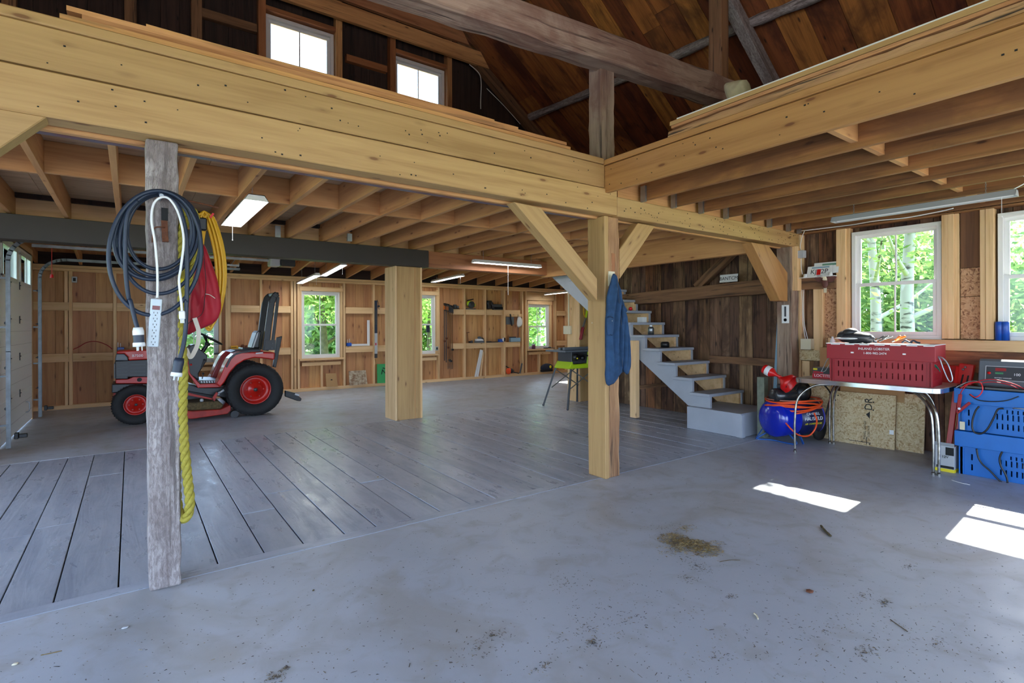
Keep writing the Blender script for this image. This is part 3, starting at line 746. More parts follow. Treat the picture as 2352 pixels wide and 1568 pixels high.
timber('new_timber', (3.765, 3.74, 0), (3.765, 3.74, ZB), 0.24, 0.055, 'pine', None, None, parent=cp, up=(1, 0, 0), segs=10, jit=.002)
timber('old_timber', (3.872, 3.71, 0), (3.872, 3.71, ZB - .0), 0.155, 0.155, 'oldtan', None, None, parent=cp, up=(1, 0, 0), segs=22, jit=.005)
timber('back_board', (3.985, 3.78, 0.9), (3.985, 3.78, ZB), 0.10, 0.035, 'pine', None, None, parent=cp, up=(1, 0, 0))
a = YP(1407, 605, 3.64)
b = MB(); b.box(a.x - .04, a.x - .026, 3.638, 3.65, a.z - .08, a.z + .08); b.box(a.x + .026, a.x + .036, 3.638, 3.65, a.z - .08, a.z + .08); b.build('mortise', M['ink'], cp)
b = MB(); b.box(a.x - .024, a.x + .024, 3.63, 3.66, a.z - .11, a.z + .1); b.build('tenon', M['redwood'], cp)
timber('upper_post', (3.80, 3.72, ZT), (3.80, 3.72, YP(1387, 130, 3.65).z + .02), 0.17, 0.19, 'oldred', 'weathered square post between the loft corner and the tie beam', 'post', up=(1, 0, 0), segs=12, jit=.004)
wp = XP(1805, 870, 7.38)
timber('wall_post', (7.38, 3.68, 0), (7.38, 3.68, 2.56), 0.2, 0.2, 'oldred', 'old brown wall post at the end of the cross beam', 'post', up=(1, 0, 0), segs=18, jit=.006)
b = MB(); b.box(7.32, 7.44, 3.52, 3.60, 1.96, 2.56); tag(b.build('wall_post_board', M['stud']), 'pale board nailed to the old wall post under the cross beam end', 'board')
# braces
def brace(pts, label, y0, y1, mat='pine'):
    """outline in pixels on the plane y0, swept to y1: ends cut flush with beam and post"""
    b = MB(); P = [YP(x, y, y0) for x, y in pts]
    ax = ((P[0] + P[1]) / 2 - (P[-1] + P[-2]) / 2).normalized(); up = V3((0, 1, 0)); sd = ax.cross(up)
    g = [((p.dot(ax)), p.dot(sd), 0) for p in P] + [((p.dot(ax)), p.dot(sd), y1 - y0) for p in P]
    b.prism(P, (0, y1 - y0, 0), g=g); tag(b.build('knee_brace', M[mat], bevel=.005), label, 'brace')
V3 = Vector
brace(((1181, 463), (1242, 476), (1372, 640), (1372, 690)), 'long pale knee brace left of the centre post', 3.60, 3.72)
brace(((1466, 512), (1505, 519), (1424, 640), (1424, 572)), 'short pale knee brace right of the centre post', 3.62, 3.73)
brace(((1726, 556), (1765, 563), (1809, 626), (1809, 692), (1792, 690)), 'orange pine knee brace against the old wall post', 3.56, 3.70, 'pineorange')  # same orange pine as the right fascia board
P1, P2 = YP(108, 268, 3.56), YP(0, 340, 3.56); dd_ = (P2 - P1).normalized(); b = MB(); tl = P1 - Vector((.34, 0, 0))
b.prism([tl, P1, P1 + dd_ * 1.15, tl + dd_ * .9], (0, .12, 0)); tag(b.build('knee_brace', M['pine'], bevel=.005), 'pale knee brace at the top corner under the left loft beam', 'brace')
xe = (P1 + dd_ * 1.1).x; b = MB(); b.box(xe - .2, xe + .0, 3.56, 3.74, 0, ZB); b.build('end_post', M['oldtan'], [o for o in C.collection.objects if o.name == 'loft_beam'][0], bevel=.006)
def pock(parent, x0, x1, z0, z1, y, n, axis='y'):
    b = MB(); q = random.Random(n)
    for _ in range(n):
        u = q.uniform(x0, x1); z = q.uniform(z0, z1); s = q.uniform(.003, .006)
        if axis == 'y': b.box(u - s, u + s, y - .0012, y + .002, z - s * .8, z + s * .8)
        else: b.box(y - .0012, y + .002, u - s, u + s, z - s * .8, z + s * .8)
    tag(b.build('nail_hole', M['ink'], parent), kind='stuff')
for o in list(C.collection.objects):
    if o.name == 'cross_beam': pock(o, 3.9, 7.4, 2.57, 2.74, YB + .004, 90)
    if o.name == 'loft_beam': pock(o, -1.6, 3.8, 2.58, 2.78, YB - .001, 40)
    if o.name == 'fascia_board': pock(o, -1.6, 3.6, 2.83, 3.0, YB + .004, 30)
    if o.name == 'fascia_board.001': pock(o, .3, 3.5, 2.79, 3.0, 3.674, 24, 'x')
# boxed column and second column
def boxcol(x0, x1, y0, y1, z1, label, sp=None):
    t = thing('boxed_column', label, 'column', ((x0 + x1) / 2, (y0 + y1) / 2, 0))
    b = MB(); b.box(x0 + .02, x1 - .02, y0, y0 + .03, 0, z1); b.build('front_panel', M['pine'], t, bevel=.003)
    b = MB(); b.box(x0 + .02, x1 - .02, y1 - .03, y1, 0, z1); b.build('back_panel', M['pine'], t, bevel=.003)
    b = MB(); b.box(x0, x0 + .03, y0 - .015, y1 + .0, 0, z1); b.build('side_panel', M['stud'], t, bevel=.003)
    b = MB(); b.box(x1 - .03, x1, y0 - .015, y1, 0, z1); b.build('side_panel', M['stud'], t, bevel=.003)
    if sp:
        b = MB(); b.box(sp, sp + .012, y0 - .004, y0, 0, z1); b.build('joint', M['joist'], t)
    return t
c0, c1, c2 = ZP(895, 957), ZP(909, 966), ZP(973, 960)
boxcol(c1.x - .01, c2.x, c1.y, max(c0.y, c1.y + .2), 2.445, 'wide boxed pine column under the grey beam', c1.x + (c2.x - c1.x) * .72)
d0, d1, d2 = ZP(1300, 918), ZP(1326, 923), ZP(1378, 921)
boxcol(d0.x + .02, d0.x + .36, d1.y, d1.y + .33, 2.9, 'pale boxed column behind the table saw')
# beams over the bay opening
cl = YP(985, 600, 7.74).x
timber('painted_beam', (-3.6, 7.86, 2.583), (cl, 7.86, 2.583), 0.24, 0.273, 'beampaint', 'long grey brown painted beam resting on the boxed column', 'beam', bevel=.004)
timber('brown_beam', (cl + .003, 7.87, 2.585), (7.4, 7.87, 2.585), 0.2, 0.262, 'redwood', 'plain reddish brown beam continuing the grey painted one', 'beam', bevel=.004)
# ---- ceilings
ce = thing('ceiling', 'plywood loft floor on joists above the plank floor', None, (2, 5.8, 2.75), kind='structure')
b = MB()
for i in range(8):
    for j in range(4):
        x0 = -3.6 + i * 1.4; b.box(x0, min(x0 + 1.396, 6.48), 3.6 + j * 1.08, 3.6 + (j + 1) * 1.08 - .004 + (.06 if j == 3 else 0), 3.0, 3.03) if x0 < 6.4 else None
b.build('subfloor', M['ply'], ce)
jx = [1.34 + .48 * k for k in range(-10, 11)]
for x in jx:
    if -3.6 < x < 6.5: b = MB(); b.box(x - .022, x + .022, 3.88, 8.05, 2.735, 2.998); b.build('joist', M['joist'], ce, bevel=.002)
xs = [x for x in jx if -3.6 < x < 6.5]
for i, (x0, x1) in enumerate(zip(xs, xs[1:])):
    b = MB(); yy = 5.67 + (.03 if i % 2 else -.03); b.box(x0 + .022, x1 - .022, yy - .022, yy + .022, 2.74, 2.998); b.build('blocking', M['joist'], ce, bevel=.002)
timber('stair_header', (6.5, 3.75, 2.62), (6.5, 7.95, 2.62), 0.1, 0.4, 'joist', 'doubled pale header along the stair opening', 'beam', bevel=.003)
ce = thing('ceiling', 'brown loft floor on joists over the workbench corner', None, (5.6, -.5, 2.76), kind='structure')
b = MB(); x = 3.73
y = -4.9
while y < 3.62:
    b.box(3.73, 7.5, y, min(y + .24, 3.62), 3.0, 3.03); y += .243
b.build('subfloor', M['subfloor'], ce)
jr = [XP(2352, q, 5).y for q in ()]
rx = [ZP(2352, q, 2.76).x for q in (248, 300, 341, 377, 408)]
rx = [rx[0] + .485 * k for k in range(7)]
rb = MB()
for x in rx + [7.44]:
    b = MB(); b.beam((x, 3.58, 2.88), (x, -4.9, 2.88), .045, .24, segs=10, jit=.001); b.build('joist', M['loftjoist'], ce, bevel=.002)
    b = MB(); b.box(x - .05, x - .024, 3.50, 3.56, 2.74, 2.9); b.build('joist_hanger', M['steel'], ce)
for x0, x1 in zip([3.73] + rx, rx + [7.44]):
    yy = 1.62; b = MB(); b.box(x0 + .024, x1 - .024, yy - .022, yy + .022, 2.80, 2.99); b.build('blocking', M['joist'], ce, bevel=.002)
b = MB(); b.box(3.9, 7.45, 3.6, 3.645, 2.76, 3.0); b.build('rim_joist', M['joist'], ce)
ce = thing('ceiling', 'sloping board ceiling on rafters over the garage bay', None, (5, 10, 3), kind='structure')
def rz(y): return 2.64 + .107 * (12.7 - y)
b = MB(); x = -1.45
while x < 11.8:
    w2 = min(1.2, 11.85 - x); yy = 7.9
    b.beam((x + w2 / 2, 7.6, rz(7.6) + .225), (x + w2 / 2, 12.85, rz(12.85) + .225), w2 - .005, .03, up=(0, 0, 1)); x += w2
b.build('ceiling_board', M['wallpine'], ce)
x = 2.36 - .62 * 6
while x < 11.8:
    b = MB(); b.beam((x, 7.85, rz(7.85) + .1), (x, 12.68, rz(12.68) + .1), .045, .2); b.build('rafter', M['joist'], ce, bevel=.002); x += .62
b = MB(); b.box(-1.45, 11.85, 12.62, 12.9, 2.64, 2.9); b.build('rim_board', M['dark'], ce)
b = MB(); b.box(-3.65, 7.6, 8.075, 8.1, 2.735, 3.3); b.build('sheathing', M['stud'], ce)
V = Vector
# ------------------------------------------------------------------ stairs
st = thing('staircase', 'grey painted open staircase along the old board wall', 'stairs', (7.0, 6.0, 0))
SX0, SX1 = 6.62, 7.40
rise, run = 0.204, 0.2875
zt = [0.522 + rise * i for i in range(12)]
yb = [4.69 + run * i for i in range(12)]          # far edge of each tread
for i in range(12):
    b = MB(); b.box(SX0 - 0.05, SX1 + 0.06, yb[i] - 0.32, yb[i], zt[i] - 0.042, zt[i]); b.build('tread', M['stairgrey'], st, bevel=.004)
def stringer(x0, x1, m, nm='stringer'):
    pts = []
    for i in range(12):
        pts += [V((x0, yb[i] - 0.30, zt[i] - .043 - (rise if i else .17))), V((x0, yb[i] - 0.30, zt[i] - .043))]
        pts += [V((x0, yb[i] - 0.012, zt[i] - .043))] if i == 11 else []
    top = pts[-1]; pts[0] = V((x0, yb[0] - .30, 0.318))
    low = [V((x0, top.y + .0, top.z - .28)), V((x0, yb[0] + 0.06, 0.318))]
    b = MB(); b.prism(pts + low, (x1 - x0, 0, 0)); return b.build(nm, M[m], st, bevel=.002)
stringer(SX0, SX0 + .05, 'stairgrey'); stringer(SX1 - .05, SX1, 'stud')
for i in range(12):
    b = MB(); b.box(SX1 - .004, SX1 + .03, yb[i] - .32, yb[i] - .28, zt[i] - .042 - rise, zt[i] - .045); b.build('riser_cleat', M['stairgrey'], st)
b = MB(); b.box(6.55, 7.42, 3.88, 4.72, 0, .315); o = b.build('step_box', M['stairgrey'], bevel=.005)
tag(o, 'low grey wooden box step under the foot of the stairs', 'step')
b = MB(); b.box(6.545, 6.56, 3.87, 3.95, 0, .3); b.box(6.55, 6.62, 3.865, 3.882, 0, .3); b.build('corner_cleat', M['stairgrey'], o)
a = ZP(1461, 962)
b = MB(); b.box(a.x - .03, a.x + .06, a.y - .02, a.y + .1, 0.02, 1.25)
tag(b.build('stair_post', M['stud'], bevel=.003), 'pale upright timber propping the stair stringer', 'post')
b = MB(); b.beam((a.x + .07, a.y + .0, .5), (7.5, a.y, .5), .05, .06); tag(b.build('shelf_cleat', M['oldbrown'], bevel=.002), 'small brown cleat between the stair post and the wall', 'cleat')
# things on the treads
def can(px, i, r, h, mat, label, name='can', cat='can', lid=None):
    p = XP(px, 0, 7.05); 
    d = ray(px, 760); t = 7.05 / d.x; y = max(yb[i] - .26, min(yb[i] - .06, d.y * t)); x = 7.05
    b = MB(); b.lathe([(0, 0), (r, 0), (r, h * .8), (r * .7, h), (0, h)], (x, y, zt[i] + .001), (0, 0, 1), 16); o = b.build(name, M[mat]); tag(o, label, cat)
    if lid:
        b = MB(); b.cyl((x, y, zt[i] + h), (x, y, zt[i] + h + .03), r * .5, 12); b.build('lid', M[lid], o)
can(1468, 4, .05, .13, 'steel', 'grey spray can standing on a stair tread', lid='white')
can(1492, 3, .07, .09, 'black', 'round black pot on the stair tread')
b = MB(); b.box(7.0, 7.1, yb[5] - .22, yb[5] - .1, zt[5] + .001, zt[5] + .09); tag(b.build('small_box', M['white']), 'small white box on a stair tread', 'box')
b = MB(); b.ball((7.1, yb[6] - .15, zt[6] + .036), .035); tag(b.build('red_ball', M['fred']), 'small red ball lying on an upper stair tread', 'ball')

# ------------------------------------------------------------------ fluorescent fixtures
def fixture(p0, p1, label, lit=True, w=.14, cord=None, ztop=None):
    p0, p1 = V(p0), V(p1); c = (p0 + p1) / 2; d = (p1 - p0); L = d.length; d.normalize(); s = d.cross(V((0, 0, 1))).normalized(); u = s.cross(d)
    t = thing('shop_light', label, 'light', c)
    b = MB()
    prof = [(-w / 2, 0.0), (-w / 2 + .035, .055), (w / 2 - .035, .055), (w / 2, 0.0), (w / 2 - .004, 0), (w / 2 - .037, .049), (-w / 2 + .037, .049), (-w / 2 + .004, 0)]
    b.prism([p0 + s * x + u * z for x, z in prof], d * L)
    for e in (p0, p1 - d * .004): b.prism([e + s * x + u * z for x, z in prof[:4]], d * .004)
    b.build('housing', M['lgrey'] if not lit else M['white'], t)
    for k in (-1, 1):
        b = MB(); b.cyl(p0 + d * .03 + s * k * .033 + u * .022, p1 - d * .03 + s * k * .033 + u * .022, .0145, 10)
        b.build('tube', M['tube'] if lit else M['white'], t)
    zt_ = ztop if ztop else c.z + .16
    zf = ztop if callable(ztop) else (lambda y: zt_)
    for e in (.14, .86):
        q = p0 + d * L * e + u * .055; b = MB(); q2 = V((q.x, q.y, max(zf(q.y), q.z + .05)))
        n = max(3, int((q2.z - q.z) / .018))
        for k in range(n):
            zc = q.z + (q2.z - q.z) * (k + .5) / n; a = V((1, 0, 0)) if k % 2 else V((0, 1, 0))
            b.tube([V((q.x, q.y, zc)) + a * .005 * math.cos(an) + V((0, 0, .011 * math.sin(an))) for an in [i * math.pi / 3 for i in range(6)]], .0016, 4, closed=True)
        b.build('chain', M['steel'], t)
    if cord:
        e = p0 if cord > 0 else p1; q = e + d * .1 * cord
        b = MB(); b.cyl(q + u * .03, q - V((0, 0, .16)), .0018, 6); b.ball(q - V((0, 0, .165)), .006, n=8, m=6); b.build('pull_cord', M['white'], t)
    return t
pa, pb = ZP(1915, 512, 2.60), ZP(2335, 448, 2.60); xx = (pa.x + pb.x) / 2
fx1 = fixture((xx, pb.y, 2.60), (xx, pa.y, 2.60), 'unlit long grey shop light hanging over the workbench corner', lit=False, cord=1, ztop=2.99, w=.13)
b = MB(); b.tube(spline([(xx, pb.y + .02, 2.66), (xx + .03, pb.y - .06, 2.72), (xx, pb.y - .02, 2.80), (xx + .03, pb.y - .03, 2.95)], 6), .004); b.build('power_cord', M['white'], fx1)
b = MB(); b.tube(spline([XP(1840, 530, 7.36), XP(1950, 517, 7.3), XP(2010, 507, 7.2), XP(2080, 500, 7.2), XP(2160, 485, 7.2), XP(2190, 478, 7.2)], 6), .006)
tag(b.build('white_cable', M['white']), 'white cable clipped along the joists behind the unlit shop light', 'cable')
pa, pb = ZP(536, 520, 2.60), ZP(583, 460, 2.60); xx = (pa.x + pb.x) / 2
fixture((xx, pb.y, 2.60), (xx, pa.y, 2.60), 'lit shop light nearest the hanging yellow cord', cord=-1, w=.2, ztop=2.99)
pa, pb = YP(1087, 611, 7.5), YP(1240, 627, 7.5)
fx2 = fixture((pa.x, 7.5, 2.55), (pb.x, 7.5, 2.55), 'lit shop light hanging before the reddish brown beam', ztop=2.99)
b = MB(); q = V(((pa.x + pb.x) / 2, 7.5, 2.55)); b.cyl(q, q - V((0, 0, .52)), .004, 6); b.build('pull_cord', M['white'], fx2)
def bay_fix(pn, pf, yn, yf, label, cord=1):
    a, c = YP(*pn, yn), YP(*pf, yf); x = (a.x + c.x) / 2
    fixture((x, yn, a.z), (x, yf, c.z), label, cord=cord, ztop=lambda y: rz(y) + .2)
bay_fix((735, 633), (683, 651), 10.8, 12.2, 'lower lit shop light over the window right of the tractor')
bay_fix((792, 609), (741, 634), 10.6, 12.0, 'upper lit shop light between the opener and the boxed column')
bay_fix((1067, 634), (990, 648), 10.7, 12.2, 'lit shop light right of the boxed column over the clamps')
bay_fix((1310, 671), (1253, 677), 11.2, 12.3, 'lit shop light over the far window of the bay', cord=None)

# ------------------------------------------------------------------ garage door and tracks
XD = -1.30
gd = thing('garage_door', 'white panelled overhead garage door with small top windows', 'door', (XD, 10.25, 0))
y0, y1 = 8.95, 11.55
zs = [0.02, .55, 1.08, 1.61, 2.10]
for a, c in zip(zs, zs[1:]):
    b = MB(); b.box(XD - .05, XD, y0, y1, a, c - .0005)
    sec = b.build('door_section', M['doorwhite'], gd, bevel=.004)
zz0, zz1 = 2.10, 2.68
wins = [(9.03, 10.10), (10.40, 11.36)]
b = MB(); wz0, wz1 = zz0 + .04, 2.58
b.box(XD - .05, XD, y0, y1, zz0 - .004, wz0); b.box(XD - .05, XD, y0, y1, wz1, zz1)
for q0, q1 in ((y0, wins[0][0]), (wins[0][1], wins[1][0]), (wins[1][1], y1)): b.box(XD - .05, XD, q0, q1, wz0, wz1)
tw = b.build('window_section', M['doorwhite'], gd)
for q0, q1 in wins:
    b = MB()
    for u0, u1, v0, v1 in ((q0 - .03, q1 + .03, wz0 - .03, wz0 + .03), (q0 - .03, q1 + .03, wz1 - .03, wz1 + .03), (q0 - .03, q0 + .03, wz0, wz1), (q1 - .03, q1 + .03, wz0, wz1), ((q0 + q1) / 2 - .012, (q0 + q1) / 2 + .012, wz0, wz1)): b.box(XD - .0, XD + .014, u0, u1, v0, v1)
    b.build('window_trim', M['vinyl'], tw, bevel=.002)
    b = MB(); b.box(XD - .03, XD - .026, q0, q1, wz0, wz1); b.build('pane', M['glass'], tw)
for y in (9.6, 10.35):
    for z in zs[1:]:
        b = MB(); b.box(XD + .0, XD + .010, y - .012, y + .012, z - .06, z + .05); b.cyl((XD + .014, y - .02, z), (XD + .014, y + .02, z), .007, 8); b.build('hinge', M['black'], gd)
for z in zs[1:-1]:
    for d_ in (.17, .36):
        b = MB(); b.box(XD, XD + .0015, y0, y1, z - d_ - .002, z - d_ + .002); b.build('groove', M['lgrey'], gd)
a = XP(147 * .3699, 480 + 1325 * .3699, XD)
b = MB(); b.tube(spline([(XD, 10.9, .2), (XD + .04, 10.9, .22), (XD + .04, 10.9, .34), (XD, 10.9, .36)], 4), .008); b.build('lift_handle', M['steel'], gd)
def track(y, label, s):
    t = thing('door_track', label, 'track', (XD + .06, y, 0))
    x = XD + .07; r_ = .36; zt0 = 2.32
    path = [V((x, y, .02)), V((x, y, 1.2)), V((x, y, zt0))] + [V((x + r_ - r_ * math.cos(a), y, zt0 + r_ * math.sin(a) * .92)) for a in [math.pi / 16 * k for k in range(1, 9)]] + [V((1.76, y, zt0 + r_ * .92 + .0))]
    b = MB()
    for a, c in zip(path, path[1:]):
        d = (c - a).normalized(); b.beam(a - d * .004, c + d * .004, .055, .006, up=V((0, 1, 0)).cross(d))
        up = V((0, 1, 0)).cross(d).normalized()
        b.beam(a + up * .02 + V((0, s * .027, 0)) - d * .004, c + up * .02 + V((0, s * .027, 0)) + d * .004, .004, .04, up=up)
        b.beam(a + up * .02 - V((0, s * .027, 0)) - d * .004, c + up * .02 - V((0, s * .027, 0)) + d * .004, .004, .03, up=up)
    b.build('rail', M['rail'], t)
    for z in (.3, .9, 1.5, 2.1):
        b = MB(); b.box(XD - .0, XD + .09, y + s * .03, y + s * .036, z - .012, z + .012); b.build('bracket', M['rail'], t)
    b = MB(); q = path[-1]; b.box(q.x - .22, q.x - .01, y - .016, y + .016, q.z + .03, q.z + .07); b.tube(spline([q + V((-.15, 0, .06)), q + V((-.08, 0, .17)), q + V((-.02, 0, .17)), q + V((-.01, 0, .05))], 4), .008); b.build('end_hanger', M['steel'], t)
    for z in (.5, 1.0, 1.55, 2.1):
        b = MB(); b.cyl((x, y, z), (x - .02, y - s * .1, z), .006, 8); b.cyl((x, y - .012, z), (x, y + .012, z), .02, 12); b.build('roller', M['black'], t)
    return t
track(8.86, 'nearer curved steel door track at the picture edge', -1)
track(11.64, 'farther curved steel door track by the garage corner', 1)
b = MB(); b.box(-1.15, 2.1, 8.86 + 1.36, 8.86 + 1.42, 2.66, 2.70); op = thing('door_opener', 'white and black garage door opener motor on a rail under the rafters', 'opener', (2.2, 10.25, 2.6))
b.build('rail', M['steel'], op)
a, c = YP(617, 600, 10.25), YP(674, 600, 10.25); xm = a.x + (c.x - a.x) * .42
b = MB(); b.box(a.x, xm, 10.12, 10.38, YP(640, 613, 10.25).z, YP(640, 593, 10.25).z); b.build('light_lens', M['lgrey'], op, bevel=.03, bseg=3)
b = MB(); b.box(xm, c.x, 10.1, 10.4, YP(640, 612, 10.25).z, YP(640, 592, 10.25).z); b.build('motor_housing', M['black'], op, bevel=.01)
a = YP(119, 560, 10.25); c = YP(119, 630, 10.25); a.z = 2.67
b = MB(); b.cyl(a, c, .004, 6); o = b.build('release_cord', M['sred']); tag(o, 'thin red release cord with a red handle by the garage door', 'cord')
b = MB(); b.cyl(c, c - V((0, 0, .05)), .016, 10, r2=.022); b.build('handle', M['fred'], o)
for y, nm in ((8.86, 'at the picture edge'), (11.62, 'on the farther door track')):
    b = MB(); q = V((XD + .14, y - (.0 if y < 9 else .0), .16)); b.box(q.x, q.x + .04, y - .03, y + .03, .12, .2); b.box(q.x + .04, q.x + .12, y - .02, y + .02, .13, .18)
    tag(b.build('safety_sensor', M['black'], bevel=.006), 'small black door sensor near the floor, %s' % nm, 'sensor')

# ------------------------------------------------------------------ cables and things on the left post
def E(cx, cy, y, ox=230, oy=420, s=5.6): return YP(ox + cx / s, oy + cy / s, y)
def oval(l, r, t, bt, y0_, n=28, tilt=0.0, sq=2.0, wob=0.0):
    cx, cy, rx, ry = (l + r) / 2, (t + bt) / 2, (r - l) / 2, (bt - t) / 2; out = []
    for k in range(n):
        a = 2 * math.pi * k / n; c_, s_ = math.cos(a), math.sin(a)
        x = abs(c_) ** (2 / sq) * (1 if c_ > 0 else -1) * rx; y = abs(s_) ** (2 / sq) * (1 if s_ > 0 else -1) * ry
        x += tilt * y + wob * math.sin(2 * a + l)
        out.append(E(cx + x, cy + y, y0_ + .012 * math.sin(a * 1 + l)))
    return out
cc = thing('cable_coil', 'thick blue grey power cable coiled on the weathered post', 'cable', E(750, 1690, 3.5))
b = MB()
loops = [(345, 1180, 150, 1110, 3.555, -.02), (285, 1215, 135, 1195, 3.53, -.05), (235, 1245, 118, 1245, 3.545, -.06), (250, 1290, 108, 1425, 3.50, -.02), (110, 1300, 100, 1700, 3.475, -.04), (185, 1270, 125, 1240, 3.515, -.12)]
pts = []
for l, r_, t_, bt, y_, ti in loops:
    b.tube(spline(oval(l, r_, t_, bt, y_, tilt=ti), 2, True), .0108, 8, closed=True)
b.build('coil', M['navy'], cc)
def E2(cx, cy, y): return E(cx, cy, y, 290, 660, 6.533)
b = MB(); b.tube(spline([E(480, 230, 3.49), E(360, 380, 3.48), E(325, 700, 3.48), E(330, 1150, 3.48), E(370, 1500, 3.47), E2(60, 200, 3.46), E2(130, 480, 3.45), E2(180, 650, 3.44)], 6), .0108); b.build('free_end', M['navy'], cc)
b = MB(); b.tube(spline([E(760, 130, 3.49), E(980, 260, 3.47), E(1090, 560, 3.46), E(1120, 900, 3.46), E(1115, 1500, 3.46), E2(905, 200, 3.46), E2(890, 620, 3.46), E2(860, 850, 3.45), E2(790, 1130, 3.44)], 6), .0112); b.build('free_end', M['navy'], cc)
def plug(c, d, r, mats, label, prongs=True):
    c = V(c); d = V(d).normalized()
    t = thing('plug', label, 'plug', c)
    t.parent = cc; t.location = c - V(cc['_o'])
    for k in ('category',): del t[k]
    b = MB(); b.lathe([(0, -.02), (r * .8, -.02), (r, 0), (r, .02)], c, d, 20); b.build('plug_collar', M[mats[0]], t)
    b = MB(); b.lathe([(r * .95, .02), (r * .95, .06)], c, d, 20); b.build('plug_body', M[mats[1]], t)
    b = MB(); b.lathe([(r, .06), (r * 1.08, .065), (r * 1.08, .082), (0, .082)], c, d, 20); b.build('plug_face', M[mats[2]], t)
    if prongs:
        b = MB(); a = d.orthogonal()
        for k in range(3):
            q = c + d * .082 + (a.normalized() * math.cos(k * 2.1) + d.cross(a).normalized() * math.sin(k * 2.1)) * r * .5; b.cyl(q, q + d * .022, .0035, 6)
        b.build('prong', M['steel'], t)
plug(E2(180, 655, 3.44), E2(190, 830, 3.44) - E2(180, 655, 3.44), .026, ('white', 'navy', 'white'), 'white and navy locking plug')
plug(E2(790, 1110, 3.44), E2(755, 1300, 3.44) - E2(790, 1110, 3.44), .026, ('navy', 'navy', 'white'), 'navy and white connector')
# nail, power strip with white cord
b = MB(); a = E(790, 165, 3.48); b.cyl(a, V((a.x, 3.62, a.z)), .004, 8); b.cyl(a, a + V((0, -.006, 0)), .011, 10)
tag(b.build('nail', M['steel']), 'big nail head holding the cable coil on the weathered post', 'nail')
ps = thing('power_strip', 'pale grey six outlet power strip hanging on a white cord', 'power strip', E2(430, 890, 3.5))
tl, tr, bl, br = E2(395, 165, 3.47), E2(520, 175, 3.47), E2(340, 885, 3.47), E2(455, 892, 3.47)
ax_ = ((tl + tr) / 2 - (bl + br) / 2); L = ax_.length; ax_.normalize(); sx = (tr - tl); sx = (sx - ax_ * sx.dot(ax_)).normalized(); cen = (tl + tr + bl + br) / 4; nn = V((0, -1, 0))
W_ = .052
b = MB(); b.beam(cen - ax_ * L / 2, cen + ax_ * L / 2, W_, .036, up=(0, -1, 0)); b.build('body', paint('pale grey strip plastic', (196, 206, 212), .4), ps, bevel=.006, bseg=2)
f0 = cen + V((0, -.0185, 0))
b = MB(); q = f0 + ax_ * L * .31; b.beam(q - ax_ * .011, q + ax_ * .011, .034, .004, up=(0, -1, 0)); b.build('switch', paint('dark red switch', (110, 18, 24), .3), ps)
for k in range(6):
    q = f0 + ax_ * (L * (.19 - .122 * k)); b = MB()
    for s_ in (-1, 1): b.beam(q + sx * s_ * .008 + ax_ * .000, q + sx * s_ * .008 + ax_ * .009, .0022, .002, up=(0, -1, 0))
    b.cyl(q - ax_ * .009, q - ax_ * .009 + V((0, -.001, 0)), .003, 8); b.build('outlet', M['ink'], ps)
b = MB(); b.tube(spline([E2(465, 155, 3.47), E(738, 1400, 3.47), E(735, 1100, 3.47), E(705, 760, 3.46), E(662, 480, 3.46), E(690, 270, 3.47), E(790, 185, 3.47), E(900, 215, 3.47), E(1010, 400, 3.46), E(1075, 720, 3.44), E(1040, 1080, 3.44), E(1015, 1260, 3.44), E(1045, 1540, 3.44), E2(835, 350, 3.44)], 6), .0062); b.build('power_cord', M['white'], ps)
b = MB(); a = E2(835, 350, 3.44); c = E2(840, 480, 3.44); d = (c - a).normalized(); b.beam(a, c, .03, .022, up=(0, -1, 0)); b.build('plug_head', M['white'], ps, bevel=.005)
b = MB(); 
for k in (-1, 0, 1): b.beam(c + V((k * .007, 0, 0)), c + V((k * .007, 0, 0)) + d * .02, .002, .005)
b.build('prong', M['steel'], ps)
# twisted rope
def rope(path, r, label, name='rope', twist=42, mat='rope', parent=None):
    pts = spline(path, 10); b = MB(); L = 0; fr = []
    nrm = None
    for i, p in enumerate(pts):
        t = (pts[min(i + 1, len(pts) - 1)] - pts[max(i - 1, 0)]).normalized()
        if nrm is None: nrm = t.orthogonal().normalized()
        nrm = (nrm - t * nrm.dot(t)).normalized(); 
        if i: L += (p - pts[i - 1]).length
        fr.append((p, nrm, t.cross(nrm), L))
    for k in range(3):
        b.tube([p + (n_ * math.cos(twist * l + k * 2.094) + bb * math.sin(twist * l + k * 2.094)) * r * .5 for p, n_, bb, l in fr], r * .56, 7)
    o = b.build(name, M[mat], parent); 
    if label: tag(o, label, 'rope')
    return o
def resamp(path, n):
    return path
yr = 3.63
rp = [(428, 480, 3.66), (420, 530, 3.64), (415, 600, 3.64), (413, 680, 3.64), (414, 760, 3.64), (421, 850, 3.63), (419, 940, 3.63), (424, 1030, 3.62), (432, 1110, 3.61), (436, 1155, 3.60), (430, 1186, 3.62), (417, 1190, 3.64), (408, 1160, 3.66), (404, 1100, 3.68), (404, 900, 3.69), (404, 700, 3.69)]
P_ = spline([YP(*q) for q in rp], 6)
rope(P_[::2], .026, 'thick twisted yellow rope hanging beside the weathered post')
P_ = [YP(*q) for q in ((418, 490, 3.66), (436, 478, 3.68), (452, 500, 3.7), (449, 560, 3.7), (440, 620, 3.7), (432, 668, 3.7), (426, 690, 3.68))]
rope(P_, .017, 'thinner loop of yellow rope behind the blue cable coil', twist=60)
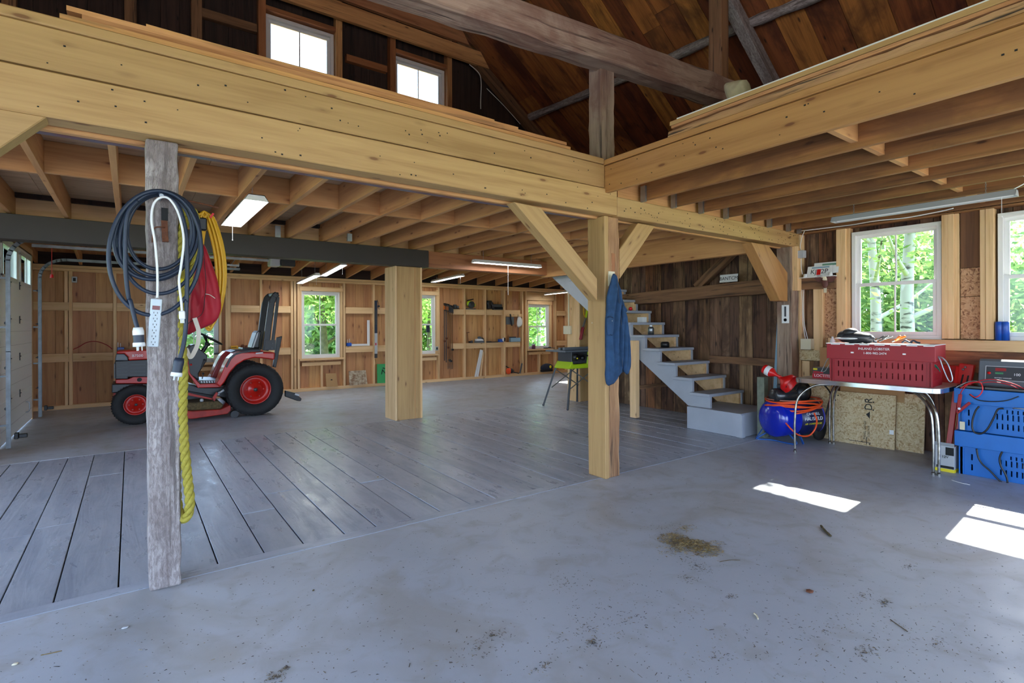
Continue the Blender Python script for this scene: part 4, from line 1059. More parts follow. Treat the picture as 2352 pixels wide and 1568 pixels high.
# red bag, yellow cord coil
bag = thing('life_jacket', 'red nylon bag-like jacket with white straps hanging beside the post', 'jacket', YP(460, 765, 3.78))
ol = [(464, 562), (472, 566), (481, 590), (492, 620), (500, 645), (506, 680), (508, 705), (502, 728), (490, 742), (470, 752), (450, 760), (429, 768), (430, 735), (432, 705), (437, 670), (443, 640), (449, 610), (456, 580)]
b = MB(); b.puff(spline([YP(x, y, 3.80) for x, y in ol], 3, True), (0, 1, 0), .045, rings=9, fold=.014, ff=70); b.build('shell', M['bagred'], bag)
b = MB(); b.tube(spline([YP(x, y, 3.738) for x, y in ((466, 565), (470, 610), (473, 650), (470, 690), (465, 718), (452, 730), (432, 742))], 6), .0018, 5); b.build('seam', M['ink'], bag)
b = MB(); b.tube(spline([YP(x, y, 3.738) for x, y in ((472, 675), (482, 677), (494, 685))], 6), .0022, 5); b.build('stitching', M['strap'], bag)
def strap(path, w, name, mat, parent, th=.003, nrm=(0, -1, 0)):
    pts = spline(path, 8); vs = []; fs = []; N = V(nrm)
    for i, p in enumerate(pts):
        t = (pts[min(i + 1, len(pts) - 1)] - pts[max(i - 1, 0)]).normalized(); s_ = t.cross(N).normalized() * w / 2
        vs += [p - s_, p + s_, p + s_ - N * th, p - s_ - N * th]
    for i in range(len(pts) - 1):
        o = i * 4
        for k in range(4): fs.append((o + k, o + (k + 1) % 4, o + 4 + (k + 1) % 4, o + 4 + k))
    fs += [(3, 2, 1, 0), tuple(len(vs) - 4 + k for k in range(4))]
    b = MB(); b.add(vs, fs, 0, None, False); return b.build(name, M[mat], parent)
strap([YP(x, y, yy) for x, y, yy in ((447, 730, 3.72), (452, 745, 3.72), (456, 760, 3.72), (455, 785, 3.72), (448, 805, 3.71), (437, 820, 3.71), (427, 800, 3.72))], .024, 'strap', 'strap', bag)
yc = thing('cord_coil', 'yellow extension cord coil hanging behind the red jacket', 'cord', YP(490, 770, 3.9))
b = MB()
for k in range(9):
    l, r_ = 440 + k * 3.0, 497 + k * 2.6; t_, bt = 486 + abs(k - 3) * 1.5, 758 - abs(k - 2) * 5
    pts = []
    for j in range(24):
        a = 2 * math.pi * j / 24; f_ = .5 + .5 * math.sin(a)     # narrow top, wide belly
        cx = (l + r_) / 2 - 8 + 14 * f_ ** .8; rx = (r_ - l) / 2 * (.45 + .55 * math.sin(math.pi * (.12 + .76 * f_)))
        pts.append(YP(cx + rx * math.cos(a), (t_ + bt) / 2 + (bt - t_) / 2 * math.sin(a), 3.88 + .012 * (k % 3)))
    b.tube(spline(pts, 2, True), .0085, 7, closed=True)
b.build('coil', M['yel'], yc)
b = MB(); a = YP(466, 515, 3.84); b.box(a.x - .025, a.x + .022, 3.82, 3.86, a.z - .04, a.z + .04); b.build('connector', M['black'], yc, bevel=.008)
b = MB(); a, c = YP(483, 500, 3.84), YP(490, 490, 3.84); b.beam(a, c, .012, .012); b.build('tie_wire', M['fred'], yc)
b = MB(); a = YP(478, 478, 3.88); b.cyl(V((a.x - .14, 3.8, a.z + .02)), V((a.x + .06, 3.9, a.z + .015)), .006, 8)
tag(b.build('hanging_rod', M['rust'], None), 'short iron rod holding the yellow cord behind the post', 'rod')
b = MB(); a = YP(416, 645, 3.6); b.ball(a, .018, n=10, m=8); tag(b.build('yellow_clip', M['ytext']), 'small yellow clip behind the white cord', 'clip')

# ------------------------------------------------------------------ jacket and cords on the centre post
def J(cx, cy, y): return YP(1270 + cx / 4.357, 600 + cy / 4.357, y)
jk = thing('denim_jacket', 'faded blue denim jacket hanging by its collar on the centre post', 'jacket', J(620, 1225, 3.55))
ol = [(600, 125), (625, 130), (640, 170), (655, 240), (675, 320), (692, 400), (715, 445), (728, 475), (715, 500), (722, 570), (742, 640), (750, 800), (765, 950), (768, 1085), (740, 1100), (690, 1115), (660, 1150), (625, 1205), (600, 1228), (535, 1228), (535, 1000), (534, 740), (532, 620), (536, 540), (548, 470), (540, 390), (552, 310), (572, 230), (588, 165)]
b = MB(); b.puff(spline([J(x, y, 3.55) for x, y in ol], 3, True), (0, 1, 0), .05, rings=16, fold=.026, ff=95); b.build('jacket_body', M['denim'], jk)
b = MB(); b.puff(spline([J(x, y, 3.505) for x, y in ((685, 440), (720, 500), (745, 640), (765, 1080), (715, 1110), (700, 900), (690, 650))], 3, True), (0, 1, 0), .035, rings=10, fold=.016, ff=130); b.build('sleeve', M['denim'], jk)
b = MB(); b.puff(spline([J(x, y, 3.50) for x, y in ((540, 560), (610, 565), (612, 600), (600, 735), (570, 735), (545, 730))], 3, True), (0, 1, 0), .012, rings=4); pk = b.build('pocket', M['denim'], jk)
b = MB(); a = J(593, 596, 3.486); b.ball(a, .006, n=8, m=6); b.build('button', M['steel'], pk)
b = MB(); b.tube(spline([J(x, y, 3.497) for x, y in ((640, 180), (665, 420), (690, 700), (695, 1060))], 6), .003, 5); b.build('front_seam', M['navy'], jk)
b = MB(); b.box(J(565, 100, 3.6).x, J(628, 100, 3.6).x, 3.612, 3.64, J(600, 250, 3.6).z, J(600, 100, 3.6).z); b.build
tag(b.build('white_backing_board', M['cream']), 'narrow worn white board behind the jacket collar', 'board')
def JX(cx, cy, x=3.752): return XP(1270 + cx / 4.357, 600 + cy / 4.357, x)
b = MB(); b.tube(spline([JX(x, y, 3.75) for x, y in ((428, 145), (450, 180), (468, 225), (480, 262))], 6), [.004] * 10 + [.007] * 5 + [.010] * 4, 8)
tag(b.build('black_strap', M['black']), 'small black rubber hook by the brace joint', 'hook')
b = MB(); a = J(405, 600, 3.62)
b.tube(spline([JX(398, 640), JX(403, 900), JX(398, 1060), JX(400, 1300), JX(396, 1520)], 6), .0065, 6)
o = b.build('bungee_cord', M['black']); tag(o, 'black straight cord hanging on the pale side of the centre post', 'cord')
b = MB(); b.ball(JX(402, 615), .017, n=10, m=8); b.ball(JX(385, 595), .012, n=10, m=8); b.build('white_tip', M['white'], o)
b = MB(); b.tube(spline([JX(420, 620), JX(432, 740), JX(460, 920), JX(468, 1150), JX(480, 1380), JX(490, 1500), JX(500, 1560)], 6), .004, 6)
o = b.build('thin_cord', paint('olive cord', (110, 104, 80), .7)); tag(o, 'thin olive cord drooping down the centre post', 'cord')
b = MB(); b.tube(spline([JX(396, 500), JX(405, 520), JX(425, 540), JX(412, 570)], 4), .004, 5); b.tube(spline([JX(430, 510), JX(438, 560), JX(425, 620), JX(400, 570)], 4), .005, 5); b.tube(spline([JX(410, 520), JX(436, 530), JX(430, 580)], 4), .006, 5)
tag(b.build('wire_bundle', M['dgrey']), 'knot of wires on a hook of the centre post', 'wire')
b = MB(); b.tube(spline([JX(412, 1110), JX(412, 1125), JX(425, 1120), JX(432, 1098)], 4), .003, 5); tag(b.build('cup_hook', M['rust']), 'small rusty cup hook low on the centre post', 'hook')

# ------------------------------------------------------------------ compact tractor, side on
TR = thing('tractor', 'orange red compact tractor with black roll bar and mower deck', 'tractor', (0.95, 10.25, 0))
def T(cx, cy, y): return YP(240 + cx / 4.479, 650 + cy / 4.479, y)
YA, YN = 10.28, 9.90        # axle centre line, near body side
def slab(name, pts, y0_, y1_, mat, bev=.01, bs=2, parent=TR):
    """outline read at the near side, swept straight across the machine"""
    b = MB(); P = [T(x, y, y0_) for x, y in pts]; b.prism(P, (0, y1_ - y0_, 0)); return b.build(name, M[mat], parent, bevel=bev, bseg=bs)
slab('hood', [(128, 702), (152, 697), (430, 684), (700, 674), (850, 672), (850, 765), (245, 797), (245, 765), (205, 727), (122, 727)], 9.97, 10.55, 'tred', .025, 3)
slab('head_lamp', [(122, 728), (204, 728), (238, 765), (243, 797), (108, 797), (112, 765)], 9.975, 10.545, 'grey', .012)
g_ = slab('side_grille', [(108, 800), (850, 768), (850, 962), (245, 966), (240, 988), (112, 988)], 9.985, 10.535, 'black', .01)
b = MB()
for k in range(4):
    z = 835 + k * 36; b.prism([T(x, y, 9.978) for x, y in ((262, z), (420, z - 3), (420, z + 3), (262, z + 6))], (0, .01, 0)); b.prism([T(x, y, 9.978) for x, y in ((128, z), (236, z - 3), (236, z + 3), (128, z + 6))], (0, .01, 0))
b.build('grille_slat', M['dgrey'], g_)
b = MB(); q0, q1 = T(105, 830, 10), T(105, 980, 10)
for k in range(7): b.box(q0.x - .008, q0.x + .01, 10.0 + k * .085, 10.03 + k * .085, q1.z, q0.z)
b.build('front_grille', M['dgrey'], g_)
slab('lower_frame', [(112, 990), (245, 986), (300, 962), (850, 962), (850, 1030), (115, 1034)], 10.02, 10.50, 'tred', .01)
b = MB(); a = T(360, 993, 10.015); b.lathe([(0, 0), (.032, 0)], a, (0, -1, 0), 16); b.build('frame_hole', M['ink'], TR)
slab('bumper', [(75, 1042), (150, 1038), (430, 1036), (850, 1040), (850, 1100), (430, 1100), (75, 1130)], 9.98, 10.58, 'black', .01)
slab('front_bracket', [(92, 1130), (140, 1128), (140, 1190), (110, 1215), (92, 1200)], 10.1, 10.46, 'tdred', .004)
slab('footboard_rail', [(836, 770), (862, 930), (962, 1078), (1190, 1072), (1235, 1020), (1200, 1000), (1180, 1030), (985, 1038), (880, 925), (860, 770)], 9.86, 9.93, 'tred', .008)
slab('footboard', [(960, 1000), (1190, 1000), (1185, 1030), (985, 1032)], 9.87, 10.62, 'black', .004)
b = MB()
for k in range(7): b.prism([T(990 + k * 27 + dx, 1006 + dy, 9.868) for dx, dy in ((0, 0), (14, 0), (18, 20), (4, 20))], (0, .004, 0))
b.build('tread_plate', M['lgrey'], TR)
slab('belly', [(840, 1030), (980, 1075), (1240, 1075), (1300, 1130), (1250, 1180), (900, 1120), (840, 1110)], 10.0, 10.5, 'black', .01)
slab('dash', [(852, 690), (890, 640), (925, 628), (1000, 690), (1060, 742), (1052, 800), (968, 930), (975, 1000), (945, 985), (862, 930)], 10.04, 10.48, 'black', .015, 3)
b = MB(); a = T(890, 838, 10.04); b.lathe([(0, .003), (.017, .003), (.017, 0)], a, (0, -1, 0), 16); b.build('dash_badge', M['fred'], TR)
# steering wheel
a, c = T(982, 515, YA), T(1208, 630, YA); cen = (a + c) / 2; rr = (c - a).length / 2; dn = (c - a).normalized(); ax_ = V((dn.z, 0, -dn.x)); ax_ = -ax_ if ax_.z > 0 else ax_
sw = []
for k in range(32):
    an = 2 * math.pi * k / 32; sw.append(cen + dn * rr * math.cos(an) + V((0, 1, 0)) * rr * math.sin(an))
b = MB(); b.tube(sw, .014, 8, closed=True); wh = b.build('steering_wheel', M['black'], TR)
hub = cen + ax_ * .10
b = MB()
for an in (0.0, 2.2, 4.1): e = cen + dn * rr * math.cos(an) + V((0, 1, 0)) * rr * math.sin(an); b.beam(e, hub, .022, .012)
b.lathe([(0, -.03), (.045, -.02), (.045, .02), (0, .03)], hub, ax_, 16); b.build('spoke', M['black'], wh)
b = MB(); b.cyl(hub, hub + ax_ * .22, .028, 12, r2=.04); b.build('steering_column', M['black'], TR)
for (p0, p1) in (((1005, 985), (1015, 930)), ((1000, 870), (1030, 790))):
    b = MB(); a, c = T(*p0, 10.0), T(*p1, 10.0); b.cyl(a, c, .008, 8); b.ball(c, .018, n=10, m=8); b.build('lever', M['black'], TR)
# fenders, seat, roll bar
fp = [(1190, 1072), (1236, 1022), (1290, 925), (1360, 845), (1440, 795), (1540, 768), (1640, 775), (1750, 790), (1757, 712), (1400, 708), (1330, 728), (1280, 775), (1240, 850), (1180, 990), (1150, 1035)]
for y0_, y1_ in ((9.62, 9.98), (10.58, 10.94)):
    b = MB(); b.prism([T(x, y, 9.62) for x, y in fp], (0, y1_ - y0_, 0)); 
    for v_i in range(len(b.v)): b.v[v_i] = (b.v[v_i][0], b.v[v_i][1] + y0_ - 9.62, b.v[v_i][2])
    b.build('fender', M['tred'], TR, bevel=.02, bseg=3)
b = MB(); b.prism([T(x, y, 9.61) for x, y in ((1245, 860), (1290, 765), (1345, 722), (1410, 704), (1500, 700), (1500, 712), (1415, 720), (1350, 740), (1300, 790), (1262, 870))], (0, .05, 0)); b.build('fender_trim', M['black'], TR, bevel=.004)
slab('seat_base', [(1300, 712), (1350, 690), (1600, 678), (1610, 712)], 9.98, 10.58, 'black', .01)
slab('seat_cushion', [(1420, 665), (1600, 672), (1600, 690), (1420, 690)], 10.05, 10.5, 'black', .02, 3)
slab('seat_back', [(1512, 672), (1565, 512), (1585, 490), (1628, 488), (1606, 600), (1598, 676)], 10.06, 10.5, 'black', .03, 3)
b = MB(); b.prism([T(x, y, 10.052) for x, y in ((1520, 664), (1568, 520), (1585, 500), (1578, 540), (1535, 664))], (0, .01, 0)); b.build('seat_piping', M['lgrey'], TR)
def legbar(y):
    a = [T(x, y_, 9.98) for x, y_ in ((1660, 690), (1690, 430), (1722, 200), (1745, 140), (1775, 112))]
    return [V((p.x, y, p.z)) for p in a]
b = MB()
for y in (10.0, 10.58):
    L_ = legbar(y)
    for p, q in zip(L_, L_[1:]): d = (q - p).normalized(); b.beam(p - d * .01, q + d * .012, .065, .10, up=(0, 0, 1) if abs(d.z) < .9 else (1, 0, 0))
q0, q1 = legbar(10.0)[-1], legbar(10.58)[-1]; b.beam(q0, q1, .07, .065)
b.build('roll_bar', M['black'], TR, bevel=.012, bseg=2)
b = MB()
for y in (9.985, 10.565):
    p, q = T(1700, 690, 9.97), T(1775, 140, 9.97); b.beam(V((p.x + .035, y, p.z)), V((q.x + .02, y, q.z)), .05, .05, up=(1, 0, 0))
b.build('roll_bar_brace', M['black'], TR, bevel=.01)
slab('roll_bar_bracket', [(1645, 690), (1655, 585), (1760, 585), (1755, 690)], 9.95, 9.96, 'black', .002)
b = MB()
for x, y in ((1730, 620), (1722, 668)): a = T(x, y, 9.948); b.lathe([(.006, 0), (.006, .006), (0, .006)], a, (0, -1, 0), 8)
b.build('bolt', M['steel'], TR)
slab('folded_strut', [(1775, 560), (1830, 545), (1765, 870), (1735, 860), (1760, 700)], 10.0, 10.08, 'black', .008)
# wheels
def wheel(c, Rr, w, rim, label, side=-1):
    c = V(c); ax = V((0, side, 0)); t = bpy.data.objects.new('wheel', None); C.collection.objects.link(t); t.parent = TR; t.location = c - V(TR['_o']); t['_o'] = tuple(c)
    s_ = Rr; h = w / 2; b = MB()
    b.lathe([(rim, h * .55), (rim * 1.06, h * .8), (s_ * .80, h), (s_ * .93, h * .93), (s_ * .985, h * .7), (s_, h * .3), (s_, -h * .3), (s_ * .985, -h * .7), (s_ * .93, -h * .93), (s_ * .8, -h), (rim * 1.06, -h * .8), (rim, -h * .55)], c, ax, 48)
    n = 30 if Rr > .4 else 24
    for k in range(n * 2):
        an = math.pi * k / n; sg = 1 if k % 2 else -1
        d = V((math.cos(an), 0, math.sin(an))); tg = V((-math.sin(an), 0, math.cos(an)))
        q = c + d * (s_ - .002); y0_ = sg * h * .05; y1_ = sg * h * .86
        b.beam(q + V((0, y0_, 0)), q + V((0, y1_, 0)) - d * .02, s_ * .06, .022, up=d)
    b.build('tyre', M['rubber'], t)
    b = MB(); b.lathe([(rim * 1.02, h * .62), (rim * .97, h * .66), (rim * .93, h * .5), (rim * .9, -h * .1), (rim * .72, -h * .0), (rim * .5, h * .12), (rim * .42, h * .3), (rim * .2, h * .3), (rim * .18, h * .5), (0, h * .5)], c, ax, 40)
    rm = b.build('rim', M['tred'], t)
    b = MB()
    for k in range(6):
        an = k * math.pi / 3; q = c + V((math.cos(an), 0, math.sin(an))) * rim * .55 + ax * h * .12; b.cyl(q, q + ax * .02, .012, 6)
    b.build('wheel_bolt', M['tdred'], rm)
    b = MB(); b.lathe([(rim * .14, h * .5), (rim * .13, h * .6), (0, h * .62)], c, ax, 16); b.build('hub_cap', M['dgrey'], rm)
    return t
rc = T(1565, 1095, 9.60); rR = .438
wheel((rc.x, 9.77, rR), rR, .33, .235, 'rear')
wheel((rc.x, 10.79, rR), rR, .33, .235, 'rear', 1)
fc = T(325, 1243, 9.87); fR = .305
wheel((fc.x, 9.97, fR), fR, .2, .155, 'front')
wheel((fc.x, 10.59, fR), fR, .2, .155, 'front', 1)
b = MB(); b.beam((fc.x, 9.98, fR), (fc.x, 10.58, fR), .09, .1); b.beam((rc.x, 9.9, rR), (rc.x, 10.66, rR), .16, .16); b.beam((fc.x, YA, fR), (rc.x, YA, rR), .14, .14); b.build('axle', M['black'], TR)
# mower deck
b = MB(); P = [T(x, y, 9.66) for x, y in ((780, 1305), (900, 1318), (1195, 1300), (1290, 1258), (1302, 1262), (1300, 1310), (1268, 1345), (900, 1398), (780, 1385))]; b.prism(P, (0, 1.1, 0)); dk = b.build('mower_deck', M['tdred'], TR, bevel=.012, bseg=2)
b = MB(); P = [T(x, y, 9.75) for x, y in ((790, 1300), (850, 1235), (1180, 1215), (1230, 1255), (1200, 1298), (900, 1312))]; b.prism(P, (0, .9, 0)); b.build('dried_grass', M['brick'], dk, bevel=.02)
slab('deck_arm', [(836, 1120), (1130, 1190), (1115, 1202), (836, 1150)], 9.8, 9.83, 'tdred', .003)
slab('deck_arm', [(1100, 1195), (1150, 1120), (1170, 1130), (1135, 1215)], 9.8, 9.83, 'tdred', .003)
b = MB(); b.ball(T(1000, 1205, 9.85), .03, n=10, m=8); b.ball(T(1170, 1140, 9.85), .025, n=10, m=8); b.cyl(T(1140, 1150, 9.86), T(1230, 1100, 9.86), .018, 8); b.build('linkage', M['lgrey'], TR)
b = MB(); c = T(1335, 1325, 9.7); b.cyl((c.x, 9.66, .06), (c.x, 9.74, .06), .06, 20); b.build('gauge_wheel', M['black'], dk)
slab('hitch_arm', [(1862, 1105), (1960, 1130), (2030, 1188), (2022, 1215), (1985, 1212), (1860, 1168)], 9.75, 9.83, 'black', .012)
b = MB(); a = T(1960, 1140, 9.745); b.beam(a, a + V((.07, 0, -.03)), .004, .03); b.build('sticker', M['lgrey'], TR)
a = T(340, 747, 9.965); text('B7500', .055, a, (1, 0, 0.0), (0, 0, 1), M['wtext'], TR, 'model_lettering')
a = T(1590, 722, 9.612); b = MB(); b.beam(a - V((.05, 0, 0)), a + V((.06, 0, .008)), .003, .022); b.build('fender_decal', M['lgrey'], TR)
# ------------------------------------------------------------------ chrome edged table
XT0, XT1, YT0, YT1, ZTB = 6.40, 7.22, 1.72, 3.14, 0.86
tb = thing('kitchen_table', 'chrome edged table with bent tube legs under the window, holding the red crate', 'table', (6.8, 2.4, 0))
def rrect(x0, x1, y0, y1, r, z, n=6):
    out = []
    for cx, cy, a0 in ((x1 - r, y1 - r, 0), (x0 + r, y1 - r, 90), (x0 + r, y0 + r, 180), (x1 - r, y0 + r, 270)):
        for k in range(n + 1):
            a = math.radians(a0 + 90 * k / n); out.append(V((cx + r * math.cos(a), cy + r * math.sin(a), z)))
    return out
b = MB(); b.prism(rrect(XT0 + .004, XT1 - .004, YT0 + .004, YT1 - .004, .1, ZTB - .045), (0, 0, .046)); b.build('tabletop', paint('worn grey laminate', (178, 168, 162), .3, var=.2, vs=5), tb, bevel=.002)
b = MB(); rr_ = rrect(XT0, XT1, YT0, YT1, .104, ZTB - .047); n = len(rr_)
vs = [p for p in rr_] + [p + V((0, 0, .044)) for p in rr_]
b.add(vs, [(i, (i + 1) % n, n + (i + 1) % n, n + i) for i in range(n)], 0, None, True); b.build('chrome_edge', M['chrome'], tb)
def tleg(fx_, fy_, tx, ty, n_=2):
    b = MB()
    for k in range(n_):
        o = V((0, (k - .5) * .045 * (1 if n_ > 1 else 0), 0)); 
        b.tube(spline([V((tx, ty, ZTB - .05)) + o * .5, V((tx * .7 + fx_ * .3, ty * .5 + fy_ * .5, ZTB - .075)) + o, V((fx_ * .85 + tx * .15, fy_ * .9 + ty * .1, ZTB - .22)) + o, V((fx_, fy_, ZTB * .45)) + o, V((fx_, fy_, .012)) + o], 8), .0125, 10)
        b.cyl(V((fx_, fy_, .0)) + o, V((fx_, fy_, .02)) + o, .018, 12)
    b.build('leg', M['oldchrome'], tb)
g1, g2 = ZP(1826, 1037), ZP(2150, 1091)
tleg(g1.x, g1.y, g1.x + .12, g1.y - .35, 1); tleg(g2.x, g2.y, g2.x + .1, g2.y + .32, 2)
tleg(7.15, 3.02, 7.05, 2.75, 2); tleg(7.10, 1.94, 7.05, 2.2, 1)
# ------------------------------------------------------------------ slatted crates
def crate(name, label, cat, mat, origin, rot, L, D, H, lidh, slots, over=.025, side_slots=True):
    """long side along local y, front face at local x=0, local z up"""
    t = thing(name, label, cat, origin); t.rotation_euler = (0, 0, 0)
    m = Matrix.Translation(V(origin)) @ Matrix.Rotation(rot, 4, 'Z'); th = .012; Hb = H - lidh + .01
    b = MB()
    # walls with real slots
    def wallp(axis, pos, a0, a1, z0, z1, holes):
        xs_ = sorted(set([a0, a1] + [h[0] for h in holes] + [h[1] for h in holes])); zs_ = sorted(set([z0, z1] + [h[2] for h in holes] + [h[3] for h in holes]))
        for i in range(len(xs_) - 1):
            z = z0; mid = (xs_[i] + xs_[i + 1]) / 2
            hh = sorted([h for h in holes if h[0] - 1e-6 <= mid <= h[1] + 1e-6], key=lambda h: h[2])
            for h in hh + [(0, 0, z1, z1)]:
                if h[2] - z > 1e-4:
                    if axis == 'x': b.box(pos, pos + th, xs_[i], xs_[i + 1], z, h[2], 0, .5)
                    else: b.box(xs_[i], xs_[i + 1], pos, pos + th, z, h[2], 0, .5)
                z = h[3]
    fh = []
    for (y0_, z0_, w_, h_) in slots: fh.append((y0_ - w_ / 2, y0_ + w_ / 2, z0_ - h_ / 2, z0_ + h_ / 2))
    wallp('x', 0, 0, L, 0, Hb, fh); wallp('x', D - th, 0, L, 0, Hb, fh)
    sh = [(D * q - .006, D * q + .006, zz, zz + .07) for q in (.2, .35, .5, .65, .8) for zz in (Hb * .25, Hb * .6)] if side_slots else []
    wallp('y', 0, th, D - th, 0, Hb, sh); wallp('y', L - th, th, D - th, 0, Hb, sh)
    b.box(th, D - th, th, L - th, 0, .012, 0, .5)
    b.xf(m); b.build('crate_body', M[mat], t)
    b = MB()
    for y in (.03, .97): b.box(-.008, 0.001, L * y - .014, L * y + .014, .0, Hb - .02, 0, .5)
    b.box(-.008, .001, 0.0, .03, 0, Hb, 0, .5); b.box(-.008, .001, L - .03, L, 0, Hb, 0, .5)
    b.xf(m); b.build('rib', M[mat], t)
    b = MB(); z0 = H - lidh; o = over
    b.box(-o, -o + .008, -o, L + o, z0, H, 0, .5); b.box(D + o - .008, D + o, -o, L + o, z0, H, 0, .5)
    b.box(-o + .008, D + o - .008, -o, -o + .008, z0, H, 0, .5); b.box(-o + .008, D + o - .008, L + o - .008, L + o, z0, H, 0, .5)
    b.box(-o + .004, D + o - .004, -o + .004, L + o - .004, H - .012, H - .003, 0, .5)
    b.xf(m); lid = b.build('lid', M[mat], t, bevel=.003)
    return t, m, lid
RL = .93
sl = [(.085 + k * .0505, z, .010, .062) for k in range(16) for z in (.09, .20)]
cr, cm, clid = crate('lobster_crate', 'long red slotted plastic crate with white lettering, on the chrome edged table', 'crate', 'cred', (6.52, 1.81, ZTB + .001), math.radians(5), RL, .42, .425, .17, sl)
b = MB()
for k in range(7): b.box(-.0285, .05, -.02 + k * .14, .07 + k * .14, .411, .4285, 0, .5)
b.box(-.0285, .0, -.028, RL + .028, .42, .4285, 0, .5)
b.box(-.028, .446, -.028, .0, .421, .427, 0, .5); b.box(.05, .40, .1, .85, .421, .4235, 0, .5)
b.xf(cm); b.build('white_rim', M['white'], clid)  # white pieces along the lid edges and over its top
def onface(t, mm, s, size, y, z, mat, ys=1.0, x=-.0265): 
    o = mm @ V((x, y, z)); xd = mm.to_3x3() @ V((0, -1, 0)); text(s, size, o, xd, (0, 0, 1), M[mat], t, 'lettering', .0005, yscale=ys)
onface(clid, cm, 'INLAND LOBSTER', .036, .50, .372, 'wtext'); onface(clid, cm, '1-800-982-2474', .033, .49, .325, 'wtext')
for yy in (.70, .23):
    b = MB(); b.box(-.0275, -.02, yy - .014, yy + .014, .32, .335, 0, .5); b.xf(cm); b.build('latch_slot', M['white'], clid)
# wire handles
b = MB(); pt = [XP(x, y, 6.50 + .0) for x, y in ((1909, 818), (1900, 826), (1888, 850), (1886, 853), (1895, 852), (1903, 840), (1913, 826))]; b.tube(spline(pt, 5), .004, 6); b.build('wire_handle', M['steel'], cr)
b = MB(); pt = [XP(x, y, 6.62) for x, y in ((2150, 820), (2158, 824), (2167, 848), (2178, 872), (2185, 876), (2187, 866), (2178, 838), (2165, 822), (2152, 818))]; b.tube(spline(pt, 5), .0065, 6); b.build('wire_handle', M['steel'], cr)
b = MB()
for k in range(5): b.tube(spline([XP(2141, 834 + k, 6.6), XP(2149 + k, 838 + k * 2, 6.6), XP(2156 + k, 846 + k * 2, 6.58)], 4), .003, 5)
tag(b.build('green_twine', paint('green twine', (30, 120, 96), .8)), 'frayed green twine at the corner of the red crate', 'twine')
zc = ZTB + .43
def onlid(px, x): p = ZP(px, 790, zc); d = ray(px, 790); t = x / d.x; return V((x, d.y * t, zc))
a, c = onlid(1930, 6.66), onlid(1998, 6.62); cx = (a + c) / 2
hat = thing('cap', 'crumpled black cap lying on the red crate', 'cap', cx)
b = MB()
Lh = (a - c).length / 2
for (dy, dz, sx, sy, sz) in ((0, .06, .8, 1.0, .34), (.02, .115, .6, .5, .26), (-.03, .06, .75, .8, .3), (.05, .07, .6, .5, .34), (-.06, .045, .5, .5, .25)): b.ball(cx + V((0, dy * 2, dz)), .2, sx * .7, sy * Lh / .2, sz, 20, 10)
b.build('cloth', M['dgrey'], hat)
b = MB(); b.ball(cx + V((-.10, .05, .05)), .12, .4, 1.0, .12, 16, 8); b.build('stripe', M['white'], hat)
def pl(label, px0, px1, x, mat, name='pliers', lift=.02, r=.008, cat='pliers'):
    a, c = onlid(px0, x), onlid(px1, x - .05); a.z += lift; c.z += .08
    t = thing(name, label, cat, (a + c) / 2); d = (c - a).normalized(); s_ = d.cross(V((0, 0, 1))).normalized()
    b = MB(); m_ = (a + c) / 2
    b.tube(spline([c + s_ * .03, (c + m_) / 2 + s_ * .025, m_ + s_ * .006, m_ - d * .03 - s_ * .004], 5), r, 8); b.build('handle', M[mat], t)
    b = MB(); b.tube(spline([c - s_ * .03, (c + m_) / 2 - s_ * .025, m_ - s_ * .006, m_ - d * .03 + s_ * .004], 5), r, 8); b.build('handle', M[mat], t)
    b = MB(); b.lathe([(0, -.006), (.014, -.006), (.014, .006), (0, .006)], m_, s_.cross(d), 12); b.beam(m_, a + s_ * .003, .018, .01); b.build('jaws', M['steel'], t)
pl('orange handled pliers on the red crate', 2050, 2074, 6.66, 'orangep', r=.012)
pl('steel pliers beside the orange handled ones', 2020, 2046, 6.68, 'steel', r=.006)
pl('black wrench-like pliers behind the steel ones', 2008, 2036, 6.8, 'dgrey', r=.006)
for px, nm in ((2002, 'blue clip beside the black cap on the red crate'), (2082, 'first blue clip right of the orange pliers'), (2100, 'second blue clip right of the orange pliers')):
    a = onlid(px, 6.64); b = MB(); b.tube(spline([a + V((0, .04, .012)), a + V((0, .01, .035)), a + V((0, -.02, .02)), a + V((0, -.05, .012))], 4), .010, 8); tag(b.build('blue_clip', M['navy']), nm, 'clip')
# glue box
def ptop(px, py, z=ZTB): return ZP(px, py, z)
a, c = XP(1866, 871, 6.62), XP(1912, 871, 6.62)
gb = thing('glue_box', 'small red and black display box with a yellow corner on the table end', 'box', ((a.x), (a.y + c.y) / 2, ZTB))
y0_, y1_ = c.y, a.y; h_ = .125
b = MB(); b.box(6.62, 6.80, y0_, y1_, ZTB + .001, ZTB + .055); b.build('red_base', M['redtext'], gb)
b = MB(); b.box(6.622, 6.80, y0_ + .001, y1_ - .001, ZTB + .055, ZTB + h_); b.build('black_panel', M['dgrey'], gb)
b = MB(); b.box(6.619, 6.622, y1_ - .055, y1_ - .01, ZTB + .095, ZTB + .118); b.build('yellow_mark', M['ytext'], gb)
text('LOCTITE', .045, (6.618, (y0_ + y1_) / 2, ZTB + .03), (0, -1, 0), (0, 0, 1), M['wtext'], gb)
b = MB(); b.box(6.619, 6.622, (y0_ + y1_) / 2 - .01, y1_ - .01, ZTB + .062, ZTB + .08); b.build('red_band', M['redtext'], gb)
b = MB(); b.box(6.70, 6.80, y0_ - .05, y0_ - .012, ZTB + .001, ZTB + .15); o = b.build('small_carton', M['redtext']); tag(o, 'small red and white carton between the glue box and the crate', 'box')
b = MB(); b.box(6.699, 6.7, y0_ - .045, y0_ - .017, ZTB + .07, ZTB + .13); b.build('label_patch', M['white'], o)
